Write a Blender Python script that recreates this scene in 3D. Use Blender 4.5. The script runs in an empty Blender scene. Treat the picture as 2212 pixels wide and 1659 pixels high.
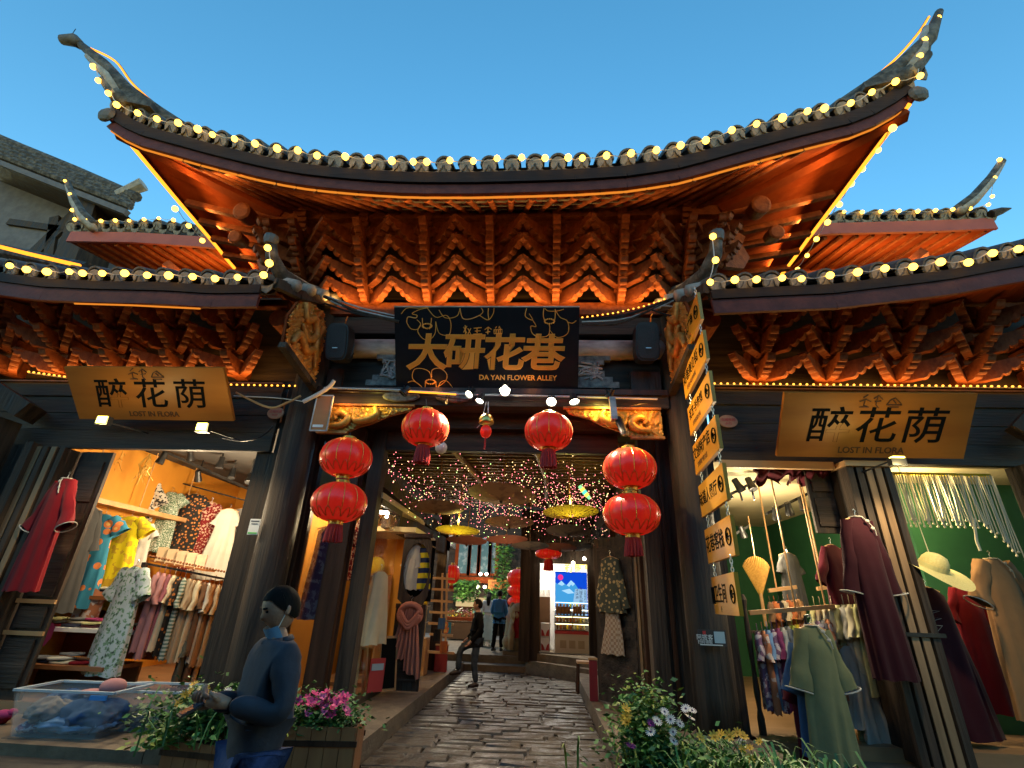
import bpy, math, random
from mathutils import Vector as V, Matrix, noise as mnoise
R_ = math.radians
random.seed(7)
sc = bpy.context.scene
col = sc.collection

# ------------------------------------------------------------------ camera, sky, exposure
CAMX, CAMZ, YAW, PITCH, ROLL = 0.93, 1.8, R_(-3.92), R_(24.28), R_(2.215)
_F = V((math.sin(YAW)*math.cos(PITCH), math.cos(YAW)*math.cos(PITCH), math.sin(PITCH)))
_R0 = V((math.cos(YAW), -math.sin(YAW), 0)); _U0 = _R0.cross(_F)
_R = _R0*math.cos(ROLL) + _U0*math.sin(ROLL); _U = -_R0*math.sin(ROLL) + _U0*math.cos(ROLL)
cam_d = bpy.data.cameras.new('camera'); cam = bpy.data.objects.new('camera', cam_d); col.objects.link(cam)
cam_d.sensor_width = 36; cam_d.lens = 36*1038/2212; cam_d.clip_start = .05; cam_d.clip_end = 2000
_m = Matrix((( _R.x, _U.x, -_F.x, CAMX), (_R.y, _U.y, -_F.y, 0), (_R.z, _U.z, -_F.z, CAMZ), (0, 0, 0, 1)))
cam.matrix_world = _m
sc.camera = cam

world = bpy.data.worlds.new('World'); sc.world = world; world.use_nodes = True
wn = world.node_tree; bg = wn.nodes['Background']
sky = wn.nodes.new('ShaderNodeTexSky'); sky.sky_type = 'NISHITA'; sky.sun_disc = False
sky.sun_elevation = R_(4); sky.sun_rotation = R_(0); sky.altitude = 2400; sky.air_density = 1.0; sky.dust_density = 0.2; sky.ozone_density = 1.0
hs = wn.nodes.new('ShaderNodeHueSaturation'); hs.inputs['Saturation'].default_value = 1.40; hs.inputs['Hue'].default_value = 0.495
wn.links.new(sky.outputs[0], hs.inputs['Color']); wn.links.new(hs.outputs[0], bg.inputs[0])
bg.inputs[1].default_value = 0.15
sun_d = bpy.data.lights.new('sun', 'SUN'); sun_d.energy = 0.01; sun_d.angle = R_(20); sun_d.color = (1, .75, .6)
sun = bpy.data.objects.new('sun', sun_d); col.objects.link(sun); sun.rotation_euler = (R_(-86), 0, 0); sun.location = (0, 60, 30)
sc.view_settings.view_transform = 'Standard'; sc.view_settings.look = 'None'
sc.view_settings.exposure = 2.28; sc.view_settings.gamma = 1; sc.view_settings.use_curve_mapping = False
cy = sc.cycles
cy.use_denoising = True; cy.max_bounces = 6; cy.diffuse_bounces = 3; cy.glossy_bounces = 3; cy.transmission_bounces = 6
cy.sample_clamp_indirect = 4; cy.caustics_reflective = False; cy.caustics_refractive = False; cy.use_light_tree = True

# ------------------------------------------------------------------ measuring helpers (pixel of the 2212 px wide view -> a point at a known depth)
def _ray(px, py): return _F + _R*((px-1106)/1038) - _U*((py-829.5)/1038)
def A(px, py, Y): d = _ray(px, py); return V((CAMX, 0, CAMZ)) + d*(Y/d.y)
def AX(px, py, X): d = _ray(px, py); return V((CAMX, 0, CAMZ)) + d*((X-CAMX)/d.x)
def AZ(px, py, Z): d = _ray(px, py); return V((CAMX, 0, CAMZ)) + d*((Z-CAMZ)/d.z)

# ------------------------------------------------------------------ objects
def tag(o, label=None, cat=None, group=None, kind=None):
    if label: o['label'] = label
    if cat: o['category'] = cat
    if group: o['group'] = group
    if kind: o['kind'] = kind
    return o
def thing(name, label, cat, loc=(0, 0, 0), rotz=0, group=None):
    o = bpy.data.objects.new(name, None); col.objects.link(o); o.empty_display_size = .1
    o.location = loc; o.rotation_euler = (0, 0, rotz)
    return tag(o, label, cat, group)
def setparent(o, p, world=True):
    o.parent = p
    if world: o.matrix_parent_inverse = wmat(p).inverted()
def wmat(o):
    m = o.matrix_basis.copy()
    if o.parent: m = wmat(o.parent) @ o.matrix_parent_inverse @ m
    return m
def link(name, me, mat=None, parent=None, world=True, M=None):
    o = bpy.data.objects.new(name, me); col.objects.link(o)
    if mat is not None and len(me.materials) == 0: me.materials.append(mat)
    if M is not None: o.matrix_basis = M
    if parent is not None: setparent(o, parent, world)
    return o
def over(o, mat):
    """this object's own material on shared mesh data"""
    o.material_slots[0].link = 'OBJECT'; o.material_slots[0].material = mat
    return o
def copy_tree(o, parent=None):
    c = o.copy(); col.objects.link(c)
    if parent is not None: c.parent = parent
    for ch in list(o.children): copy_tree(ch, c)
    return c

class MB:
    def __init__(s): s.v = []; s.f = []; s.mi = []; s.m = 0
    def add(s, vs, fs):
        n = len(s.v); s.v += [tuple(p) for p in vs]
        for f in fs: s.f.append(tuple(i+n for i in f)); s.mi.append(s.m)
        return s
    def box(s, c, d, rz=0, M=None):
        x, y, z = d[0]/2, d[1]/2, d[2]/2
        ps = [V((a*x, b*y, e*z)) for a in (-1, 1) for b in (-1, 1) for e in (-1, 1)]
        T = Matrix.Translation(c) @ (M if M is not None else Matrix.Rotation(rz, 4, 'Z'))
        return s.add([T @ p for p in ps], [(0, 1, 3, 2), (4, 6, 7, 5), (0, 4, 5, 1), (2, 3, 7, 6), (0, 2, 6, 4), (1, 5, 7, 3)])
    def bx(s, x0, x1, y0, y1, z0, z1): return s.box(((x0+x1)/2, (y0+y1)/2, (z0+z1)/2), (abs(x1-x0), abs(y1-y0), abs(z1-z0)))
    def bar(s, a, b, w, h, up=(0, 0, 1)):
        a, b = V(a), V(b); d = (b-a); L = d.length; d.normalize(); u = V(up); r = d.cross(u)
        if r.length < 1e-4: r = d.cross(V((1, 0, 0)))
        r.normalize(); u = r.cross(d)
        M = Matrix((d, r, u)).transposed().to_4x4()
        return s.box((a+b)/2, (L, w, h), M=M)
    def tube(s, path, r, n=6, cap=True):
        path = [V(p) for p in path]; k = len(path); rs = r if isinstance(r, (list, tuple)) else [r]*k
        vs = []; nrm = None
        for i, p in enumerate(path):
            d = (path[min(i+1, k-1)] - path[max(i-1, 0)])
            if d.length < 1e-9: d = V((0, 0, 1))
            d.normalize()
            if nrm is None:
                nrm = d.cross(V((0, 0, 1)))
                if nrm.length < .05: nrm = d.cross(V((1, 0, 0)))
            nrm = (nrm - d*nrm.dot(d)); nrm.normalize(); b = d.cross(nrm)
            for j in range(n):
                t = 2*math.pi*j/n; vs.append(p + (nrm*math.cos(t) + b*math.sin(t))*rs[i])
        fs = [(i*n+j, i*n+(j+1) % n, (i+1)*n+(j+1) % n, (i+1)*n+j) for i in range(k-1) for j in range(n)]
        if cap: fs += [tuple(range(n-1, -1, -1)), tuple((k-1)*n+j for j in range(n))]
        return s.add(vs, fs)
    def lathe(s, prof, c=(0, 0, 0), n=16, cap=True, M=None, sq=1.0):
        vs = []; c = V(c)
        for (r, z) in prof:
            for j in range(n):
                t = 2*math.pi*j/n; p = V((r*math.cos(t), r*math.sin(t)*sq, z)); vs.append(c + (M @ p if M is not None else p))
        k = len(prof)
        fs = [(i*n+j, i*n+(j+1) % n, (i+1)*n+(j+1) % n, (i+1)*n+j) for i in range(k-1) for j in range(n)]
        if cap: fs += [tuple(range(n-1, -1, -1)), tuple((k-1)*n+j for j in range(n))]
        return s.add(vs, fs)
    def prism(s, poly, o, u, w, n, t):
        """polygon (a,b)->o+u*a+w*b, thickness t along n, both ways half"""
        o, u, w, n = V(o), V(u), V(w), V(n); k = len(poly)
        vs = [o+u*a+w*b-n*(t/2) for a, b in poly] + [o+u*a+w*b+n*(t/2) for a, b in poly]
        return s.add(vs, [tuple(range(k-1, -1, -1)), tuple(range(k, 2*k))] + [(i, (i+1) % k, k+(i+1) % k, k+i) for i in range(k)])
    def grid(s, fn, nu, nv, closed=False):
        vs = [fn(i/nu, j/nv) for j in range(nv+1) for i in range(nu+1)]
        fs = [(j*(nu+1)+i, j*(nu+1)+i+1, (j+1)*(nu+1)+i+1, (j+1)*(nu+1)+i) for j in range(nv) for i in range(nu)]
        return s.add(vs, fs)
    def sphere(s, c, r, n=8, m=6, sc=(1, 1, 1)):
        prof = [(math.sin(math.pi*i/m), -math.cos(math.pi*i/m)) for i in range(m+1)]; c = V(c)
        vs = [c + V((0, 0, -r*sc[2]))]
        for a, z in prof[1:-1]:
            for j in range(n): t = 2*math.pi*j/n; vs.append(c + V((a*math.cos(t)*r*sc[0], a*math.sin(t)*r*sc[1], z*r*sc[2])))
        vs.append(c + V((0, 0, r*sc[2]))); L = len(vs)-1
        fs = [(0, 1+(j+1) % n, 1+j) for j in range(n)]
        for i in range(m-2): fs += [(1+i*n+j, 1+i*n+(j+1) % n, 1+(i+1)*n+(j+1) % n, 1+(i+1)*n+j) for j in range(n)]
        fs += [(L, 1+(m-2)*n+j, 1+(m-2)*n+(j+1) % n) for j in range(n)]
        return s.add(vs, fs)
    def mesh(s, name, mats=None, smooth=False):
        me = bpy.data.meshes.new(name); me.from_pydata(s.v, [], s.f); 
        for m in (mats if isinstance(mats, (list, tuple)) else [mats] if mats is not None else []): me.materials.append(m)
        if isinstance(mats, (list, tuple)) and len(mats) > 1: me.polygons.foreach_set('material_index', s.mi)
        if smooth: me.polygons.foreach_set('use_smooth', [True]*len(me.polygons))
        me.update(); return me
    def build(s, name, mat, parent=None, world=True, smooth=False, M=None):
        return link(name, s.mesh(name, mat, smooth), None, parent, world, M)

# ------------------------------------------------------------------ materials
def mat(name, c, c2=None, scale=8, rough=.6, bump=.0, bscale=None, metal=0, stretch=(1, 1, 1), emit=None, estr=0, detail=6, contrast=(.35, .65), spec=.5, trans=0, alpha=1, sheen=0, sss=0, rough2=None):
    m = bpy.data.materials.new(name); m.use_nodes = True; nt = m.node_tree; b = nt.nodes['Principled BSDF']
    def c4(x): return (x[0], x[1], x[2], 1)
    b.inputs['Base Color'].default_value = c4(c); b.inputs['Roughness'].default_value = rough; b.inputs['Metallic'].default_value = metal
    b.inputs['Specular IOR Level'].default_value = spec
    if trans: b.inputs['Transmission Weight'].default_value = trans
    if alpha < 1: b.inputs['Alpha'].default_value = alpha
    if sheen: b.inputs['Sheen Weight'].default_value = sheen
    if emit is not None: b.inputs['Emission Color'].default_value = c4(emit); b.inputs['Emission Strength'].default_value = estr
    if c2 is not None or bump:
        tc = nt.nodes.new('ShaderNodeTexCoord'); mp = nt.nodes.new('ShaderNodeMapping'); mp.inputs['Scale'].default_value = stretch
        nt.links.new(tc.outputs['Object'], mp.inputs[0])
        nz = nt.nodes.new('ShaderNodeTexNoise'); nz.inputs['Scale'].default_value = scale; nz.inputs['Detail'].default_value = detail; nz.inputs['Roughness'].default_value = .6
        nt.links.new(mp.outputs[0], nz.inputs['Vector'])
        if c2 is not None:
            rp = nt.nodes.new('ShaderNodeValToRGB'); rp.color_ramp.elements[0].position = contrast[0]; rp.color_ramp.elements[1].position = contrast[1]
            rp.color_ramp.elements[0].color = c4(c); rp.color_ramp.elements[1].color = c4(c2)
            nt.links.new(nz.outputs[0], rp.inputs[0]); nt.links.new(rp.outputs[0], b.inputs['Base Color'])
        if rough2 is not None:
            mr = nt.nodes.new('ShaderNodeMapRange'); mr.inputs[3].default_value = rough; mr.inputs[4].default_value = rough2; mr.inputs[1].default_value = .35; mr.inputs[2].default_value = .65
            nt.links.new(nz.outputs[0], mr.inputs[0]); nt.links.new(mr.outputs[0], b.inputs['Roughness'])
        if bump:
            n2 = nz
            if bscale: 
                n2 = nt.nodes.new('ShaderNodeTexNoise'); n2.inputs['Scale'].default_value = bscale; n2.inputs['Detail'].default_value = 5; nt.links.new(mp.outputs[0], n2.inputs['Vector'])
            bp = nt.nodes.new('ShaderNodeBump'); bp.inputs['Strength'].default_value = bump; bp.inputs['Distance'].default_value = .02
            nt.links.new(n2.outputs[0], bp.inputs['Height']); nt.links.new(bp.outputs[0], b.inputs['Normal'])
    return m
def glow(name, c, s, sample=True):
    m = bpy.data.materials.new(name); m.use_nodes = True; nt = m.node_tree; nt.nodes.clear()
    e = nt.nodes.new('ShaderNodeEmission'); e.inputs[0].default_value = (*c, 1); e.inputs[1].default_value = s
    o = nt.nodes.new('ShaderNodeOutputMaterial'); nt.links.new(e.outputs[0], o.inputs[0])
    if not sample: m.cycles.emission_sampling = 'NONE'
    return m
def fabric(name, c, c2=None, kind='plain', scale=10, third=None):
    """cloth: plain weave, or a print (dots, blotches, check, stripe)"""
    m = mat(name, c, None, rough=.85, spec=.15, sheen=.04)
    nt = m.node_tree; b = nt.nodes['Principled BSDF']; L = nt.links.new
    tc = nt.nodes.new('ShaderNodeTexCoord')
    wv = nt.nodes.new('ShaderNodeTexNoise'); wv.inputs['Scale'].default_value = 6; wv.inputs['Detail'].default_value = 8; L(tc.outputs['Object'], wv.inputs['Vector'])
    bp = nt.nodes.new('ShaderNodeBump'); bp.inputs['Strength'].default_value = .25; bp.inputs['Distance'].default_value = .03
    L(wv.outputs[0], bp.inputs['Height']); L(bp.outputs[0], b.inputs['Normal'])
    if kind == 'plain':
        c2 = c2 or tuple(x*.75 for x in c)
        mx = nt.nodes.new('ShaderNodeMix'); mx.data_type = 'RGBA'; mx.inputs[6].default_value = (*c, 1); mx.inputs[7].default_value = (*c2, 1); L(wv.outputs[0], mx.inputs[0]); L(mx.outputs[2], b.inputs['Base Color'])
    elif kind in ('dots', 'blotch'):
        vo = nt.nodes.new('ShaderNodeTexVoronoi'); vo.inputs['Scale'].default_value = scale; L(tc.outputs['Object'], vo.inputs['Vector'])
        rp = nt.nodes.new('ShaderNodeValToRGB'); rp.color_ramp.interpolation = 'CONSTANT'
        e = rp.color_ramp.elements; e[0].color = (*(third or c2), 1); e[1].position = .16; e[1].color = (*c2, 1)
        x = e.new(.36); x.color = (*c, 1)
        if kind == 'blotch':
            nz = nt.nodes.new('ShaderNodeTexNoise'); nz.inputs['Scale'].default_value = scale*1.3; nz.inputs['Detail'].default_value = 3; L(tc.outputs['Object'], nz.inputs['Vector'])
            e[0].position = 0; e[1].position = .36; e[2].position = .46; L(nz.outputs[0], rp.inputs[0])
        else: L(vo.outputs['Distance'], rp.inputs[0])
        L(rp.outputs[0], b.inputs['Base Color'])
    elif kind in ('check', 'stripe'):
        if kind == 'check':
            t = nt.nodes.new('ShaderNodeTexChecker'); t.inputs['Scale'].default_value = scale; t.inputs[1].default_value = (*c, 1); t.inputs[2].default_value = (*c2, 1); L(tc.outputs['Object'], t.inputs[0]); L(t.outputs[0], b.inputs['Base Color'])
        else:
            t = nt.nodes.new('ShaderNodeTexWave'); t.bands_direction = 'Z'; t.inputs['Scale'].default_value = scale; t.inputs['Distortion'].default_value = 1.5; L(tc.outputs['Object'], t.inputs[0])
            rp = nt.nodes.new('ShaderNodeValToRGB'); rp.color_ramp.elements[0].position = .45; rp.color_ramp.elements[1].position = .55; rp.color_ramp.elements[0].color = (*c, 1); rp.color_ramp.elements[1].color = (*c2, 1)
            L(t.outputs[1], rp.inputs[0]); L(rp.outputs[0], b.inputs['Base Color'])
    return m

M = {}
M['darkwood'] = mat('dark weathered wood', (.012, .008, .006), (.095, .065, .045), 7, .5, .8, 30, stretch=(1, 1, .07), rough2=.85, spec=.3, contrast=(.36, .78), detail=10)
M['darkwood_h'] = mat('dark weathered beam wood', (.012, .008, .006), (.095, .066, .048), 7, .5, .8, 30, stretch=(.07, 1, 1), rough2=.85, spec=.3, contrast=(.36, .78), detail=10)
M['brownwood'] = mat('brown stained wood', (.018, .007, .004), (.06, .026, .014), 5, .45, .5, 30, stretch=(1, 1, .08), spec=.3, detail=9)
M['greywood'] = mat('silver painted log', (.22, .215, .21), (.58, .56, .53), 5, .5, .5, 14, stretch=(.4, 1, 1))
M['palewood'] = mat('pale raw timber', (.38, .20, .075), (.50, .29, .12), 4, .6, .2, 30, stretch=(.2, 1, 1))
M['palewood_v'] = mat('pale raw edge timber', (.16, .095, .045), (.27, .17, .085), 6, .65, .2, 30, stretch=(1, 1, .1))
M['signwood'] = mat('honey varnished sign board', (.36, .115, .013), (.46, .165, .022), 3, .45, .1, 40, stretch=(.15, 1, 1))
M['tagwood'] = mat('yellow varnished sign board', (.52, .21, .012), (.62, .28, .02), 3, .4, .1, 40, stretch=(1, .15, 1))
M['redbrown'] = mat('red brown painted timber', (.17, .030, .008), (.22, .046, .013), 4, .85, .3, 20, spec=.08, detail=9)
M['fascia'] = mat('maroon painted fascia board', (.07, .014, .012), (.12, .027, .02), 5, .6, .3, 18, spec=.25, detail=9)
M['bracket'] = mat('rust red bracket paint', (.13, .029, .0075), (.25, .068, .018), 8, .62, .5, 25, spec=.25, detail=9)
M['rearfascia'] = mat('red painted eave board', (.30, .055, .03), (.36, .07, .035), 3, .55, .1, 20)
M['tile'] = mat('grey fired clay tile', (.05, .05, .055), (.13, .125, .12), 6, .7, .4, 25)
M['tile_end'] = mat('pale grey tile end', (.13, .125, .115), (.30, .28, .25), 10, .75, .5, 30)
M['lime'] = mat('lime mortar', (.38, .36, .33), (.22, .21, .20), 7, .85, .5, 25)
M['ridge'] = mat('weathered ridge mortar', (.03, .028, .026), (.16, .15, .135), 6, .8, .6, 20, contrast=(.42, .72))
M['plaster_grey'] = mat('grey lime plaster wall', (.09, .09, .105), (.13, .13, .145), 3, .9, .1, 30)
M['black'] = mat('black plastic', (.012, .012, .013), None, rough=.45)
M['blackmetal'] = mat('black painted metal', (.01, .01, .011), (.03, .03, .03), 9, .4, metal=.3)
M['steel'] = mat('brushed steel', (.45, .45, .44), None, rough=.3, metal=1)
M['brass'] = mat('brass', (.65, .42, .12), None, rough=.3, metal=1)
M['gold'] = mat('gold paint relief', (.52, .26, .04), (.72, .42, .08), 12, .42, .3, 40, metal=.35)
M['goldred'] = mat('orange gold relief', (.38, .13, .025), (.60, .26, .05), 12, .45, .3, 40, metal=.25)
M['white'] = mat('white paint', (.75, .74, .71), None, rough=.6)
M['white_cable'] = mat('white cable', (.55, .54, .52), None, rough=.5)
M['glassm'] = mat('clear shop glass', (1, 1, 1), None, rough=.02, trans=1, alpha=.18)
M['stone'] = mat('worn dark paving stone', (.020, .014, .009), (.075, .054, .034), 8, .30, .6, 20, rough2=.75, detail=10)
M['ledge'] = mat('sandstone kerb', (.10, .072, .045), (.17, .125, .08), 5, .75, .5, 25)
M['ground'] = mat('dark street ground', (.025, .02, .017), (.05, .042, .035), 3, .6, .4, 12)
M['shadeboard'] = mat('shade dark eave board', (.010, .007, .008), (.022, .015, .015), 5, .7, .3, 25, stretch=(.1, 1, 1), spec=.2)  # near-black colour holds the shade under the tile drips
# ================================================================== SETTING: ground, alley floor, kerbs, steps
o = MB().bx(-120, 120, -60, 140, -.4, -.06).build('ground', M['ground']); tag(o, kind='structure')
ledge_l = MB().bx(-1.95-.55, -1.15, 6.3, 15.2, -.06, .22).build('ledge', M['ledge']); tag(ledge_l, kind='structure')
o = MB().bx(-3.62, -2.5, 6.6, 15.2, -.06, .215).build('ledge', M['ledge']); tag(o, kind='structure')
ledge_r = MB().bx(1.85, 3.9, 6.3, 15.2, -.06, .22).build('ledge', M['ledge']); tag(ledge_r, kind='structure')
o = MB().bx(-9.8, -3.63, 6.6, 7.95, -.06, .06).build('shop_step', M['ledge']); tag(o, kind='structure')
o = MB().bx(3.91, 9.8, 6.6, 7.95, -.06, .06).build('shop_step', M['ledge']); tag(o, kind='structure')
alley = MB().bx(-1.15, 1.85, 4.2, 15.2, -.055, -.018).build('alley_floor', M['ground']); tag(alley, kind='structure')
random.seed(3)
def stone_mesh(w, d, h=.05):
    m = MB(); b = .026
    vs = []
    for k, (ins, z) in enumerate(((0, 0), (0, h*.55), (b, h))):
        for sx, sy in ((-1, -1), (1, -1), (1, 1), (-1, 1)):
            vs.append((sx*(w/2-ins)+random.uniform(-.012, .012), sy*(d/2-ins)+random.uniform(-.016, .016), z+(random.uniform(-.016, .016) if k else 0)))
    fs = [(8, 9, 10, 11)] + [(k*4+i, k*4+(i+1) % 4, (k+1)*4+(i+1) % 4, (k+1)*4+i) for k in (0, 1) for i in range(4)]
    m.add(vs, fs); return m
y = 5.35
while y < 15.1:
    d = random.uniform(.19, .29) if y < 11 else random.uniform(.27, .4)
    x = -1.14
    while x < 1.82:
        w = random.uniform(.36, .82)
        if x+w > 1.55: w = 1.845-x
        st = stone_mesh(w-.014, d-.016).build('paving_stone', M['stone'], alley); st.location = (x+w/2, y+d/2, -.035)
        x += w
    y += d
for i, (y0, z1) in enumerate(((15.2, .17), (15.75, .36))):
    o = MB().bx(-2.6, 1.0, y0, y0+6 if i else y0+.58, -.06, z1).build('step', M['ledge']); tag(o, kind='structure')
o = MB().bx(-9, 8, 21.75, 40, -.06, .36).build('courtyard_floor', mat('pale courtyard paving', (.20, .20, .20), (.28, .27, .26), 3, .5, .3, 12)); tag(o, kind='structure')
m = MB(); m.prism([(0, 0), (1.9, -1.6), (1.9, .6), (0, .6)], (.55, 15.2, .14), (1, 0, 0), (0, 1, 0), (0, 0, 1), .36)
o = m.build('ramp_ledge', M['ledge']); tag(o, kind='structure')
m = MB(); m.prism([(0, 0), (1.7, -1.35), (1.7, .6), (0, .6)], (.75, 15.32, .41), (1, 0, 0), (0, 1, 0), (0, 0, 1), .18)
o = m.build('ramp_ledge', M['ledge']); tag(o, kind='structure')

# ================================================================== shared pieces: tiles, bracket arms, bulbs
def cap_tile_mesh(r=.15, L=.8, n=9):
    m = MB(); ri = r*.80; vs = []
    for yy in (0, L):
        for rr in (r, ri):
            for j in range(n+1):
                t = math.pi*j/n; vs.append((rr*math.cos(t), yy, rr*math.sin(t)))
    k = n+1; fs = []
    for j in range(n):
        fs += [(j, j+1, 2*k+j+1, 2*k+j), (k+j+1, k+j, 3*k+j, 3*k+j+1), (j+1, j, k+j, k+j+1), (2*k+j, 2*k+j+1, 3*k+j+1, 3*k+j)]
    m.add(vs, fs)
    m.m = 0
    for q in range(3):     # raised rings along the barrel, the ribbing one sees from below
        yy = .06+q*.12
        m.tube([(ri*.98*math.cos(math.pi*j/8), yy, ri*.98*math.sin(math.pi*j/8)) for j in range(9)], .012, 4)
    m.m = 1
    m.lathe([(.02, -.02), (r*.78, -.02), (r*.82, 0), (r*.82, .03)], (0, .015, -.03), 14, M=Matrix.Rotation(R_(-90), 3, 'X'))
    return m.mesh('cap_tile', [M['tile'], M['tile_end']])
def drip_tile_mesh(w=.36, L=.7, n=7):
    m = MB(); vs = []
    for yy, dz in ((-.03, 0), (L, .0)):
        for off in (0, -.022):
            for j in range(n+1):
                t = math.pi*(j/n); vs.append((-w/2*math.cos(t), yy, -.13*math.sin(t)+off))
    k = n+1; fs = []
    for j in range(n): fs += [(j, j+1, 2*k+j+1, 2*k+j), (k+j+1, k+j, 3*k+j, 3*k+j+1), (j+1, j, k+j, k+j+1)]
    m.add(vs, fs); m.m = 1
    m.prism([(-w*.36, -.10), (-w*.2, -.13), (0, -.15), (w*.2, -.13), (w*.36, -.10), (w*.25, -.20), (0, -.26), (-w*.25, -.20)], (0, -.035, 0), (1, 0, 0), (0, 0, 1), (0, 1, 0), .02)
    return m.mesh('drip_tile', [M['tile'], M['tile_end']])
CAP, DRIP = cap_tile_mesh(), drip_tile_mesh()
def frame(o, ux, uy, uz):
    ux, uy, uz = V(ux), V(uy), V(uz)
    return Matrix(((ux.x, uy.x, uz.x, o[0]), (ux.y, uy.y, uz.y, o[1]), (ux.z, uy.z, uz.z, o[2]), (0, 0, 0, 1)))
def walk(pts, step, start=0):
    """points and tangents every step metres along a polyline"""
    pts = [V(p) for p in pts]; out = []; s = start
    acc = 0
    for a, b in zip(pts, pts[1:]):
        L = (b-a).length
        while s <= acc+L+1e-6:
            t = (s-acc)/L; out.append((a.lerp(b, t), (b-a).normalized())); s += step
        acc += L
    return out
def lay_tiles(roof, pts, step, inward, slope=.5, scale=1.0, start=.1):
    for i, (p, t) in enumerate(walk(pts, step, start)):
        inw = V(inward); inw = inw - t*inw.dot(t); inw.z = 0; inw.normalize()
        d = (inw + V((0, 0, slope))).normalized(); d = (d - t*d.dot(t)).normalized(); n = t.cross(d)
        if n.z < 0: t = -t; n = -n
        s = scale*random.uniform(.96, 1.04)
        Fm = frame(p, t, d, n) @ Matrix.Rotation(random.uniform(-.04, .04), 4, 'Y') @ Matrix.Scale(s, 4)
        c = link('cap_tile', CAP, None, roof); c.matrix_basis = Fm
        q = p + t*(step/2)
        c = link('drip_tile', DRIP, None, roof); c.matrix_basis = frame(q, t, d, n) @ Matrix.Scale(s, 4)
def interp(tab, x):
    if x <= tab[0][0]: a, b = tab[0], tab[1]
    elif x >= tab[-1][0]: a, b = tab[-2], tab[-1]
    else:
        for a, b in zip(tab, tab[1:]):
            if a[0] <= x <= b[0]: break
    t = (x-a[0])/(b[0]-a[0]); return a[1]+(b[1]-a[1])*t
def arm_mesh(L, h=.26, w=.13, nose=.42, lift=.20):
    """bracket arm along -Y from the origin: a bar whose nose is cut below in four scallops and lifts to a beak"""
    P = [(0, 0), (L-nose, 0)]
    for k in range(4):
        a0 = L-nose+nose*k/4; z0 = lift*(k/4)**1.2; z1 = lift*((k+1)/4)**1.2
        for q in (.25, .5, .75): P.append((a0+nose/4*q, z0+(z1-z0)*(q**2.2)-.012*math.sin(math.pi*q)))
        P.append((a0+nose/4, z1+.012))
    P += [(L+.03, h*.92), (L-.02, h+.02), (L-.10, h), (0, h)]
    m = MB(); m.prism(P, (0, 0, 0), (0, -1, 0), (0, 0, 1), (1, 0, 0), w)
    return m.mesh('bracket_arm', M['bracket'])
ARM = arm_mesh(1.0); ARM_D = arm_mesh(1.0, .25, .12, .62, .22)
def bracket_row(parent, xs, y0, tiers, gap, name='bracket_column', rz=0, origin=(0, 0, 0)):
    """netted bracket sets: every column carries a nose and two slanting arms on each tier; tiers = [(z, reach)]"""
    T = Matrix.Translation(origin) @ Matrix.Rotation(rz, 4, 'Z')
    for x in xs:
        m = MB(); z0 = tiers[0][0]; z1 = tiers[-1][0]+.3
        for k, (z, rch) in enumerate(tiers):
            m.box((x, y0-rch*.5+.15, z+.13), (.20, rch*.9, .30)); m.box((x, y0-rch+.10, z+.29), (.24, .22, .10)); m.box((x, y0-rch+.10, z+.355), (.19, .18, .035))
        c = m.build(name, M['bracket'], None); c.matrix_basis = T; setparent(c, parent)
        for k, (z, rch) in enumerate(tiers):
            a = link('bracket_arm', ARM, None, c); a.matrix_basis = Matrix.Translation((x, y0-rch+.62, z)) 
            for s in (-1, 1):
                L = gap/2*1.40
                a = link('bracket_arm', ARM_D, None, c); a.matrix_basis = Matrix.Translation((x+s*.05, y0-rch+.22, z-.01)) @ Matrix.Rotation(s*R_(46), 4, 'Z') @ Matrix.Scale(L, 4, (0, 1, 0)) @ Matrix.Diagonal((1, 1, 1.15, 1))
                if k: 
                    a = link('bracket_block', BLOCK, None, c); a.matrix_basis = Matrix.Translation((x+s*.17, y0-rch+.02, z+.20)) @ Matrix.Rotation(s*R_(46), 4, 'Z')
BLOCK = MB().prism([(-.10, .10), (.10, .10), (.10, .03), (.06, -.05), (-.06, -.05), (-.10, .03)], (0, 0, 0), (1, 0, 0), (0, 0, 1), (0, 1, 0), .18).mesh('bracket_block', M['bracket'])
def strip(pts, w, h, m=None):
    m = m or MB()
    for a, b in zip(pts, pts[1:]): m.bar(a, b, w, h)
    return m
def sheet(rows, m=None):
    """a skin through rows of points"""
    m = m or MB(); k = len(rows[0]); vs = [p for r in rows for p in r]
    m.add(vs, [(j*k+i, j*k+i+1, (j+1)*k+i+1, (j+1)*k+i) for j in range(len(rows)-1) for i in range(k-1)]); return m

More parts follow.
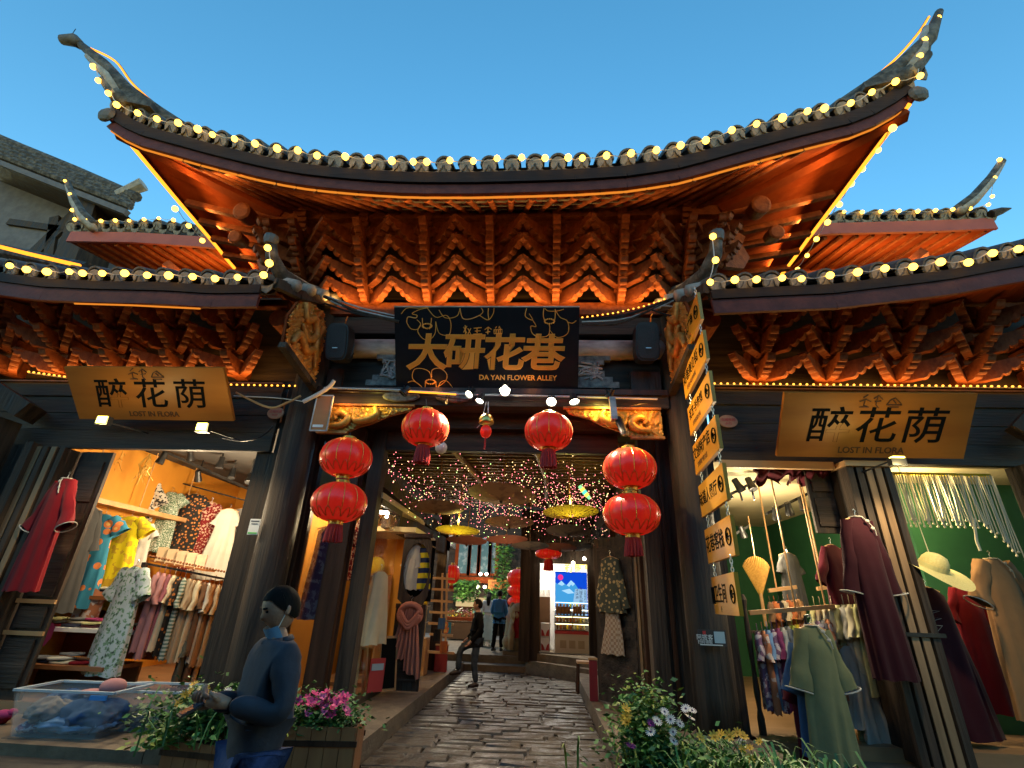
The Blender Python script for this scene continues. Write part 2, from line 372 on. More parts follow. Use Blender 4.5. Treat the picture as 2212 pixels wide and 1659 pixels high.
# ================================================================== GATEHOUSE
M['fret'] = mat('grey carved fretwork', (.06, .058, .055), (.24, .23, .21), 9, .7, .5, 25)
gate = thing('gatehouse', 'tall timber gatehouse with swept tiled roof and rust red bracket tiers over the alley', 'gatehouse', (0, 7.9, .22))
PX = 3.36
def pillar(x, y, z0, z1, r, parent, name='pillar', mt='darkwood'):
    p = MB().lathe([(r*1.02, z0), (r, z0+.5), (r*.98, z1)], (x, y, 0), 20).build(name, M[mt], parent, smooth=True)
    b = MB().lathe([(r*1.35, z0-.22), (r*1.5, z0-.1), (r*1.3, z0+.02), (r*1.1, z0+.06)], (x, y, 0), 18).build('plinth', M['ledge'], p)
    return p
for s in (-1, 1):
    pillar(s*PX, 7.95, .22, 7.0, .29, gate)
    MB().bx(s*3.66-.13, s*3.66+.13, 8.0, 8.3, .2, 5.3).build('door_post', M['darkwood'], gate)
    if s < 0: MB().bx(-2.61, -2.29, 8.25, 8.5, .22, 4.6).build('inner_post', M['brownwood'], gate)
    if s < 0: MB().bx(-2.17, -1.93, 8.35, 8.6, .22, 4.6).build('inner_post', M['darkwood'], gate)
    else: MB().bx(2.62, 2.86, 8.25, 8.5, .22, 4.6).build('inner_post', M['darkwood'], gate)
lin = MB().bx(-3.1, 3.1, 7.75, 8.1, 4.88, 5.22).build('lintel', M['darkwood_h'], gate)
MB().bx(-3.1, 3.1, 7.70, 7.745, 5.10, 5.2).build('lintel_trim', M['brownwood'], lin)
for x in (-1.2, -.25): MB().lathe([(.0, 0), (.30, .0), (.34, .03), (.30, .06)], (x-.35, 7.73, 5.02), 16, M=Matrix.Rotation(R_(90), 3, 'X') @ Matrix.Scale(.32, 3, (0, 1, 0))).build('carved_medallion', M['fret'], lin)
MB().bx(-3.1, 3.1, 8.05, 8.2, 5.225, 7.02).build('back_board', M['darkwood_h'], gate)
lg = MB().tube([(-3.15, 7.95, 6.10), (-1, 7.95, 6.10), (1, 7.95, 6.10), (3.15, 7.95, 6.10)], .19, 14).build('silver_log_beam', M['greywood'], gate, smooth=True)
MB().bx(-3.15, 3.15, 7.80, 8.04, 6.36, 6.72).build('upper_beam', M['darkwood_h'], gate)
for s in (-1, 1):      # stepped fretwork beside the sign
    fr = MB()
    for k, (w, z) in enumerate(((.95, 5.30), (.84, 5.40), (.70, 5.52), (.60, 5.64), (.70, 5.76), (.82, 5.85))):
        fr.bx(s*(1.35), s*(1.35+w), 7.86, 7.93+.004*k, z, z+.115)
    f = fr.build('fretwork', M['fret'], gate)
    c = MB()
    for k in range(9): c.tube([(s*(1.5+random.uniform(0, .55)), 7.84, 5.42+random.uniform(0, .4)) for _ in range(4)], .02, 5)
    c.build('carved_scroll', M['greywood'], f)
    MB().bx(s*2.62-.12, s*3.02, 7.82, 7.9, 5.225, 5.6).build('corner_block', M['brownwood'], gate)
MB().bx(-3.25, 3.25, 7.72, 8.15, 6.74, 7.0).build('bracket_plate', M['bracket'], gate)
wallb = MB(); wallb.bar((-4.4, 8.08, 7.9), (4.4, 8.08, 7.9), .1, 1.85); wallb.build('bracket_backing', M['darkwood_h'], gate)
COLS = [-3.72, -2.50, -1.27, -.05, 1.17, 2.38, 3.55]
TIERS = [(6.95, .36), (7.24, .60), (7.54, .82), (7.84, .98)]
bracket_row(gate, COLS, 7.95, TIERS, 1.22)
bracket_row(gate, [4.05], 7.95, TIERS[2:], .7); bracket_row(gate, [-4.2], 7.95, TIERS[2:], .7)
for s in (-1, 1):
    bracket_row(gate, [.9, 2.0], 0, [(7.34, .2), (7.70, .5), (8.06, .7)], 1.1, rz=s*R_(90), origin=(s*3.75, 10.4 if s < 0 else 7.6, 0))
MB().bx(-4.75, 4.75, 6.93, 7.10, 8.40, 8.62).build('eave_purlin', M['bracket'], gate)
MB().bx(-4.6, 4.6, 7.06, 7.14, 8.14, 8.40).build('frieze_board', M['bracket'], gate)
for x in COLS:
    pb = MB()
    for q in range(4): pb.bx(x-.08, x+.08, 6.80+.045*q, 7.05, 8.50-.10*q, 8.62-.10*q-.012)
    tag(pb.build('purlin_block', M['bracket'], gate), kind='stuff')
MB().bx(-4.6, 4.6, 6.97, 8.1, 8.63, 8.68).build('ceiling_board', M['redbrown'], gate)
for s in (-1, 1):      # hanging drums at the corners
    for q, (x, yy, zz, r) in enumerate(((4.75, 6.75, 8.45, .26), (5.35, 7.5, 8.5, .22))):
        MB().lathe([(.0, -.16), (r*.6, -.15), (r*.66, .14), (r*.5, .16)], (s*x, yy, zz-.1), 16, M=Matrix.Rotation(R_(105), 3, 'X')).build('corner_drum', M['bracket'], gate)
    cl = MB().prism([(0, 0), (.5, .15), (.75, .5), (.6, .75), (.75, 1.0), (.3, 1.05), (0, .9)], (s*4.15, 7.15, 7.35), (s*.85, .5, 0), (0, 0, 1), (.5, -s*.85, 0), .1)
    cl.build('carved_corner_leaf', M['bracket'], gate)
    for q in range(5): MB().bar((s*4.3, 7.2+q*.42, 8.48-q*.02), (s*(6.35-q*.03), 7.05+q*.42, 8.98-q*.1), .10, .12).build('side_rafter', M['bracket'], gate)
    MB().bx(s*4.15-.09, s*4.15+.09, 7.25, 10.6, 8.38, 8.6).build('side_purlin', M['bracket'], gate)
    MB().bx(s*4.05-.06, s*4.05+.06, 8.15, 10.6, 6.9, 8.38).build('side_wall', M['redbrown'], gate)
    MB().bar((s*4.2, 7.0, 8.55), (s*6.9, 5.75, 9.42), .2, .22).build('hip_rafter', M['redbrown'], gate)

# roof: profile of the tile line at the eave (X, Z), read off the photograph at the eave's depth
PROF = [(-7.5, 10.42), (-7.25, 10.22), (-6.95, 9.92), (-6.45, 9.64), (-6.02, 9.46), (-5.58, 9.32), (-5.16, 9.16), (-4.42, 8.91), (-3.59, 8.65), (-2.85, 8.48), (-1.96, 8.36), (-1.2, 8.29), (-.2, 8.27), (.6, 8.28), (1.54, 8.30), (2.31, 8.36), (3.1, 8.52), (3.94, 8.82), (4.79, 9.11), (5.49, 9.33), (5.93, 9.46), (6.32, 9.68), (6.77, 9.95), (7.1, 10.22), (7.3, 10.42)]
zt = lambda x: interp(PROF, x)
EY = 5.6
roof = MB()
rows = []
xs = [-6.0+.4*i for i in range(31)]
for q in range(7):
    t = q/6
    rows.append([(x*(1-.88*t), EY+.06+t*3.6, (zt(x)-.06)*(1-t)**1+t*(zt(x*.2)+1.1)-.0) for x in xs])
sheet(rows, roof); roof = roof.build('roof', M['tile'], gate)
lay_tiles(roof, [(x, EY, zt(x)-.03) for x in [-7.15+.25*i for i in range(58)]], .372, (0, 1, 0), .5)
zf = lambda x: zt(x)-.62+ (.10*max(0, abs(x)-6.3)**1.0)
fx = [-6.98+.4*i for i in range(35)]+[6.98]
fa = MB(); 
for a, b in zip(fx, fx[1:]): fa.bar((a, EY+.06, zf(a)+.09), (b, EY+.06, zf(b)+.09), .06, .19)
fa.build('fascia', M['fascia'], roof)
fa = MB()
for a, b in zip(fx, fx[1:]): fa.bar((a, EY+.02, zf(a)+.30), (b, EY+.02, zf(b)+.30), .07, .22)
fa.build('eave_board', M['shadeboard'], roof)
SIDE = [(6.94, 5.6, 9.50), (6.86, 6.0, 9.40), (6.72, 6.5, 9.23), (6.61, 7.0, 9.09), (6.5, 7.5, 8.96), (6.39, 8.0, 8.83), (6.3, 8.5, 8.7), (6.2, 9.0, 8.59), (6.15, 9.6, 8.56), (6.15, 11.5, 8.7)]
for s in (-1, 1):
    P = [(s*x, y, z+.1) for x, y, z in SIDE]
    strip(P, .06, .2).build('side_fascia', M['fascia'], roof)
    strip([(x+s*.03, y, z+.2) for x, y, z in P], .08, .2).build('eave_board', M['shadeboard'], roof)
    lay_tiles(roof, [(x+s*.1, y, z+.42) for x, y, z in P], .40, (-s, 0, 0), .5, start=1.15)
    sheet([[(x, y, z+.30) for x, y, z in P], [(s*4.5, max(y+.5, 7.2), 9.3) for x, y, z in P]]).build('side_roof_skin', M['tile'], roof)
    # soffit at the side: from the side eave in to the side beam
    sheet([[(x-s*.04, y, z-.02) for x, y, z in P], [(s*4.25, max(7.05, min(y+.9, 12)), 8.62) for x, y, z in P]]).build('side_soffit', M['redbrown'], roof)
    # corner ridge sweeping up to the tip
    tip = 8.35 if s < 0 else 7.92; tz = 11.62
    R0 = [(s*3.4, 8.3, 9.55), (s*5.0, 6.6, 9.38), (s*6.3, 5.75, 9.85), (s*7.0, 5.6, 10.35), (s*7.6, 5.5, 10.98), (s*tip, 5.45, tz)]
    ridge = MB().tube(R0, [.13, .16, .17, .15, .115, .065], 10).build('hip_ridge', M['ridge'], roof, smooth=True)
    lw = [(s*6.75, 5.62, 9.9), (s*7.1, 5.55, 10.18), (s*7.42, 5.5, 10.52)]
    MB().tube(lw, [.15, .13, .08], 10).build('ridge_spur', M['ridge'], ridge, smooth=True)
    MB().tube([(s*7.0, 5.56, 10.06), (s*7.35, 5.5, 10.6), (s*(tip-.35), 5.46, 11.2)], [.13, .10, .05], 8).build('ridge_mortar', M['lime'], ridge, smooth=True)
    if s < 0: MB().tube([(s*tip+.05, 5.45, tz-.06), (s*(tip+.1), 5.43, tz+.06), (s*(tip+.36), 5.42, tz+.07)], [.09, .12, .09], 10).build('ridge_end_tile', M['tile'], ridge, smooth=True); MB().tube([(s*(tip+.22), 5.42, tz+.1), (s*(tip+.22), 5.42, tz+.42)], .008, 4).build('lightning_wire', M['blackmetal'], ridge)
    MB().sphere((s*(7.05), 5.56, 9.62), .16, 8, 6, (1, .5, 1)).build('corner_cap', M['tile'], ridge)
    MB().prism([(6.2, 9.72), (6.8, 9.9), (7.25, 10.2), (7.45, 10.5), (7.62, 10.92), (7.2, 10.5), (6.7, 10.1), (6.2, 9.85)], (0, 5.57, 0), (s, 0, 0), (0, 0, 1), (0, 1, 0), .16).build('ridge_infill', M['ridge'], ridge)
# soffit boards and rafters at the front
inn = lambda x: (x*4.6/7.0, 7.0, 8.60)
sof = sheet([[(x, EY+.09, zf(x)+.03) for x in fx], [tuple(V((x, EY+.09, zf(x)+.03)).lerp(V(inn(x)), .5)+V((0, 0, .05))) for x in fx], [inn(x) for x in fx]]).build('soffit', M['redbrown'], roof)
for i in range(-15, 16):
    x = i*.36+.05
    if abs(x) < 5.4:
        a, b = V((x, EY+.10, zf(x)-.02)), V(inn(x*1.12))-V((0, 0, .03))
        MB().tube([a, a.lerp(b, .5), b], .055 if abs(x) < 3.6 else .04, 8).build('rafter', M['bracket'], roof, smooth=True)
for i in range(-7, 8):      # the undersides of pan tiles between the middle rafters
    x = i*.36+.23
    for q in range(3):
        a = V((x, EY+.10, zf(x))).lerp(V(inn(x*1.12)), .2+q*.25)+V((0, 0, .0))
        MB().tube([a+V((-.13, 0, -.01)), a+V((-.07, 0, -.05)), a+V((.0, -.02, -.065)), a+V((.07, 0, -.05)), a+V((.13, 0, -.01))], .018, 5).build('pan_tile', M['tile'], roof)

# gilt dragon brackets under the lintel
def relief_panel(name, poly, o, u, w, n, parent, mt, plate, seed=1, dragon=None, cell=.018):
    """a plate with carved cloud relief: ridged noise heights inside the outline, plus a coiling body"""
    pl = MB().prism(poly, V(o)+V(n)*.02, u, w, n, .04).build(name, plate, parent)
    o, u, w, n = V(o)-V(n)*.0, V(u), V(w), V(n)
    def inside(a, b):
        c = False; j = len(poly)-1
        for i in range(len(poly)):
            if (poly[i][1] > b) != (poly[j][1] > b) and a < (poly[j][0]-poly[i][0])*(b-poly[i][1])/(poly[j][1]-poly[i][1])+poly[i][0]: c = not c
            j = i
        return c
    a0 = min(p[0] for p in poly); a1 = max(p[0] for p in poly); b0 = min(p[1] for p in poly); b1 = max(p[1] for p in poly)
    nu = int((a1-a0)/cell); nv = int((b1-b0)/cell); vs = []; ok = []
    for j in range(nv+1):
        for i in range(nu+1):
            a = a0+(a1-a0)*i/nu; b = b0+(b1-b0)*j/nv
            p = V((a*2.2+seed, b*3.2, seed*3.1)); sw = V((mnoise.noise(p*1.3), mnoise.noise(p*1.3+V((5, 1, 2))), 0))
            h = abs(mnoise.noise((p+sw*.5)*6.5)); h = max(0, .5-h*2.0)
            e = inside(a, b); ok.append(e)
            vs.append(o+u*a+w*b-n*((.012+.10*h) if e else .0))
    fs = [(j*(nu+1)+i, j*(nu+1)+i+1, (j+1)*(nu+1)+i+1, (j+1)*(nu+1)+i) for j in range(nv) for i in range(nu) if ok[j*(nu+1)+i] and ok[j*(nu+1)+i+1] and ok[(j+1)*(nu+1)+i] and ok[(j+1)*(nu+1)+i+1]]
    MB().add(vs, fs).build('cloud_relief', mt, pl, smooth=True)
    for k, path in enumerate(dragon or []):
        N = len(path); m = MB()
        P = [o+u*a+w*b-n*.075 for a, b in path]
        Q = [P[0].copy()]
        for i in range(N-1):
            p0 = P[max(i-1, 0)]; p1 = P[i]; p2 = P[i+1]; p3 = P[min(i+2, N-1)]
            for q in range(1, 6):
                t = q/5; Q.append(.5*((2*p1)+(p2-p0)*t+(2*p0-5*p1+4*p2-p3)*t*t+(3*p1-p0-3*p2+p3)*t**3))
        L = len(Q); m.tube(Q, [.025+.045*math.sin(math.pi*min(1, .12+.88*i/L))*(1+.15*(i % 2)) for i in range(L)], 8)
        m.build('carved_dragon', mt, pl, smooth=True)
    return pl
QT = [(0, 0), (1.6, 0), (1.55, -.07), (1.2, -.17), (.95, -.30), (.70, -.38), (.55, -.46), (0, -.46)]
for s in (-1, 1):
    relief_panel('dragon_bracket', QT, (s*2.95, 7.78, 4.84), (-s, 0, 0), (0, 0, 1), (0, 1, 0), gate, M['gold'], M['goldred'], 3+s,
        [[(.95, -.03), (1.0, -.16), (.85, -.26), (.65, -.27), (.6, -.16)], [(.2, -.38), (.42, -.36), (.52, -.24), (.40, -.14), (.28, -.18), (.3, -.27)]])
    MB().bx(s*2.95, s*1.3, 7.72, 7.80, 4.845, 4.88).build('bracket_rail', M['goldred'], gate)
    MB().bx(s*2.97, s*2.42, 7.72, 7.80, 4.33, 4.375).build('bracket_rail', M['goldred'], gate)

# ================================================================== WINGS (the two shops either side)
LTAB = [(-11.2, 7.35), (-9.6, 6.98), (-8.27, 6.76), (-7.5, 6.65), (-6.5, 6.6), (-5.3, 6.57), (-4.5, 6.51), (-3.67, 6.52)]
RTAB = [(3.5, 6.40), (4.2, 6.44), (5.31, 6.50), (6.14, 6.62), (6.99, 6.74), (7.8, 6.92), (8.2, 7.0), (9.6, 7.4), (11.2, 7.95)]
def wing(s, tab, label):
    w = thing('shop_building', label, 'shop', (s*6, 7.9, .06))
    WY = 6.25
    x0, x1 = tab[0][0], tab[-1][0]
    zt = lambda x: interp(tab, x)
    n = 30; xs = [x0+(x1-x0)*i/n for i in range(n+1)]
    rf = sheet([[(x, WY+.05, zt(x)-.06) for x in xs], [(x, 7.9, zt(x)+.78) for x in xs]]).build('roof', M['tile'], w)
    lay_tiles(rf, [(x, WY, zt(x)-.03) for x in xs], .405, (0, 1, 0), .5, start=.12 if s > 0 else .18)
    strip([(x, WY+.06, zt(x)-.43) for x in xs], .06, .26).build('fascia', M['fascia'], rf)
    strip([(x, WY+.03, zt(x)-.235) for x in xs], .06, .16).build('eave_board', M['shadeboard'], rf)
    sheet([[(x, WY+.09, zt(x)-.5) for x in xs], [(x, 7.05, 6.50) for x in xs]]).build('soffit', M['redbrown'], rf)
    # inner end: little eave running back to the gate, and the upturned beak
    E = [(s*3.45, 6.3, zt(s*3.6)-.1), (s*3.32, 6.8, zt(s*3.6)+.02), (s*3.2, 7.4, zt(s*3.6)+.30), (s*3.1, 7.85, zt(s*3.6)+.55)]
    strip(E, .10, .16).build('end_board', M['darkwood'], rf)
    for q in range(4):
        p = V(E[0]).lerp(V(E[3]), .2+.22*q)
        MB().tube([p+V((-s*.10, 0, .04)), p+V((s*.3, .1, .20))], .11, 8).build('end_tile', M['lime'], rf, smooth=True)
    RB = [(s*3.25, 7.85, 7.12), (s*3.42, 7.2, 6.86), (s*3.6, 6.62, 6.80), (s*3.70, 6.36, 7.02), (s*3.72, 6.25, 7.25)]
    rb = MB().tube(RB, [.15, .15, .14, .11, .09], 9).build('hip_ridge', M['ridge'], rf, smooth=True)
    MB().tube([V(p)+V((s*.02, 0, .17-.03*i)) for i, p in enumerate(RB[:4])], [.07, .07, .06, .04], 8).build('ridge_cap', M['lime'], rb, smooth=True)
    MB().lathe([(.09, -.1), (.12, 0), (.12, .06), (.06, .1)], (s*3.72, 6.24, 7.28), 10).build('beak_tile', M['tile'], rb)
    # brackets
    WC = [s*(4.70+1.14*i) for i in range(6)]
    bracket_row(w, WC, 7.98, [(5.42, .38), (5.78, .66), (6.14, .86)], 1.14)
    MB().bx(min(s*3.6, s*11.2), max(s*3.6, s*11.2), 6.98, 7.10, 6.42, 6.56).build('eave_purlin', M['bracket'], w)
    MB().bx(min(s*3.6, s*11.2), max(s*3.6, s*11.2), 8.0, 8.1, 5.3, 7.3).build('bracket_backing', M['darkwood_h'], w)
    for q in range(2):
        MB().tube([(s*(3.72+.02*q), 7.55, 6.2), (s*3.72, 7.0, 6.2)], .17, 12).build('beam_end_drum', M['bracket'], w) if q == 0 else None
    # lintel boards
    b = MB().bx(min(s*3.82, s*11.2), max(s*3.82, s*11.2), 7.86, 8.04, 5.02, 5.28).build('lintel', M['darkwood_h'], w)
    for k, (za, zb) in enumerate(((4.70, 5.01), (4.38, 4.69), (4.03, 4.37))):
        MB().bx(min(s*3.82, s*11.2), max(s*3.82, s*11.2), 7.90+.012*(k % 2), 8.0, za, zb).build('lintel_board', M['darkwood_h'], b)
    MB().bx(min(s*3.82, s*11.2), max(s*3.82, s*11.2), 7.80, 7.88, 5.283, 5.31).build('lintel_moulding', M['brownwood'], b)
    # carved end board facing the gate
    poly = [(6.50, 5.42), (7.72, 5.22), (7.72, 6.35), (7.45, 6.62), (6.95, 6.5), (6.62, 6.28), (6.45, 5.9)]
    relief_panel('dragon_gable_board', poly, (s*3.2, 0, 0), (0, 1, 0), (0, 0, 1), (s, 0, 0), w, M['goldred'], M['redbrown'], 7+s,
        [[(6.75, 6.35), (6.9, 6.1), (7.15, 6.25), (7.3, 6.0), (7.05, 5.8), (6.8, 5.95)], [(6.65, 5.5), (6.8, 5.75), (7.1, 5.6), (7.35, 5.75), (7.5, 5.45)], [(7.5, 6.3), (7.35, 5.9), (7.5, 5.6)]])
    MB().bar((s*3.17, 6.45, 5.36), (s*3.17, 7.75, 5.16), .12, .10).build('gable_rail', M['darkwood'], w)
    return w
wl = wing(-1, LTAB, 'left timber shop wing with tiled eave above the orange walled clothes shop')
wr = wing(1, RTAB, 'right timber shop wing with tiled eave above the green walled clothes shop')
# ================================================================== LAMPS: LED strips, bulb strings, lanterns, spots
WARM = (1, .48, .11); LK = .62
def area(name, loc, size, direction, power, c=WARM, parent=None):
    d = bpy.data.lights.new(name, 'AREA'); d.shape = 'RECTANGLE'; d.size, d.size_y = size; d.energy = power*LK; d.color = c
    o = bpy.data.objects.new(name, d); col.objects.link(o); o.location = loc
    q = V(direction).to_track_quat('-Z', 'Y'); o.rotation_euler = q.to_euler()
    if abs(V(direction).x) < .5 and size[0] > size[1]:      # keep the long side along X
        z = -V(direction).normalized(); x = V((1, 0, 0)); x = (x-z*x.dot(z)).normalized(); yv = z.cross(x)
        o.rotation_euler = Matrix((x, yv, z)).transposed().to_euler()
    if parent: setparent(o, parent)
    return o
def lamp(name, loc, power, c=(1, .8, .55), r=.05, parent=None):
    d = bpy.data.lights.new(name, 'POINT'); d.energy = power*LK; d.color = c; d.shadow_soft_size = r
    o = bpy.data.objects.new(name, d); col.objects.link(o); o.location = loc
    if parent: setparent(o, parent)
    return o
def spotlamp(name, loc, to, power, ang=60, c=(1, .8, .55), r=.04, parent=None):
    d = bpy.data.lights.new(name, 'SPOT'); d.energy = power*LK; d.color = c; d.shadow_soft_size = r; d.spot_size = R_(ang); d.spot_blend = .6
    o = bpy.data.objects.new(name, d); col.objects.link(o); o.location = loc; o.rotation_euler = (V(to)-V(loc)).to_track_quat('-Z', 'Y').to_euler()
    if parent: setparent(o, parent)
    return o
G_LED = glow('amber LED glow', (1, .30, .02), .55, False)
G_LEDD = glow('dim amber LED glow', (1, .30, .03), .18, False)
G_BEAD = glow('amber bead glow', (1, .36, .04), .9, False)
G_BULB = glow('warm bulb glow', (1, .47, .05), 1.7)
G_SPOT = glow('white lamp glow', (1, .86, .62), 6, False)
G_SPOTY = glow('yellow green lamp glow', (1, .85, .12), 2.2, False)

def led(label, pts, r=.028, g=G_LED, beads=0, group='amber LED strips under the eaves'):
    c = V(pts[0]); t = thing('led_strip', label, 'light strip', c, 0, group)
    P = [V(p) for p in pts]
    if beads:
        m = MB()
        for p, _ in walk(P, beads): m.sphere(p, r, 6, 4)
        o = m.build('led_bead', g, t); o['kind'] = 'stuff'
        MB().tube([p-V((0, 0, r)) for p in P], r*.45, 4).build('strip_cable', M['blackmetal'], t)
    else:
        m = MB()
        m.tube(P, r, 6)
        m.build('glowing_tube', g, t)
        MB().tube([p+V((0, .02, r*.9)) for p in P], r*.9, 4).build('strip_holder', M['fascia'], t)
    return t
def bez(*pts, n=10):
    """smooth curve through points"""
    out = []; N = len(pts)
    for i in range(N-1):
        p0 = pts[max(i-1, 0)]; p1 = pts[i]; p2 = pts[i+1]; p3 = pts[min(i+2, N-1)]
        for q in range(n):
            t = q/n; out.append(tuple(.5*((2*b)+(c-a)*t+(2*a-5*b+4*c-d)*t*t+(3*b-a-3*c+d)*t**3) for a, b, c, d in zip(p0, p1, p2, p3)))
    return out+[pts[-1]]
for s, nm in ((-1, 'left'), (1, 'right')):
    P = [(s*(x-.05), y, z-.06) for x, y, z in SIDE if y < 9.2]
    P = [tuple(V(P[0]).lerp(V(P[1]), .6))]+P[1:] if s < 0 else P
    t = led('bright amber LED strip under the %s side eave of the main gate roof' % nm, P, .035)
    area('led_light', (s*5.9, 7.4, 8.72), (3.0, .05), (-s*.75, 0, .35), 8, WARM, t)
t = led('thin dim amber LED strip along the front fascia of the main gate roof', [(x, EY+.1, zf(x)-.03) for x in fx], .018, G_LEDD)
for s in (-1, 1): area('led_light', (s*5.2, 5.95, zf(s*5.2)-.12), (2.6, .05), (-s*.3, .7, .6), 4, WARM, t)
area('led_light', (0, 5.85, 7.68), (6, .05), (0, .8, .6), 2.5, WARM, t)
t = led('amber LED bead strip along the beam behind the black sign', [A(1258, 686, 7.35), A(1330, 676, 7.3), A(1390, 662, 7.2), A(1440, 645, 7.1)], .018, G_BEAD, .09)
area('led_light', (-1.6, 7.46, 6.76), (3.1, .06), (0, -.25, .95), 15, WARM, t); area('led_light', (1.6, 7.46, 6.76), (3.1, .06), (0, -.25, .95), 15, WARM, t)
t = led('row of amber LED beads on the left wing lintel', [A(62, 803, 7.72), A(150, 815, 7.72), A(400, 829, 7.72), A(650, 834, 7.72)], .02, G_BEAD, .11)
area('led_light', (-6.5, 7.62, 5.2), (5.4, .06), (0, -.15, .98), 14, WARM, t)
t = led('row of amber LED beads on the right wing lintel', [(3.9, 7.72, 5.34), (9.4, 7.72, 5.34)], .02, G_BEAD, .11)
area('led_light', (6.5, 7.62, 5.2), (5.4, .06), (0, -.15, .98), 14, WARM, t)
led('thin amber LED strip along the left wing fascia', [(x, 6.3, interp(LTAB, x)-.59) for x in (-6.8, -5.8, -4.6)], .014, G_LEDD)
led('bright amber LED strip on the ridge above the left wing tiles', [A(-40, 523, 6.7), A(60, 548, 6.7), A(172, 574, 6.7)], .035)
MB().tube([A(-60, 530, 7.1), A(60, 553, 7.1), A(190, 582, 7.1)], .14, 8).build('hip_ridge', M['ridge'], wl)
for s in (-1, 1):
    rt = [(s*7.75 if s > 0 else -8.1, 5.48, 11.55 if s > 0 else 11.5), (s*7.45, 5.52, 11.12), (s*6.95, 5.62, 10.56), (s*6.3, 5.78, 10.05), (s*5.6, 6.1, 9.72), (s*5.0, 6.5, 9.58)]
    led('thin amber LED strip on the upper edge of the %s corner ridge' % ('left' if s < 0 else 'right'), bez(*rt, n=6), .018)

SOCK = MB().lathe([(.026, .0), (.032, .02), (.030, .07), (.012, .085)], (0, 0, .035), 8).mesh('lamp_socket', M['black'])
BULB = MB().sphere((0, 0, 0), .056, 10, 7).mesh('bulb', G_BULB, True)
def z1(x, y): return (x/1.844/1.4756, y/1.844/1.4756)
def z2(x, y): return ((1000+x/1.7015)/1.4756, (300+y/1.7015)/1.4756)
def z3(x, y): return ((2164+x/1.659)/1.4756, y/1.659/1.4756)
def z4(x, y): return ((x/2.011)/1.4756, (800+y/2.011)/1.4756)
def string(label, pts, extra=()):
    t = thing('string_light', label, 'string lights', pts[0], 0, 'strings of warm globe bulbs along the eaves')
    w = []
    for a, b in zip(pts, pts[1:]): w += [a+V((0, .03, .04)), a.lerp(b, .5)+V((0, .03, .0))]
    w.append(pts[-1]+V((0, .03, .04)))
    MB().tube(w, .008, 4).build('cable', M['white_cable'], t)
    for p in pts:
        b = link('bulb', BULB, None, t, M=Matrix.Translation(p+V((0, 0, random.uniform(-.02, .02)))) @ Matrix.Scale(random.uniform(.86, 1.12), 4))
        k = link('socket', SOCK, None, b); k.matrix_basis = Matrix.Translation((0, .02, .01))
    return t
mainp = [z1(*p) for p in [(550, 390), (580, 470), (638, 545), (688, 612), (808, 665), (920, 703), (1047, 722), (1162, 760), (1250, 787), (1380, 812), (1500, 843), (1628, 875), (1750, 885), (1865, 912)]]
mainp += [z2(*p) for p in [(18, 331), (172, 335), (300, 350), (424, 360), (540, 364), (613, 367), (738, 364), (865, 358), (994, 352), (1128, 348), (1255, 351), (1380, 348), (1457, 345), (1588, 332), (1722, 325), (1859, 307), (1990, 279), (2126, 247)]]
mainp += [z3(*p) for p in [(280, 690), (410, 652), (547, 622), (680, 588), (770, 572), (910, 548), (1020, 487), (1145, 430), (1275, 398), (1275, 300), (1300, 215), (1368, 95)]]
string('long string of warm globe bulbs along the front eave of the main gate roof', [A(x, y, 5.43) for x, y in mainp])
string('string of warm globe bulbs along the left wing eave and up its beak', [A(*z4(*p), 6.1) for p in [(60, 98), (172, 115), (300, 132), (445, 130), (528, 145), (655, 143), (797, 148), (945, 152), (1083, 152), (1237, 160), (1380, 173), (1523, 170), (1690, 155), (1727, 75), (1716, -22)]])
string('string of warm globe bulbs along the right wing eave and up its beak', [A(*z3(*p), 6.1) for p in [(181, 1255), (193, 1370), (165, 1488), (297, 1484), (410, 1474), (546, 1468), (648, 1471), (801, 1461), (946, 1439), (1090, 1420), (1240, 1413), (1384, 1383), (1530, 1383), (1658, 1335), (1795, 1313)]])
sp = [(1130, 676), (1053, 792), (970, 895), (912, 974), (848, 1078), (785, 1172), (728, 1265), (678, 1350), (627, 1423)]
string('string of warm globe bulbs down the right side eave of the main roof', [A(*z3(*p), Y) for p, Y in zip(sp, (5.8, 6.3, 6.8, 7.2, 7.7, 8.2, 8.6, 9.0, 9.5))])
string('few warm globe bulbs on the left side eave of the main roof', [A(*z1(x, y), Y) for x, y, Y in ((1030, 1225, 7.4), (1110, 1325, 8.1), (1190, 1412, 8.7))])

# ------------------------------------------------------------------ lettering
def text(name, s, size, o, u, w, mt, parent=None, off=0, ext=.004, sp=1.0, shear=0, align='CENTER', sx=1.0):
    cu = bpy.data.curves.new(name, 'FONT'); cu.body = s; cu.size = size; cu.align_x = align; cu.align_y = 'CENTER'; cu.offset = off; cu.extrude = ext; cu.space_character = sp; cu.shear = shear; cu.resolution_u = 3
    tmp = bpy.data.objects.new(name+'_t', cu); col.objects.link(tmp)
    dg = bpy.context.evaluated_depsgraph_get(); me = bpy.data.meshes.new_from_object(tmp.evaluated_get(dg)); me.name = name
    bpy.data.objects.remove(tmp); me.materials.clear(); me.materials.append(mt)
    u, w = V(u).normalized(), V(w).normalized(); n = u.cross(w)
    return link(name, me, None, parent, M=frame(o, u, w, n) @ Matrix.Diagonal((sx, 1, 1, 1)))
def ribbon(paths, r, o, u, w, mt, name, parent, lift=.006, n=4):
    u, w = V(u).normalized(), V(w).normalized(); nn = u.cross(w); m = MB()
    for p in paths: m.tube([V(o)+u*a+w*b+nn*lift for a, b in p], r, n)
    return m.build(name, mt, parent)
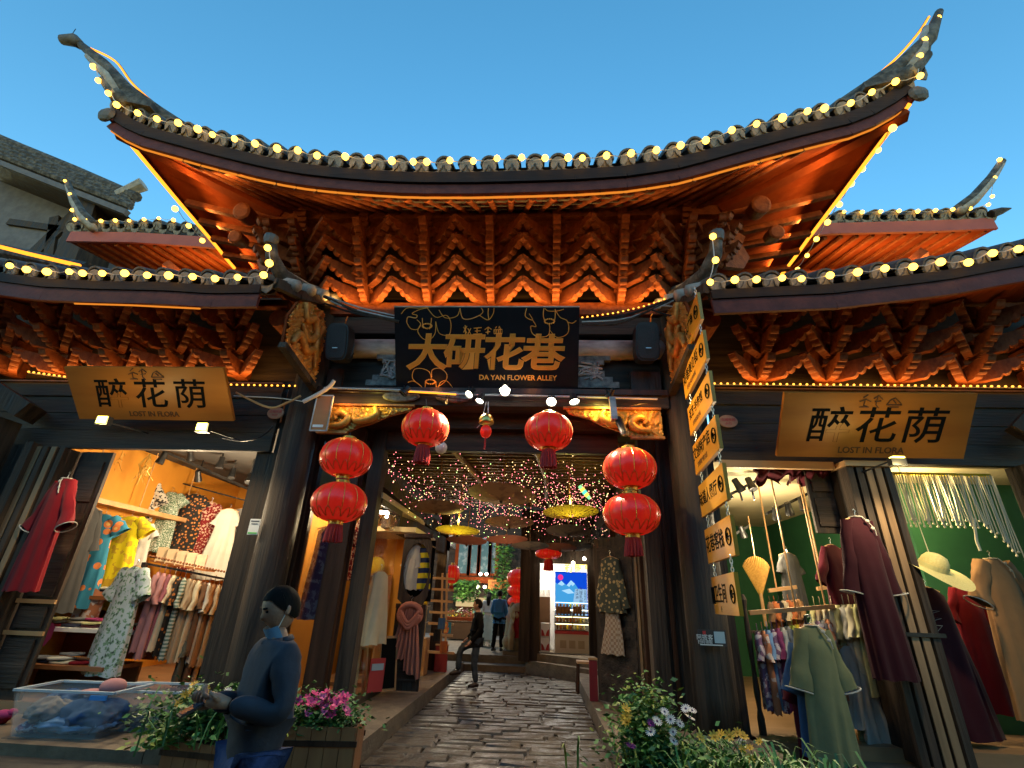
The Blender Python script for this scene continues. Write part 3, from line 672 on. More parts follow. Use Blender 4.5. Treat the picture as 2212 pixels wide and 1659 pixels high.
# ================================================================== SIGNS
M['signblack'] = mat('matt black sign board', (.004, .005, .008), (.006, .007, .011), 3, .6, .05, 40, spec=.15)
M['ink'] = mat('black brush ink', (.005, .005, .0045), None, rough=.85, spec=.1)
M['amberpaint'] = mat('amber sign letters', (.62, .235, .02), (.70, .27, .03), 8, .5)
M['amberline'] = mat('bright amber outline', (.80, .36, .06), None, rough=.45)
# the black name board over the alley, leaning forward
sb, st = V((0, 7.80, 5.20)), V((0, 7.05, 6.45))
w = (st-sb).normalized(); u = V((1, 0, 0)); n = u.cross(w); H = (st-sb).length; W = 3.24; c = (sb+st)/2 + V((-.06, 0, 0))
sg = thing('name_board', 'large black board with amber characters and flower outlines over the alley entrance', 'sign', (0, 7.8, 5.2))
MB().prism([(-W/2, -H/2), (W/2, -H/2), (W/2, H/2), (-W/2, H/2)], c, u, w, n, .07).build('board', M['signblack'], sg)
MB().bar(c+w*(H/2+.012)-u*W/2, c+w*(H/2+.012)+u*W/2, .08, .02, up=w).build('top_edge', M['greywood'], sg)
f = c+n*.036
P = lambda px, py: ((px/1088-.5)*W, (.5-py/470)*H)     # board-local pixels of an enlarged view
def PP(*pts): return [P(x-492, y-145) for x, y in pts]
for i, ch in enumerate('大研花巷'):
    o = f+u*((-1.06, -.40, .30, .99)[i])+w*(-.10+(.0, .02, .0, .0)[i])
    text('character', ch, .66, o+n*.001, u, w, M['amberline'], sg, off=.019, ext=.003, shear=.08, sx=1.12)
    text('character', ch, .66, o+n*.009, u, w, M['amberpaint'], sg, off=.009, ext=.003, shear=.08, sx=1.12)
text('small_lettering', 'DA YAN FLOWER ALLEY', .125, f+u*.56+w*-.50, u, w, M['amberline'], sg, off=.002, ext=.003)
fl = [bez(*PP((535, 182), (570, 150), (640, 150), (700, 145))), bez(*PP((566, 230), (575, 200), (620, 205), (628, 190), (600, 180), (640, 160), (690, 148))), bez(*PP((566, 230), (590, 265), (630, 268), (650, 240), (628, 215))),
      bez(*PP((650, 240), (632, 280), (660, 320), (700, 328), (735, 290), (740, 225))), bez(*PP((690, 148), (740, 200), (800, 190), (825, 215), (830, 260), (815, 300), (760, 290), (740, 225))), bez(*PP((760, 160), (790, 200), (830, 205), (870, 190), (885, 150))),
      bez(*PP((885, 150), (900, 205), (945, 210), (1000, 190))), bez(*PP((1000, 190), (1020, 170), (1010, 148))), bez(*PP((1000, 190), (1050, 215), (1080, 180), (1085, 148))), bez(*PP((1055, 215), (1050, 180), (1052, 150))),
      bez(*PP((660, 205), (665, 250), (690, 268))), bez(*PP((715, 205), (710, 240), (700, 268))),
      bez(*PP((1275, 150), (1268, 195), (1310, 215), (1290, 180))), bez(*PP((1310, 215), (1330, 250), (1300, 250), (1310, 290), (1350, 310), (1400, 300), (1410, 260), (1405, 235))), bez(*PP((1410, 270), (1450, 310), (1500, 300), (1520, 270), (1510, 220), (1470, 200), (1440, 160))),
      bez(*PP((1375, 150), (1372, 190), (1385, 235))), bez(*PP((1440, 155), (1440, 200), (1432, 235))), bez(*PP((1510, 225), (1540, 232), (1562, 218))), bez(*PP((1380, 150), (1400, 165), (1450, 165), (1490, 155))),
      bez(*PP((565, 572), (600, 565), (640, 590), (660, 612))), bez(*PP((640, 590), (595, 550), (605, 500), (650, 492), (695, 510), (710, 550))), bez(*PP((710, 540), (715, 500), (760, 490), (800, 520), (795, 560), (745, 600))), bez(*PP((750, 600), (765, 570), (800, 562), (835, 600), (832, 616))),
      bez(*PP((672, 565), (668, 612))), bez(*PP((735, 565), (738, 612)))]
ribbon(fl, .0068, f, u, w, M['amberline'], 'flower_outline', sg)['kind'] = 'stuff'
st_ = MB()
for cx, cy in ((688, 250), (1408, 222), (702, 568)):
    for q in range(16):
        t = 2*math.pi*q/16; a, b = P(cx-492+28*math.cos(t), cy-145+13*math.sin(t)); st_.sphere(f+u*a+w*b+n*.006, .014, 6, 4)
tag(st_.build('flower_stamen', M['amberline'], sg), kind='stuff')
gl = [[(905, 255), (925, 290)], [(925, 250), (905, 285)], [(915, 245), (917, 295)], [(930, 262), (948, 296)], [(948, 262), (930, 296)], [(965, 262), (1012, 258)], [(985, 260), (985, 290)], [(962, 295), (1015, 293)], [(972, 278), (1005, 276)], [(1030, 270), (1050, 255), (1070, 268)], [(1050, 255), (1048, 295)], [(1035, 285), (1062, 280)], [(1085, 270), (1132, 268), (1132, 290), (1085, 292), (1085, 270)], [(1098, 268), (1096, 290)], [(1110, 268), (1110, 290)], [(1122, 258), (1120, 290)], [(1092, 262), (1100, 252)], [(1112, 262), (1118, 250)]]
ribbon([PP(*g) for g in gl], .009, f, u, w, M['amberline'], 'pictograph', sg)['kind'] = 'stuff'
lamp('led_light', (-.95, 7.55, 5.2), .6, (1, .35, .06), .05, sg); lamp('led_light', (.75, 7.5, 5.22), .45, (1, .35, .06), .05, sg)

# the two honey coloured shop boards
def shop_board(TL, TR, BL, BR, label, ink):
    a, b = A(*BL, 7.55), A(*BR, 7.55); cB = (a+b)/2; wd = (b-a).length
    t0, t1 = A(*TL, 6.92), A(*TR, 6.92); cT = (t0+t1)/2
    u = V((b-a)); u.z *= .3; u.normalize(); w = (cT-cB); h = w.length; w = (w-u*w.dot(u)).normalized(); n = u.cross(w); c = (cB+cT)/2
    t = thing('shop_board', label, 'sign', cB, 0, 'honey coloured shop name boards')
    MB().prism([(-wd/2, -h/2), (wd/2, -h/2), (wd/2, h/2), (-wd/2, h/2)], c, u, w, n, .06).build('board', M['signwood'], t)
    f = c+n*.031
    for i, ch in enumerate('醉花荫'): text('character', ch, h*.58, f+u*wd*(-.245+.25*i)-w*h*.03, u, w, ink, t, off=.0045, shear=.08, sx=1.1)
    text('small_lettering', 'LOST IN FLORA', h*.135, f-w*h*.385, u, w, M['letterbrown'], t, off=.003)
    g = [[(-.2, .0), (-.12, .03), (-.05, .0)], [(-.13, .03), (-.14, -.05), (-.07, -.07), (-.19, -.07)], [(-.16, .05), (-.1, .09)], [(-.02, .04), (.04, .08), (.1, .03)], [(.03, .07), (.02, -.04), (.06, -.08)], [(.0, .0), (.08, .01)], [(.16, -.04), (.2, .02), (.26, .05), (.32, .0), (.36, -.04), (.16, -.04)], [(.2, -.07), (.32, -.07)], [(.24, .02), (.28, -.02)]]
    ribbon([[(x*1.1-.06, y*1.2+h*.37) for x, y in p] for p in g], .009, f, u, w, M['letterbrown'], 'pictograph', t)
    for k in (-.3, .3): MB().tube([c+u*wd*k+w*h*.48-n*.03, c+u*wd*k+w*h*.48-n*.03+V((0, .5, .25))], .012, 5).build('hanger_bar', M['blackmetal'], t)
    return t, c, u, w, n, wd, h
M['letterbrown'] = mat('brown burnt lettering', (.10, .04, .012), None, rough=.6)
LB = shop_board((145, 788), (480, 797), (175, 905), (508, 907), 'honey wood shop board lit from below above the orange walled shop, at left', M['ink'])
RB_ = shop_board((1687, 853), (2118, 843), (1675, 987), (2075, 987), 'honey wood shop board with one bright spot on its lower edge, at right', M['ink'])

# the chain of seven yellow direction boards
LET = ['遗忘·西江广场', '花巷美食街', '花艺·手作馆', '文创特产店', '味道人餐厅', '花巷客栈', '卫生间']
SUB = ['西江洛河广场方向', '花巷小吃美食城', '手作体验空间', '文创特产集合店', '', '', '']
DESC = ['topmost, under the right eave beak', 'second from the top', 'third from the top', 'fourth from the top', 'fifth, level with the shop doorway top', 'sixth, second from the bottom', 'lowest, reading 卫生间']
prev = None
for i in range(7):
    z1_ = 5.88-.617*i; hh = .44; y0, y1 = 5.80, 7.25-.03*i; x0, x1 = 3.13+.0*i, 3.24
    if i == 6: x0 = 3.08
    a, b = V((x1, y1, z1_-hh/2)), V((x0, y0, z1_-hh/2)); u = (b-a).normalized(); L = (b-a).length; w = V((0, 0, 1)); n = u.cross(w); c = (a+b)/2
    t = thing('direction_board', 'yellow direction board hung on chains, %s' % DESC[i], 'sign', (c.x, c.y, z1_-hh), 0, 'chain of yellow direction boards')
    MB().prism([(-L/2, -hh/2), (L/2, -hh/2), (L/2, hh/2), (-L/2, hh/2)], c, u, w, n, .045).build('board', M['tagwood'], t)
    f = c+n*.024
    k = len(LET[i]); sz = .20 if i < 5 else .23
    text('lettering', LET[i], sz if k < 6 else .165, f-u*.18+w*(.06 if SUB[i] else .0), u, w, M['ink'], t, off=.003, ext=.002)
    if SUB[i]: text('small_lettering', SUB[i], .085, f-u*.2-w*.12, u, w, M['letterbrown'], t, ext=.002)
    if i == 6:
        text('small_lettering', '←', .1, f-u*.2-w*.16, u, w, M['letterbrown'], t, ext=.002)
        ribbon([[(-.62, -.1), (-.62, .1)], [(-.52, -.1), (-.52, .1)]], .014, f, u, w, M['ink'], 'pictograph', t)
    ring = [(L*.38+.095*math.cos(2*math.pi*q/20), .095*math.sin(2*math.pi*q/20)) for q in range(21)]
    ribbon([ring, [(L*.38+.05, .0), (L*.38-.05, .0), (L*.38-.01, .04)], [(L*.38-.05, 0), (L*.38-.01, -.04)]], .008, f, u, w, M['ink'], 'arrow_ring', t)
    for q in (-.36, .40):
        top = c+u*L*q+w*hh/2
        ch = MB()
        for j in range(4):
            zc = .03+.045*j
            ch.tube([top+w*(zc+.03*math.cos(2*math.pi*e/8))+(u if j % 2 else n)*.014*math.sin(2*math.pi*e/8) for e in range(9)], .006, 4)
        ch.build('chain', M['steel'], t)

# small plates and stickers
t = thing('notice_plate', 'blank amber notice plate with a small white label on the left pillar', 'plate', A(690, 900, 7.55)); 
a = [A(688, 856, 7.55), A(712, 858, 7.55), A(708, 930, 7.55), A(676, 928, 7.55)]
cc = sum(a, V())/4; u = V((1, 0, 0)); w = V((0, 0, 1)); n = u.cross(w)
MB().prism([(-.14, -.31), (.14, -.31), (.14, .31), (-.14, .31)], cc, u, w, n, .03).build('plate', M['signwood'], t)
fr = MB()
for p, q in (((-.145, -.32), (-.145, .32)), ((.145, -.32), (.145, .32)), ((-.145, -.32), (.145, -.32)), ((-.145, .32), (.145, .32))): fr.bar(cc+u*p[0]+w*p[1]+n*.012, cc+u*q[0]+w*q[1]+n*.012, .022, .022, up=n)
fr.build('plate_frame', M['greywood'], t)
MB().box(cc+w*-.24+n*.02-u*.02, (.18, .012, .045)).build('label_sticker', M['white'], t)
def card(label, px, py, Y, wd, h, base, stripes, x=None):
    c = A(px, py, Y); t = thing('wall_card', label, 'card', c)
    MB().box(c, (wd, .012, h)).build('card', base, t)
    for k, (dx, dz, sw, sh, mt) in enumerate(stripes): MB().box(c+V((dx, -.009-.001*k, dz)), (sw, .006, sh)).build('print', mt, t)
    return t
M['inkgrey'] = mat('grey print', (.12, .13, .14), None); M['paleblue'] = mat('pale blue print', (.35, .45, .5), None); M['redprint'] = mat('red print', (.45, .03, .03), None); M['greenprint'] = mat('green print', (.15, .5, .15), None)
card('small white payment card stuck on the left shop door post', 549, 1138, 7.62, .17, .24, M['white'], [(0, .085, .13, .02, M['inkgrey']), (0, -.095, .14, .025, M['greenprint']), (0, .045, .1, .012, M['inkgrey'])])
t = card('dark notice card with a pale blue square on the right pillar', 1538, 1378, 7.55, .38, .20, mat('dark card', (.03, .025, .025), None), [(.10, .01, .14, .14, M['paleblue']), (-.10, .06, .04, .045, M['redprint']), (-.02, -.085, .30, .012, M['white'])])
text('lettering', '阿搭客', .075, V(t.location)+V((-.10, -.012, .0)), (1, 0, 0), (0, 0, 1), M['white'], t, ext=.001)
text('lettering', '扫码领取', .05, V(t.location)+V((-.10, -.012, -.055)), (1, 0, 0), (0, 0, 1), M['white'], t, ext=.001)
for nm, px, py in (('left', 597, 893), ('right', 1572, 911)):
    c = A(px, py, 7.86); t = thing('house_plaque', 'small oval wooden house plaque on the %s lintel boards' % nm, 'plaque', c)
    MB().lathe([(0, 0), (.15, 0), (.16, .02), (.15, .03)], c, 18, M=Matrix.Rotation(R_(90), 3, 'X') @ Matrix.Diagonal((1, .72, 1)).to_3x3()).build('plaque', mat('pinkish wood', (.34, .15, .08), (.42, .2, .11), 8, .6), t)
    text('lettering', '古城民居', .06, c+V((0, -.035, .02)), (1, 0, 0), (0, 0, 1), M['redprint'], t, ext=.001); text('lettering', '0172', .05, c+V((0, -.035, -.045)), (1, 0, 0), (0, 0, 1), M['redprint'], t, ext=.001)

# ================================================================== LANTERNS
def lantern_red():
    m = bpy.data.materials.new('red silk'); m.use_nodes = True; nt = m.node_tree; b = nt.nodes['Principled BSDF']
    b.inputs['Base Color'].default_value = (.48, .014, .008, 1); b.inputs['Roughness'].default_value = .32; b.inputs['Sheen Weight'].default_value = .3; b.inputs['Sheen Tint'].default_value = (1, .3, .15, 1)
    b.inputs['Emission Color'].default_value = (1, .02, .008, 1); b.inputs['Emission Strength'].default_value = .06
    tc = nt.nodes.new('ShaderNodeTexCoord'); nz = nt.nodes.new('ShaderNodeTexNoise'); nz.inputs['Scale'].default_value = 5; mp = nt.nodes.new('ShaderNodeMapping'); mp.inputs['Scale'].default_value = (1, 1, .5)
    nt.links.new(tc.outputs['Object'], mp.inputs[0]); nt.links.new(mp.outputs[0], nz.inputs['Vector'])
    bp = nt.nodes.new('ShaderNodeBump'); bp.inputs['Strength'].default_value = .15; bp.inputs['Distance'].default_value = .04; nt.links.new(nz.outputs[0], bp.inputs['Height']); nt.links.new(bp.outputs[0], b.inputs['Normal'])
    return m
M['silk'] = lantern_red(); M['goldtrim'] = mat('gold braid', (.75, .45, .08), (.55, .3, .04), 30, .3, .3, 60, metal=.6)
M['goldprint'] = mat('gold printed lotus', (.50, .09, .015), None, rough=.4); M['tassel'] = mat('red tassel thread', (.55, .014, .008), (.42, .009, .006), 60, .6, .3, 80, stretch=(1, 1, .05))
def lantern_body(c, r, h, parent, name='lantern_body'):
    N = 48; prof = []
    for i in range(15):
        a = -1.18+2.36*i/14; prof.append((r*math.cos(a)**.9, h/2*math.sin(a)/math.sin(1.18)))
    m = MB(); vs = []
    for rr, z in prof:
        for j in range(N):
            t = 2*math.pi*j/N; k = rr*(1-.035*(1-abs(math.sin(t*6)))**3); vs.append(V(c)+V((k*math.cos(t), k*math.sin(t), z)))
    fs = [(i*N+j, i*N+(j+1) % N, (i+1)*N+(j+1) % N, (i+1)*N+j) for i in range(14) for j in range(N)]
    m.add(vs, fs); b = m.build(name, M['silk'], parent, smooth=True)
    for j in range(12):
        t = math.pi*j/6
        MB().tube([V(c)+V((rr*.975*math.cos(t), rr*.975*math.sin(t), z)) for rr, z in prof[4:]], .006, 4).build('gold_rib', M['goldtrim'], b)
    for j in range(16):      # lotus petals printed round the underside
        t0 = 2*math.pi*j/16
        q = MB(); P = []
        for e in range(7):
            f = e/6; dt = (.5-f)*2*math.pi/16*.95; zz = .12+.22*math.sin(math.pi*f)
            i = 14*zz; i0 = int(i); rr = prof[i0][0]+(prof[i0+1][0]-prof[i0][0])*(i-i0); z = prof[i0][1]+(prof[i0+1][1]-prof[i0][1])*(i-i0)
            P.append(V(c)+V((rr*1.004*math.cos(t0+dt), rr*1.004*math.sin(t0+dt), z-.004)))
        q.tube(P, .007, 4); q.build('lotus_petal', M['goldprint'], b)
    for zz, r0 in ((h/2, prof[-1][0]), (-h/2, prof[0][0])):
        MB().lathe([(r0*.98, -.03), (r0*1.05, -.02), (r0*.62, .0), (r0*.62, .05), (r0*.5, .06)] if zz > 0 else [(r0*.5, -.06), (r0*.62, -.05), (r0*.62, 0), (r0*1.05, .02), (r0*.98, .03)], V(c)+V((0, 0, zz)), 18).build('gold_cap', M['goldtrim'], b)
    return b
def tassel(c, r, h, parent):
    m = MB()
    for ring, rr in enumerate((r, r*.6)):
        for q in range(16):
            t = 2*math.pi*q/16+ring*.2; p = V((rr*math.cos(t), rr*math.sin(t), 0))
            m.tube([V(c)+p*.8, V(c)+p+V((0, 0, -h*.5)), V(c)+p*random.uniform(1, 1.15)+V((0, 0, -h*random.uniform(.93, 1.0)))], r*.17, 4)
    m.lathe([(r*.95, -.02), (r*.95, .03)], c, 14)
    return m.build('tassel', M['tassel'], parent)
def lantern(label, tiers, top, group='red silk lanterns at the entrance', gl=None):
    """tiers: [(centre, radius, height)] from the top down"""
    t = thing('red_lantern', label, 'lantern', tiers[-1][0], 0, group)
    prev = top
    for i, (c, r, h) in enumerate(tiers):
        lantern_body(c, r, h, t)
        MB().tube([prev, V(c)+V((0, 0, h/2))], .008 if i == 0 else .10, 8).build('hanging_cord' if i == 0 else 'neck', M['blackmetal'] if i == 0 else M['tassel'], t)
        prev = V(c)-V((0, 0, h/2))
    tassel(V(tiers[-1][0])-V((0, 0, tiers[-1][2]/2+.05)), .11 if tiers[-1][1] > .3 else .05, .26 if tiers[-1][1] > .3 else .15, t)
    return t
random.seed(11)
ly = 7.3
lantern('red silk lantern pair hanging in front of the left pillar', [(A(748, 989, ly), .405, .58), (A(733, 1085, ly), .415, .56)], A(757, 935, ly))
lantern('red silk lantern pair hanging in front of the right pillar', [(A(1360, 1012, ly), .405, .58), (A(1364, 1111, ly), .415, .56)], A(1353, 955, ly))
lantern('single red silk lantern left of the little bell under the lintel', [(A(919, 924, ly), .385, .57)], A(920, 862, ly))
lantern('single red silk lantern right of the little bell under the lintel', [(A(1185, 932, ly), .385, .57)], A(1188, 872, ly))
# the bell and its tiny lantern
bc = A(1051, 907, 7.4)
t = thing('wind_bell', 'little brass bell with a tiny red lantern hanging between the two lanterns', 'bell', bc)
MB().tube([A(1055, 868, 7.4), bc+V((.02, 0, .08)), bc+V((0, 0, .05))], .008, 5).build('cord', M['white_cable'], t); MB().tube([A(1050, 868, 7.4), bc+V((-.08, 0, -.06)), bc+V((-.15, 0, -.14))], .006, 5).build('cord', M['white_cable'], t)
MB().lathe([(.02, .10), (.07, .09), (.115, .03), (.125, -.05), (.12, -.06)], bc, 16).build('bell', M['brass'], t, smooth=True)
lb = MB(); lb.sphere(bc+V((0, 0, -.20)), .095, 12, 8, (1, 1, 1.2)); lb.build('paper_lantern', M['silk'], t, smooth=True); MB().tube([bc+V((0, 0, -.3)), bc+V((-.005, 0, -.5))], [.012, .018], 6).build('tassel', M['tassel'], t)

# ================================================================== SPEAKERS, SPOTS, CABLES ROUND THE LINTEL
for nm, px in (('left', 735), ('right', 1395)):
    c = A(px, 742, 7.45); s = -1 if nm == 'left' else 1
    t = thing('wall_speaker', 'dark rounded loudspeaker on the beam %s of the black sign' % nm, 'speaker', c, 0, 'pair of wall loudspeakers')
    pr = [(.24*math.cos(a)*(1 if abs(math.cos(a)) > .3 else 1), 0) for a in (0,)]
    poly = []
    for q in range(24):
        a = 2*math.pi*q/24; e = .45; poly.append((.20*abs(math.cos(a))**e*(1 if math.cos(a) > 0 else -1), .34*abs(math.sin(a))**e*(1 if math.sin(a) > 0 else -1)))
    MB().prism(poly, c, (1, 0, 0), (0, -.25, .97), (0, .97, .25), .3).build('cabinet', M['black'], t)
    MB().prism([(a*.86, b*.9) for a, b in poly], c+V((0, -.158, -.04)), (1, 0, 0), (0, -.25, .97), (0, .97, .25), .02).build('grille', mat('speaker grille', (.02, .021, .022), (.035, .036, .037), 60, .7, .6, 90), t)
    MB().box(c+V((0, -.17, -.18)), (.09, .01, .012)).build('badge', M['steel'], t)
    MB().bar(c+V((0, .1, 0)), c+V((s*-.1, .45, .05)), .06, .1).build('bracket_mount', M['blackmetal'], t)
    MB().tube([c+V((0, .0, .33)), c+V((.01, .05, .6))] if s < 0 else [c+V((.1, 0, .33)), c+V((.16, .1, .62)), c+V((.2, .15, .7))], .012, 5).build('cable', M['brass'], t)
    MB().tube(bez(tuple(c+V((.1, .05, -.3))), tuple(c+V((.22, .05, -.22))), tuple(c+V((.24, .05, .0))), n=5), .01, 5).build('cable', M['black'], t)
def spot(label, pos, aim, g=None, power=0, ang=70, lampc=(1, .85, .6), r=.075, L=.17, group='black spotlights on the lintel rail', cat='spotlight', base=None):
    p = V(pos); d = (V(aim)-p).normalized(); t = thing('spotlight', label, cat, p, 0, group)
    Q = d.to_track_quat('Z', 'Y').to_matrix()
    MB().lathe([(.02, -L), (r*.55, -L*.95), (r*.62, -L*.5), (r*.85, -L*.3), (r, .0), (r*.92, .01), (r*.86, -.02)], p, 14, M=Q).build('lamp_housing', M['black'], t, smooth=False)
    q = MB().lathe([(0, -.012), (r*.85, -.012)], p, 14, cap=False, M=Q).build('lens', g or M['steel'], t)
    bq = V(base) if base is not None else p+V((0, .12, .2))
    MB().bar(p-d*L*.5+V((r*.7, 0, 0)), bq+V((r*.4, 0, 0)), .02, .012).build('yoke', M['blackmetal'], t); MB().bar(p-d*L*.5-V((r*.7, 0, 0)), bq-V((r*.4, 0, 0)), .02, .012).build('yoke', M['blackmetal'], t)
    if power: spotlamp('spot_light', p+d*.06, V(aim), power, ang, lampc, .05, t)
    return t
Yl = 7.5
rail = thing('cable_rail', 'thin white lit tube and cables run along the front of the lintel', 'cable')
MB().tube([A(700, 838, 7.66), A(850, 842, 7.66), A(1000, 852, 7.66), A(1200, 856, 7.66), A(1420, 862, 7.66)], .018, 6).build('white_tube', M['white_cable'], rail)
MB().tube([A(870, 845, 7.6), A(985, 852, 7.6)], .014, 6).build('lit_tube', G_LED, rail)
MB().tube(bez(*[tuple(A(x, y, 7.62)) for x, y in ((730, 845), (800, 848), (900, 850), (990, 862), (1100, 868), (1230, 866), (1330, 878), (1400, 870))], n=4), .012, 5).build('cable', M['black'], rail)
for pts, mt, rr in (([(655, 868), (690, 850), (712, 835), (722, 822)], 'white_cable', .035), ([(510, 848), (580, 880), (620, 870), (650, 855)], 'palewood', .02), ([(505, 855), (600, 860), (660, 868)], 'white_cable', .008), ([(715, 650), (760, 668), (860, 690)], 'greywood', .022), ([(705, 640), (780, 665), (862, 684)], 'greywood', .014), ([(700, 655), (780, 680), (862, 690)], 'black', .02), ([(700, 640), (770, 672), (862, 695)], 'darkwood', .03), ([(1257, 690), (1350, 680), (1440, 650), (1500, 628)], 'black', .025), ([(1257, 695), (1340, 690), (1420, 665), (1490, 632)], 'greywood', .012), ([(1257, 700), (1330, 700), (1400, 672), (1500, 622)], 'darkwood', .02), ([(1330, 690), (1390, 668), (1440, 680), (1475, 690)], 'black', .016), ([(1400, 660), (1450, 662), (1480, 672)], 'greywood', .012), ([(590, 920), (560, 945), (520, 952), (480, 945)], 'black', .014), ([(1480, 855), (1500, 900), (1524, 958)], 'black', .012)):
    MB().tube(bez(*[tuple(A(x, y, 7.15 if y < 720 else 7.5)) for x, y in pts], n=6), rr, 6).build('cable', M[mt], rail)
spot('twin head black spotlight shining on the left lantern, just left of the sign centre', A(1013, 852, Yl), A(950, 905, 7.0), G_SPOT, 45, 60, (1, .75, .45))
spot('black spotlight facing down, second from left under the sign', A(1036, 866, Yl), V((-1.5, 5.9, .2)), G_SPOT, 150, 85)
t = spot('four bulb cluster lamp glaring at the camera below the sign', A(1091, 845, Yl), V((CAMX, 0, 1.8)), G_SPOT, 90, 110, r=.09)
for a, b in ((.055, 0), (-.055, 0), (0, .055), (0, -.055)): MB().sphere(A(1091, 845, Yl-.04)+V((a*.85, -.05, b*.85)), .04, 8, 6).build('cluster_bulb', G_SPOT, t, smooth=True)
spot('bright spotlight above the right single lantern', A(1191, 868, Yl), A(1187, 910, 7.0), G_SPOT, 40, 75, (1, .75, .45), r=.09); spotlamp('spot_light', A(1245, 880, 7.3), (.5, 9.5, 0), 60, 80, (1, .78, .48), .05, rail)
spot('black spotlight facing down right of the bright one', A(1241, 868, Yl), V((2.4, 5.9, .2)), G_SPOT, 150, 85, r=.09)
spot('unlit black flood lamp at the left end of the lintel', A(870, 850, Yl), A(820, 900, 7.4), None, r=.08); spot('small unlit black clip lamp left of the twin head', A(965, 868, Yl), A(1000, 880, 7.2), None, r=.05)
spot('greenish flood lamp shining on the right carved bracket', A(1315, 858, Yl), A(1290, 905, 7.8), G_SPOTY, 9, 110, (1, .8, .15), r=.07); lamp('spot_light', A(800, 868, 7.55), 1.6, (1, .75, .12), .04, rail)
lamp('spot_light', A(735, 868, 7.5), 2.0, (1, .42, .08), .04, rail); lamp('spot_light', A(1395, 885, 7.5), 2.4, (1, .36, .06), .04, rail); lamp('spot_light', A(1290, 880, 7.55), 1.0, (1, .75, .12), .04, rail)
# security cameras on the right bracket
t = thing('security_camera', 'long white bullet camera and black lamp tube on the right carved bracket', 'camera', A(1330, 890, 7.4))
MB().bar(A(1322, 860, 7.45), A(1327, 908, 7.35), .10, .09).build('housing', M['greywood'], t); MB().tube([A(1335, 905, 7.4), A(1350, 938, 7.2)], .06, 12).build('tube_body', M['black'], t); MB().lathe([(.05, -.01), (.065, .04), (.05, .05)], A(1351, 939, 7.18), 12).build('lens_ring', M['steel'], t); spotlamp('board_light', (1.9, 6.9, 4.75), (3.2, 6.5, 4.2), 42, 120, (1, .72, .3), .05, t)
t = thing('security_camera', 'small white dome camera under the beam by the left single lantern', 'camera', A(953, 967, 8.2)); MB().sphere(A(953, 967, 8.2), .11, 12, 8).build('dome', M['white'], t, smooth=True); MB().bar(A(953, 955, 8.2), A(953, 963, 8.2), .1, .1).build('mount', M['white'], t)
# yellow floodlights under the shop boards
for nm, px, py, dx in (('left of the two on the left shop sign rail', 225, 910, 40), ('right of the two on the left shop sign rail', 440, 925, -10)):
    p = A(px, py, 6.85); t = thing('flood_lamp', 'small square yellow flood lamp, %s' % nm, 'flood lamp', p, 0, 'yellow flood lamps under the shop boards')
    MB().box(p, (.2, .09, .14)).build('housing', M['black'], t); MB().box(p+V((.0, -.05, .01)), (.16, .02, .11)).build('lens', G_SPOTY, t); MB().bar(p, p+V((0, .9, .1)), .02, .02).build('arm', M['blackmetal'], t)
    lamp('flood_light', p+V((.0, -.14, .0)), 5, (1, .74, .3), .06, t); spotlamp('flood_light', p+V((0, -.1, -.08)), (p.x, 7.3, 0), 45, 140, (1, .76, .42), .06, t)
p = A(1938, 990, 6.85); t = thing('flood_lamp', 'small yellow flood lamp glowing at the foot of the right shop board', 'flood lamp', p, 0, 'yellow flood lamps under the shop boards')
MB().box(p+V((0, .02, -.05)), (.2, .09, .1)).build('housing', M['black'], t); MB().box(p+V((0, .0, .01)), (.16, .08, .02)).build('lens', G_SPOTY, t); MB().bar(p, p+V((0, .9, .0)), .02, .02).build('arm', M['blackmetal'], t); lamp('flood_light', p+V((0, -.06, .12)), .6, (1, .72, .05), .03, t); lamp('flood_light', p+V((0, -.12, -.12)), 7, (1, .74, .3), .06, t); spotlamp('flood_light', p+V((0, -.1, -.12)), (p.x-.3, 7.1, 0), 65, 145, (1, .76, .42), .06, t)
# ================================================================== GARMENTS
def pal(name, *a, **k):
    M[name] = fabric(name, *a, **k); return M[name]
pal('crimson', (.19, .006, .012)); pal('maroon', (.036, .004, .009)); pal('maroon2', (.085, .008, .016)); pal('sage', (.17, .185, .095)); pal('tan', (.30, .15, .06)); pal('cream', (.62, .55, .38)); pal('offwhite', (.48, .46, .40)); pal('navy', (.02, .025, .05))
pal('denim', (.045, .10, .22)); pal('pinkdress', (.42, .22, .22), (.34, .15, .16)); pal('blackcloth', (.012, .012, .014)); pal('beige', (.40, .31, .20)); pal('mustard', (.62, .46, .03), (.52, .36, .02)); pal('peach', (.52, .20, .13), (.42, .15, .10)); pal('charcoal', (.05, .05, .05))
pal('blueprint', (.03, .17, .26), (.55, .17, .05), 'dots', 5, (.6, .35, .1)); pal('yellowprint', (.58, .46, .01), (.40, .26, .02), 'blotch', 6); pal('leafprint', (.40, .46, .47), (.16, .27, .17), 'blotch', 13, (.05, .07, .07)); pal('greenwhite', (.10, .16, .10), (.55, .58, .50), 'blotch', 42)
pal('blackfloral', (.02, .018, .016), (.35, .12, .03), 'dots', 16, (.4, .3, .1)); pal('redfloral', (.16, .012, .012), (.45, .30, .22), 'blotch', 18); pal('bwprint', (.55, .52, .46), (.03, .03, .03), 'blotch', 14); pal('stripegreen', (.10, .16, .13), (.42, .45, .38), 'stripe', 7)
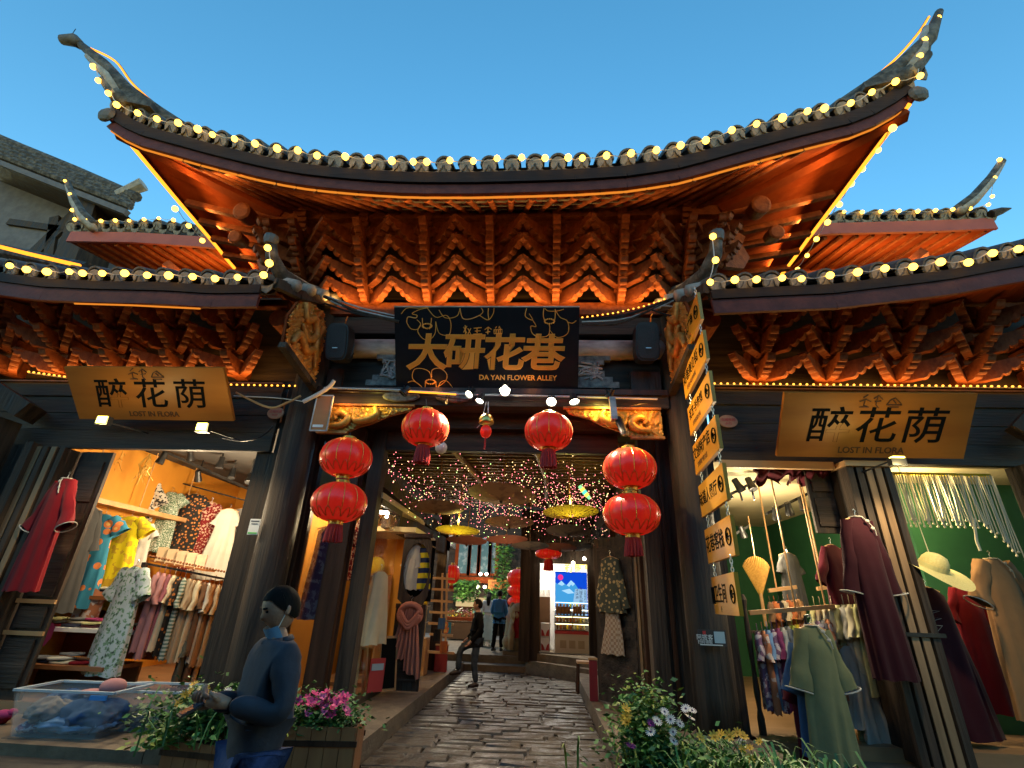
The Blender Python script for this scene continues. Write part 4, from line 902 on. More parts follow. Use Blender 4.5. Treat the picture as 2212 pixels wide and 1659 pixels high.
pal('tiedye', (.40, .16, .08), (.5, .42, .38), 'blotch', 6); pal('purpleprint', (.16, .09, .16), (.42, .38, .42), 'blotch', 8); pal('limegreen', (.42, .46, .08)); pal('violet', (.22, .04, .12)); pal('rust', (.35, .10, .03)); pal('ltblue', (.20, .36, .60)); pal('check', (.38, .30, .22), (.26, .17, .11), 'check', 22); pal('greygreen', (.09, .095, .075)); pal('goldprint2', (.05, .055, .04), (.34, .24, .11), 'dots', 14)
pal('brown', (.16, .08, .04)); pal('rose', (.30, .10, .12)); pal('grey', (.2, .2, .2)); pal('magenta', (.42, .05, .16)); pal('yellowlime', (.55, .52, .25))
HOOK = None
def gmesh(Hh=1.2, sw=.42, hw=.6, dep=.10, neck=.085, sl=.5, sa=22, sr=.085, er=.11, seed=0, fold=.10, flare=1.0, nu=44, nv=18, notch=0):
    """(body, sleeve, sleeve, trim points) hanging from the origin, front towards -Y"""
    rnd = random.Random(seed); ph = [rnd.uniform(0, 6) for _ in range(4)]
    sh_ = lambda x: 1.9*(1-abs(math.sin(x*.5)))**1.4-.75
    def body(a, t):
        th = 2*math.pi*a; z = -Hh*t
        if t < .05: k = t/.05; hwid = neck+(sw/2-neck)*k**.6; z = -Hh*.05*k*.8
        else: k = (t-.05)/.95; hwid = sw/2*(1-.06*math.sin(math.pi*min(1, k*1.7)))+(hw/2-sw/2)*k**flare
        d = dep*(.55+.45*min(1, t*6))*(1+.25*t)
        f = 1+fold*min(1, t*1.6)*(math.sin(5*th+ph[0]+t*1.5)*.6+math.sin(9*th+ph[1]-t*2)*.4)
        f2 = 1+fold*2.2*min(1, t*1.4)*(math.sin(5*th+ph[0]+t*1.5)*.5+math.sin(8*th+ph[2])*.35+.55*sh_(10*th+ph[1]+2*math.sin(t*3+ph[2])))*(.6+.5*t)
        return V((hwid*math.cos(th)*(f if t > .06 else 1)+.02*t*math.sin(ph[3]+3*t), d*math.sin(th)*f2, z+.012*math.sin(7*th+ph[1])*t))
    b = MB().grid(body, nu, nv)
    out = [b]
    for s in (-1, 1):
        m = MB()
        if sl > 0:
            d = V((s*math.sin(R_(sa)), 0, -math.cos(R_(sa)))); o = V((s*(sw/2-.09), 0, -.05))
            def sv(a, t, s=s, d=d, o=o):
                th = 2*math.pi*a; r = sr+(er-sr)*t; r *= 1+.10*math.sin(4*th+ph[1]+t*7)+.05*math.sin(t*21+ph[2])
                p = o+d*(sl*t); q = V((math.cos(R_(sa)), 0, s*math.sin(R_(sa))))
                return p+q*(r*math.cos(th)*(.75+.25*t))+V((0, (.62-.12*t)*r*math.sin(th)+.02*math.sin(9*t+ph[0])*t, 0))
            m.grid(sv, 14, 9)
        out.append(m)
    return out
HANG = MB()
HANG.tube([(-.2, 0, -.05), (-.08, 0, -.005), (0, 0, .015), (.08, 0, -.005), (.2, 0, -.05)], .014, 6)
HANG = HANG.mesh('hanger', M['palewood'])
HK = MB().tube([(0, 0, .015), (0, 0, .07), (.022, 0, .095), (.0, 0, .125), (-.022, 0, .105)], .005, 5).mesh('hook', M['steel'])
def garment(name, label, cat, pos, mt, rz=0, group=None, trim=None, parts=True, collar=None, **k):
    b, s0, s1 = gmesh(**k); t = thing(name, label, cat, pos, rz, group)
    b.build('body', mt, t, world=False, smooth=True)
    for s in (s0, s1):
        if s.v: s.build('sleeve', mt, t, world=False, smooth=True)
    h = link('hanger', HANG, None, t, world=False); link('hook', HK, None, h, world=False)
    if trim is not None:
        sl, sa, er, sw = k.get('sl', .5), k.get('sa', 22), k.get('er', .11), k.get('sw', .42)
        if sl > 0:
            for s in (-1, 1):
                d = V((s*math.sin(R_(sa)), 0, -math.cos(R_(sa)))); o = V((s*(sw/2-.05), 0, -.07))+d*sl*.985; q = V((math.cos(R_(sa)), 0, s*math.sin(R_(sa))))
                MB().tube([o+q*(er*1.1*math.cos(2*math.pi*e/14))+V((0, .7*er*math.sin(2*math.pi*e/14), 0)) for e in range(15)], .009, 5).build('cuff_trim', trim, t, world=False)
    if collar is not None:
        nk = k.get('neck', .085); dp = k.get('dep', .1)
        MB().tube([(nk*1.1*math.cos(2*math.pi*e/16), dp*.62*math.sin(2*math.pi*e/16), .005) for e in range(17)], .009, 5).build('collar_trim', collar, t, world=False)
        MB().tube(bez((nk*.4, -dp*.62, 0), (nk*.8, -dp*.85, -.06), (nk*1.6, -dp*1.02, -.16), (nk*1.9, -dp*.95, -.26), n=5), .009, 5).build('front_trim', collar, t, world=False)
        for q in range(2): MB().sphere((nk*(.8+.7*q), -dp*1.0, -.06-.1*q), .024, 6, 4, (1.4, .5, 1)).build('knot_button', collar, t, world=False)
    return t
RACKM = []
for i in range(4):
    b, s0, s1 = gmesh(Hh=1.0, sw=.40, hw=.46, dep=.055, neck=.07, sl=.36, sa=15, sr=.08, er=.10, seed=20+i, fold=.14, nu=16, nv=9)
    m = MB(); 
    for q in (b, s0, s1): m.add(q.v, q.f)
    m.tube([(0, 0, .0), (0, 0, .07), (.02, 0, .09), (0, 0, .115)], .005, 4)
    RACKM.append(m.mesh('rack_garment', M['beige'], True))
def rack_row(p0, p1, rz, names, rackname, H=1.0, wide=1.0, word='garment', zjit=.02, first=0):
    """garments pushed together along a rail from p0 to p1; names = [(colour words, material)]"""
    n = len(names)
    for i, (cn, mt) in enumerate(names):
        p = V(p0).lerp(V(p1), (i+.5)/n)
        o = link('rack_garment', RACKM[i % 4], None); over(o, M[mt])
        o.matrix_basis = Matrix.Translation(p+V((0, 0, -.12))) @ Matrix.Rotation(rz+random.uniform(-.12, .12), 4, 'Z') @ Matrix.Diagonal((wide*random.uniform(.92, 1.06), random.uniform(.85, 1.2), H*random.uniform(.92, 1.06), 1))
        nb = ('beside the %s one' % names[i-1][0]) if i else 'at its near end'
        tag(o, '%s %s on the %s, %s' % (cn, word, rackname, nb), 'garment', word+'s on the '+rackname)
def track(label, pts, spots, group, g=None, power=0, ceil=None, lampc=(1, .86, .65), aimdz=-1.6, aimdy=.4):
    t = thing('lamp_track', label, 'light track', pts[0], 0, 'black lamp tracks on shop ceilings'); MB().bar(pts[0], pts[1], .06, .05).build('rail', M['blackmetal'], t)
    for k, (p, tgt, lit) in enumerate(spots):
        d = (V(tgt)-V(p)).normalized(); Q = d.to_track_quat('Z', 'Y').to_matrix()
        h = MB().lathe([(.03, -.22), (.055, -.21), (.06, -.1), (.075, -.03), (.08, .03), (.07, .035)], p, 12, M=Q).build('lamp_head', M['black'], t)
        MB().lathe([(0, .03), (.066, .03)], p, 12, cap=False, M=Q).build('lens', G_SPOT if lit else M['steel'], h)
        MB().bar(V(p)-d*.1, V((p[0], p[1], pts[0][2]))-d*.02, .02, .03).build('stem', M['blackmetal'], h)
        if lit and power: spotlamp('spot_light', V(p)+d*.07, tgt, power, 100, lampc, .06, t)

# ================================================================== LEFT SHOP (orange walls)
M['orange'] = mat('orange painted plaster', (.50, .20, .015), (.56, .24, .02), 2, .75, .06, 40); M['orange2'] = mat('deep orange board', (.36, .11, .02), (.42, .14, .025), 3, .6)
M['floorwood'] = mat('brown shop floor', (.20, .11, .05), (.28, .16, .08), 4, .45, .1, 20, stretch=(.2, 1, 1)); M['darkceil'] = mat('dark ceiling paint', (.03, .028, .026), (.04, .036, .033), 3, .8)
M['shelfwood'] = mat('red brown shelf wood', (.20, .07, .02), (.28, .10, .03), 4, .5, .1, 30, stretch=(.2, 1, 1)); M['tubplastic'] = mat('frosted clear plastic', (.55, .62, .66), None, rough=.2, alpha=.13)
MB().bx(-7.9, -7.72, 8.1, 13.6, .2, 4.7).build('orange_wall', M['orange'], wl); MB().bx(-7.72, -3.4, 13.4, 13.6, .2, 4.7).build('back_wall', M['orange'], wl); MB().bx(-3.56, -3.44, 8.31, 13.4, .2, 4.7).build('side_wall', M['orange'], wl)
MB().bx(-7.72, -3.56, 8.05, 13.4, 4.5, 4.62).build('ceiling', M['darkceil'], wl); MB().bx(-9.8, -3.45, 7.96, 13.4, -.06, .2).build('floor', M['floorwood'], wl)
MB().bx(-11.2, -7.95, 7.75, 7.95, .06, 4.03).build('side_cabinet', M['darkwood'], wl); MB().bx(-8.05, -7.9, 7.6, 7.75, .06, 4.03).build('door_post', M['darkwood'], wl); MB().bx(-4.08, -3.66, 7.98, 8.3, .06, 4.03).build('door_post', M['darkwood'], wl)
for a, b in (((-9.2, 7.3, 5.1), (-8.2, 7.6, 4.55)), ((-8.6, 7.5, 4.4), (-8.5, 7.5, .1))): MB().bar(a, b, .5, .3).build('corner_brace', M['darkwood'], wl)
# folded door leaf with the crimson robe on it
dl = thing('folded_door', 'dark folded door leaf with raw pale edges at the left end of the orange shop', 'door', (-7.5, 7.8, .06))
for k, (x, y) in enumerate(((-7.86, 7.72), (-7.72, 7.70), (-7.58, 7.72), (-7.45, 7.75))):
    lf = MB().bx(x-.045, x+.045, y-.02, y+.6, .10, 3.98).build('door_leaf', M['darkwood'], dl); MB().bx(x-.046, x+.046, y-.035, y-.021, .10, 3.98).build('raw_edge', M['palewood_v'] if k in (0, 2) else M['darkwood'], lf)
pn = MB().bx(-7.35, -6.75, 8.0, 8.06, .2, 3.98).build('panel_leaf', M['darkwood'], dl)
for za, zb in ((.35, 1.0), (1.15, 1.45), (1.6, 2.9), (3.1, 3.8)): MB().bx(-7.27, -6.83, 7.965, 7.995, za, zb).build('raised_panel', M['darkwood_h'], pn)
for za in (1.05, 1.5): MB().bx(-7.38, -6.72, 7.95, 7.985, za, za+.06).build('raw_rail', M['palewood'], pn)
garment('robe', 'long crimson robe with white cuffs hanging on the folded dark door', 'robe', A(145, 1035, 7.55), M['crimson'], R_(-20), None, M['offwhite'], collar=M['offwhite'], Hh=1.72, sw=.5, hw=.74, dep=.12, sl=.80, sa=25, sr=.11, er=.16, seed=3)
# plank and the dresses on it
pk = thing('hanging_plank', 'raw timber plank carrying dresses along the orange wall', 'shelf', (-7.5, 9.6, 3.2)); MB().bar((-7.45, 8.2, 3.24), (-7.45, 11.4, 3.24), .3, .09).build('plank', M['palewood'], pk)
for y in (8.5, 9.8, 11.1): MB().tube([(-7.45, y, 3.25), (-7.45, y, 4.48)], .012, 5).build('rope', M['palewood'], pk)
garment('dress', 'teal dress printed with orange flowers hanging under the timber plank', 'dress', A(228, 1112, 9.0), M['blueprint'], R_(18), None, Hh=1.62, sw=.46, hw=.66, sl=.34, sa=38, sr=.13, er=.17, seed=5, fold=.14)
garment('dress', 'bright yellow dress hanging beside the teal flowered one', 'dress', A(285, 1116, 9.4), M['yellowprint'], R_(12), None, Hh=1.68, sw=.46, hw=.74, sl=.36, sa=42, sr=.13, er=.16, seed=6, fold=.14)
garment('dress', 'white dress half hidden behind the bright yellow one', 'dress', A(312, 1128, 9.9), M['offwhite'], R_(12), None, Hh=1.4, sw=.44, hw=.6, sl=.3, sa=30, seed=7)
garment('coat', 'grey coat behind the crimson robe by the folded door', 'coat', A(196, 1095, 8.5), M['charcoal'], R_(60), None, Hh=1.75, sw=.44, hw=.55, sl=.7, sa=10, seed=8)
garment('jacket', 'white jacket with black blotches standing above the plank', 'jacket', A(322, 1042, 10.4), M['bwprint'], R_(15), None, Hh=.85, sw=.5, hw=.6, sl=.5, sa=28, sr=.12, er=.15, seed=9)
rw = thing('wall_rail', 'thin dark rail carrying the upper row of dresses on the orange wall', 'rail', (-6.5, 11.2, 3.9)); MB().bar(A(340, 1030, 11.0), A(545, 1085, 11.6), .03, .03).build('rail', M['blackmetal'], rw)
for nm, lb, px, py, Y, mt, kw in (('dress', 'green and white speckled dress in the upper row', 372, 1064, 10.8, 'greenwhite', dict(Hh=1.32, hw=.62, sl=.3, sa=40, sr=.12, er=.15)), ('dress', 'black dress with orange flowers beside the green speckled dress', 424, 1068, 11.2, 'blackfloral', dict(Hh=1.36, hw=.66, sl=.3, sa=30, sr=.12, er=.14)),
    ('dress', 'dark red flowered dress right of the black flowered one', 457, 1086, 11.4, 'redfloral', dict(Hh=1.55, hw=.6, sl=.32, sa=24, sr=.12, er=.14)), ('dress', 'long white dress near the dark post in the upper row', 497, 1100, 11.2, 'offwhite', dict(Hh=1.55, sw=.40, hw=.72, sl=.36, sa=20)), ('vest', 'grey and charcoal vest at the end of the upper row', 524, 1100, 11.6, 'grey', dict(Hh=.95, sw=.4, hw=.5, sl=0))):
    garment(nm, lb, nm, A(px, py, Y), M[mt], R_(20), 'upper row of dresses in the orange shop', seed=px, fold=.13, **kw)
for i in range(5):
    p = A(350+21*i, 1198+4*i, 10.6); o = MB().box(p, (.19, .06, .30), rz=.3).build('paper_bag', mat('pale kraft card %d' % i, (.50, .38-.02*i, .22), (.56, .43, .27), 6)); tag(o, '%s of five pale card boxes on the shelf behind the dress rack' % ('leftmost', 'second from left', 'middle', 'second from right', 'rightmost')[i], 'box', 'row of pale card boxes')
o = thing('box_shelf', 'narrow shelf under the row of pale card boxes', 'shelf', A(395, 1222, 10.6)); MB().bar(A(335, 1212, 10.7), A(455, 1233, 10.7), .3, .04).build('board', M['shelfwood'], o)
# front dress rack
ra, rb2 = A(318, 1218, 8.7), A(492, 1252, 9.6)
rk = thing('clothes_rack', 'black rack with beaded rail full of dresses in the orange shop', 'clothes rack', (ra.x, ra.y, .2))
MB().bar(ra, rb2, .035, .035).build('rail', M['blackmetal'], rk)
for p, q in ((ra+V((0, -.05, .02)), V((ra.x, ra.y-.05, .22))), (rb2, V((rb2.x, rb2.y, .22)))): MB().bar(p, q, .07, .07).build('upright', M['black'], rk)
MB().bx(ra.x-.08, ra.x+.08, ra.y-.4, ra.y+.4, .2, .27).build('foot', M['black'], rk)
bd = MB()
for p, _ in walk([ra+V((0, 0, .13)), rb2+V((0, 0, .12))], .05): bd.sphere(p, .024, 6, 4)
o = bd.build('rail_bead', M['shelfwood'], rk); o['kind'] = 'stuff'
garment('dress', 'long grey dress with green leaf print at the near end of the black rack', 'dress', ra+V((-.05, -.16, -.06)), M['leafprint'], R_(-18), None, Hh=1.62, sw=.56, hw=.82, dep=.1, sl=.5, sa=26, sr=.14, er=.18, seed=12, fold=.12)
rz = math.atan2(rb2.y-ra.y, rb2.x-ra.x)
rack_row(ra+V((.14, .1, 0)), rb2, rz-.15+R_(90), [('dusty pink', 'pinkdress'), ('second dusty pink', 'pinkdress'), ('rose pink', 'rose'), ('cream', 'cream'), ('black flowered', 'blackfloral'), ('green striped', 'stripegreen'), ('pale beige', 'beige'), ('sand', 'beige'), ('warm cream', 'cream'), ('brown', 'brown'), ('ivory', 'offwhite'), ('tan', 'tan'), ('light beige', 'beige'), ('soft cream', 'cream')], 'black beaded rack', 1.25, 1.3, 'dress')
rack_row(ra+V((.7, .5, -1.05)), rb2+V((0, .1, -.95)), rz-.15+R_(90), [('dark green', 'greygreen'), ('taupe', 'brown'), ('oat', 'beige'), ('pale linen', 'cream')], 'lower black rack bar', .75, .9, 'trousers')
# folded stacks on shelves by the left wall
sh = thing('tiered_shelf', 'red brown tiered shelf stacked with folded clothes at lower left', 'shelf', (-6.9, 8.9, .2))
tiers = [(.62, 8.35, 9.2), (1.12, 8.7, 9.5), (1.62, 9.0, 9.7)]
for z, y0, y1 in tiers: MB().bx(-7.7, -5.9, y0, y1, z-.06, z).build('shelf_board', M['white'] if z > 1 and z < 1.5 else M['shelfwood'], sh); MB().bx(-7.7, -5.9, y1-.05, y1, z-.5, z-.06).build('riser', M['shelfwood'], sh)
random.seed(5)
FOLD = []
for i in range(4):
    FOLD.append(MB().grid(lambda a, t, i=i: V(((.17+.01*math.sin(9*a+i))*math.copysign(abs(math.cos(2*math.pi*a))**.5, math.cos(2*math.pi*a)), (.12+.01*math.sin(5*a))*math.copysign(abs(math.sin(2*math.pi*a))**.5, math.sin(2*math.pi*a)), 0))*(1 if 0 < t < 1 else .0) + V((0, 0, .045*t+.008*math.sin(12*a+i))), 20, 5).mesh('folded_garment', M['beige'], True))
fc = [('black', 'blackcloth'), ('pink', 'magenta'), ('cream', 'cream'), ('grey', 'grey'), ('crimson', 'crimson'), ('yellow green', 'yellowlime'), ('navy', 'navy'), ('white', 'offwhite'), ('rose', 'rose'), ('charcoal', 'charcoal'), ('brown', 'brown')]
for ti, (z, y0, y1) in enumerate(tiers):
    for xi in range(5):
        for q in range(random.randint(2, 3)):
            cn, mt = random.choice(fc)
            o = link('folded_garment', FOLD[(xi+q) % 4], None); over(o, M[mt]); o.matrix_basis = Matrix.Translation((-7.5+.36*xi+random.uniform(-.03, .03), y0+.2+random.uniform(0, .12), z+.005+.05*q)) @ Matrix.Rotation(random.uniform(-.3, .3), 4, 'Z')
            tag(o, '%s folded garment %s in the %s pile on the %s left shelf' % (cn, ('at the bottom', 'second up', 'on top')[q], ('first', 'second', 'middle', 'fourth', 'last')[xi], ('lowest', 'middle', 'upper')[ti]), 'folded clothes', 'folded clothes on the tiered shelf')
o = MB().grid(lambda a, t: V((-.25+.5*a, -.14+.03*math.sin(9*a), .12-.5*t*(1+.1*math.sin(20*a))+.03*math.sin(14*a+3*t))), 20, 6).build('shawl', M['tiedye'], None, M=Matrix.Translation(A(212, 1290, 9.2)), smooth=True); tag(o, 'fringed rust shawl draped over the upper shelf edge below the teal dress', 'shawl')
o = MB().grid(lambda a, t: V((-.22+.44*a, -.16, .1-.34*t*(.6+.4*math.sin(3*a))+.03*math.sin(17*a+3*t))), 20, 6).build('shawl', M['magenta'], None, M=Matrix.Translation(A(108, 1362, 8.75)), smooth=True); tag(o, 'pink and cream shawl spilling over the white middle shelf', 'shawl')
track('black lamp track on the dark ceiling of the orange shop', (A(330, 965, 9.4), A(550, 1062, 11.4)), [(A(345, 998, 9.3), (-7.4, 9.0, 1.5), 1), (A(411, 992, 9.6), (-6.5, 10.5, 2), 1), (A(474, 1008, 9.8), (-6.0, 9.5, 1), 1), (A(428, 1036, 10.4), (-7.0, 11.5, 2.5), 1), (A(500, 1030, 10.3), (-5.5, 9.5, 1), 0), (A(537, 1040, 10.2), (-5, 9, 1), 0)], 'lamps', power=9)
lamp('shop_light', (-5.4, 9.8, 3.3), 100, (1, .78, .48), .15, wl); lamp('shop_light', (-5.6, 8.6, 3.6), 55, (1, .78, .48), .12, wl)
# dried grass bunches at the ceiling
for k, (px, py) in enumerate(((205, 985), (265, 985), (325, 1010))):
    m = MB(); p = A(px, py-30, 9.2)
    for q in range(16): m.tube([p, p+V((random.uniform(-.12, .12), random.uniform(-.1, .1), -.25)), p+V((random.uniform(-.22, .22), random.uniform(-.1, .1), -random.uniform(.4, .65)))], .006, 3)
    o = m.build('dried_grass', mat('dried grass %d' % k, (.55, .33, .06), (.4, .22, .04), 20)); tag(o, 'dried grass bunch hanging under the ceiling, %s' % ('over the folded door', 'over the plank', 'left of the first ceiling lamp')[k], 'dried grass', 'dried grass bunches')
# storage tubs with clothes
def tub(label, c, wx, wy, h, rz, fill, handle):
    t = thing('storage_tub', label, 'storage tub', c, rz); m = MB(); k = .82
    for s in (0, .012):
        vs = [(sx*(wx/2-s)*f, sy*(wy/2-s)*f, z) for z, f in ((0, k), (h, 1)) for sx, sy in ((-1, -1), (1, -1), (1, 1), (-1, 1))]
        m.add(vs, [(i, (i+1) % 4, 4+(i+1) % 4, 4+i) for i in range(4)]+([(3, 2, 1, 0)] if s == 0 else []))
    m.build('tub_body', M['tubplastic'], t, world=False)
    rim = MB(); 
    pts = [(-wx/2, -wy/2), (wx/2, -wy/2), (wx/2, wy/2), (-wx/2, wy/2), (-wx/2, -wy/2)]
    for a, b in zip(pts, pts[1:]): rim.bar((a[0], a[1], h), (b[0], b[1], h), .05, .025)
    rim.build('rim', mat('pale tub rim', (.45, .55, .62), None, rough=.35, alpha=.75), t, world=False)
    if handle: MB().box((wx/2-.16, -wy/2-.03, h-.05), (.2, .03, .05)).build('clip', mat('blue clip', (.05, .25, .6), None), t, world=False)
    for k2, (mt, dx, dy, z, r, nm) in enumerate(fill):
        def bl(a, t2): 
            th = 2*math.pi*a; ph = math.pi*t2; f = 1+.25*mnoise.noise(V((math.cos(th)*2+k2, math.sin(th)*2, t2*3)))+.30*(.25-abs(mnoise.noise(V((math.cos(th)*3.5+k2*3, math.sin(th)*3.5, t2*7)))))+.10*mnoise.noise(V((math.cos(th)*9, math.sin(th)*9, t2*16+k2)))
            return V((dx+r[0]*f*math.cos(th)*math.sin(ph), dy+r[1]*f*math.sin(th)*math.sin(ph), z-r[2]*f*math.cos(ph)))
        o = MB().grid(bl, 56, 30).build('bundled_garment', M[mt], None, M=Matrix.Translation(c) @ Matrix.Rotation(rz, 4, 'Z'), smooth=True); tag(o, nm, 'clothes')
    return t
c = A(165, 1552, 7.15); c.z = .065
tub('frosted clear tub full of blue and grey clothes at the front left corner', c, 1.25, .72, .50, R_(4), [('denim', .22, -.02, .2, (.40, .3, .17), 'faded blue denim heap in the front clear tub'), ('ltblue', .05, -.1, .12, (.5, .2, .1), 'pale blue cloth at the bottom of the front clear tub'), ('grey', -.28, -.08, .24, (.27, .22, .14), 'grey brown bundle at the left of the front clear tub'), ('denim', -.3, .1, .32, (.25, .2, .12), 'dark blue bundle at the back of the front clear tub'), ('purpleprint', -.42, -.14, .07, (.14, .12, .06), 'small purple cloth in the lower left of the front tub')], True)
o = thing('cap', 'dusty pink cap lying on top of the front clear tub', 'cap', c+V((.22, .05, .45))); MB().sphere((0.1, 0, .06), .16, 14, 8, (1, .9, .62)).build('crown', M['pinkdress'], o, world=False, smooth=True); MB().sphere((-.1, -.06, .0), .17, 14, 6, (1, .8, .2)).build('brim', M['pinkdress'], o, world=False, smooth=True)
c2 = A(330, 1530, 7.6); c2.z = .065
tub('grey clear tub with little in it behind the blue filled one', c2, .95, .7, .46, R_(6), [('greygreen', 0, 0, .14, (.36, .26, .12), 'grey green cloth in the rear clear tub')], False)
for k, (px, py) in enumerate(((10, 1543), (-5, 1556))):
    p = A(px, py, 7.35); o = MB().sphere(p, .1, 12, 6, (1.4, .7, .55)).sphere(p+V((.1, 0, .03)), .07, 8, 6, (1, .7, .6)).build('slipper', M['magenta'] if k == 0 else M['crimson'], smooth=True); tag(o, '%s slipper on the shop floor left of the clear tub' % ('pink', 'red')[k], 'slipper', 'slippers left of the tub')

# ================================================================== RIGHT SHOP (green walls)
M['green'] = mat('bottle green wall', (.012, .085, .03), (.016, .10, .036), 3, .8, .1, 60); M['creamceil'] = mat('cream ceiling', (.46, .38, .22), (.50, .42, .25), 2, .8)
MB().bx(7.5, 7.62, 9.2, 15, .2, 4.2).build('green_wall', M['green'], wr); MB().bx(7.62, 9.8, 9.2, 9.32, .2, 4.2).build('niche_wall', M['green'], wr); MB().bx(3.44, 7.5, 14.9, 15.0, .2, 4.2).build('back_wall', M['green'], wr); MB().bx(3.44, 3.56, 8.31, 14.9, .2, 4.2).build('side_wall', M['green'], wr)
MB().bx(3.56, 7.5, 8.05, 14.9, 4.04, 4.15).build('ceiling', M['creamceil'], wr); MB().bx(7.5, 9.8, 8.05, 9.2, 4.04, 4.15).build('niche_ceiling', M['creamceil'], wr); MB().bx(3.45, 9.8, 7.96, 14.9, -.06, .22).build('floor', M['floorwood'], wr)
MB().bx(3.85, 5.62, 7.82, 7.9, 3.90, 4.02).build('raw_lintel_strip', M['palewood'], wr); MB().bx(8.45, 8.75, 7.6, 8.1, .06, 4.03).build('door_post', M['darkwood'], wr); MB().bx(8.75, 11.2, 7.8, 8.0, .06, 4.03).build('side_cabinet', M['darkwood'], wr)
MB().bar((9.3, 7.3, 5.2), (8.5, 7.6, 4.4), .3, .5).build('corner_brace', M['darkwood'], wr)
dr = thing('folded_door', 'bundle of dark folded door leaves with pale raw edges between the two right bays', 'door', (6.1, 7.8, .06))
for k, x in enumerate((5.74, 5.88, 6.02, 6.16, 6.30)):
    lf = MB().bx(x-.05, x+.05, 7.66, 8.2, .10, 3.9).build('door_leaf', M['darkwood'], dr); MB().bx(x-.048, x+.048, 7.64, 7.658, .10, 3.9).build('raw_edge', M['palewood_v'] if k in (2, 3) else M['darkwood'], lf)
pn = MB().bx(5.30, 5.70, 8.12, 8.18, 2.95, 3.98).build('panel_leaf', M['darkwood'], dr)
for za, zb in ((3.05, 3.5), (3.6, 3.9)): MB().bx(5.36, 5.66, 8.085, 8.115, za, zb).build('raised_panel', M['darkwood_h'], pn)
MB().bx(5.66, 6.4, 7.6, 8.2, 3.905, 3.99).build('raw_cap', M['palewood'], dr); MB().bx(5.6, 6.42, 7.62, 7.66, 1.55, 1.60).build('steel_band', M['blackmetal'], dr)
garment('robe', 'long maroon robe with a thin white collar hanging on the folded door bundle', 'robe', A(1848, 1118, 7.5), M['maroon'], R_(12), None, M['offwhite'], collar=M['offwhite'], Hh=2.05, sw=.50, hw=.62, dep=.12, sl=.98, sa=9, sr=.12, er=.14, seed=31)
garment('robe', 'dark crimson robe inside the green shop behind the maroon robe', 'robe', A(1795, 1178, 8.6), M['maroon2'], R_(25), None, Hh=1.35, sw=.5, hw=.6, sl=.6, sa=25, seed=32)
garment('robe', 'sage green robe with folded white edged cuffs in front of the right shop', 'robe', A(1752, 1352, 7.45), M['sage'], R_(10), None, M['offwhite'], collar=M['offwhite'], Hh=1.5, sw=.46, hw=.60, dep=.12, sl=.70, sa=13, sr=.13, er=.16, seed=33)
garment('robe', 'dark denim blue robe behind the sage green robe', 'robe', A(1742, 1385, 7.75), M['denim'], R_(14), None, Hh=1.3, sw=.5, hw=.74, sl=.6, sa=18, sr=.14, er=.17, seed=34)
garment('robe', 'narrow maroon robe low behind the sage green robe', 'robe', A(1728, 1440, 7.9), M['maroon2'], R_(14), None, Hh=1.05, sw=.4, hw=.5, sl=.4, seed=35)
st = thing('robe_stand', 'black stand that carries the sage green robe', 'stand', (4.85, 7.6, .06)); gp = A(1752, 1352, 7.45); MB().tube([(gp.x, gp.y+.12, .1), (gp.x, gp.y+.12, gp.z+.13), (gp.x, gp.y, gp.z+.125)], .018, 6).build('pole', M['blackmetal'], st); MB().lathe([(.22, .06), (.22, .09), (.03, .11)], (gp.x, gp.y+.12, 0), 14).build('base', M['blackmetal'], st)
# bamboo rails on ropes
for k, (p, q, lb, rp) in enumerate((((1618, 1324), (1802, 1310), 'long bamboo rail on ropes at the front of the green shop', 8.3), ((1660, 1276), (1720, 1268), 'short bamboo rail on ropes at the back left of the green shop', 9.6), ((1765, 1272), (1815, 1264), 'short bamboo rail on ropes at the back right of the green shop', 9.3))):
    a, b = A(*p, rp), A(*q, rp); t = thing('bamboo_rail', lb, 'rail', a, 0, 'bamboo rails on ropes'); MB().bar(a, b, .06, .06).build('bamboo', M['palewood'], t)
    for f in ((.55, .9) if k == 0 else (.3,)): c = a.lerp(b, f); MB().tube([c, V((c.x, c.y, 4.04))], .014, 5).build('rope', M['palewood'], t)
a, b = A(1618, 1330, 8.3), A(1802, 1318, 8.3)
t = thing('clothes_rack', 'dark spindle rack end at the left of the green shop', 'clothes rack', (a.x, a.y, .22)); MB().lathe([(.05, 0), (.05, .2), (.03, .3), (.045, .5), (.03, .8), (.045, 1.2), (.03, 1.6), (.05, 1.72), (.02, 1.8)], (a.x-.05, a.y, .22), 10).build('spindle', M['darkwood'], t); MB().bar((a.x-.05, a.y, 1.5), (a.x+.6, a.y+.5, 1.5), .04, .04).build('arm', M['darkwood'], t)
rack_row(a+V((.05, 0, -.1)), b+V((-.1, 0, 0)), R_(75), [('grey striped', 'purpleprint'), ('rust patterned', 'tiedye'), ('pale blue', 'ltblue'), ('plum patterned', 'purpleprint'), ('violet', 'violet'), ('white', 'offwhite'), ('light grey', 'grey'), ('lime', 'limegreen'), ('yellow', 'mustard'), ('rust', 'rust'), ('blue', 'denim'), ('cream', 'cream'), ('faded plum', 'purpleprint'), ('pale grey', 'grey'), ('orange', 'tiedye')], 'front bamboo rail', 1.0, 1.0, 'garment')
a2, b2 = A(1655, 1285, 9.6), A(1725, 1278, 9.6)
rack_row(a2, b2, R_(75), [('dark brown', 'brown'), ('brick red', 'rust'), ('black', 'blackcloth'), ('sand', 'beige'), ('terracotta', 'rust'), ('chestnut', 'brown'), ('orange brown', 'tan')], 'back left bamboo rail', .85, .9, 'coat')
a3, b3 = A(1750, 1292, 8.6), A(1850, 1286, 8.35)
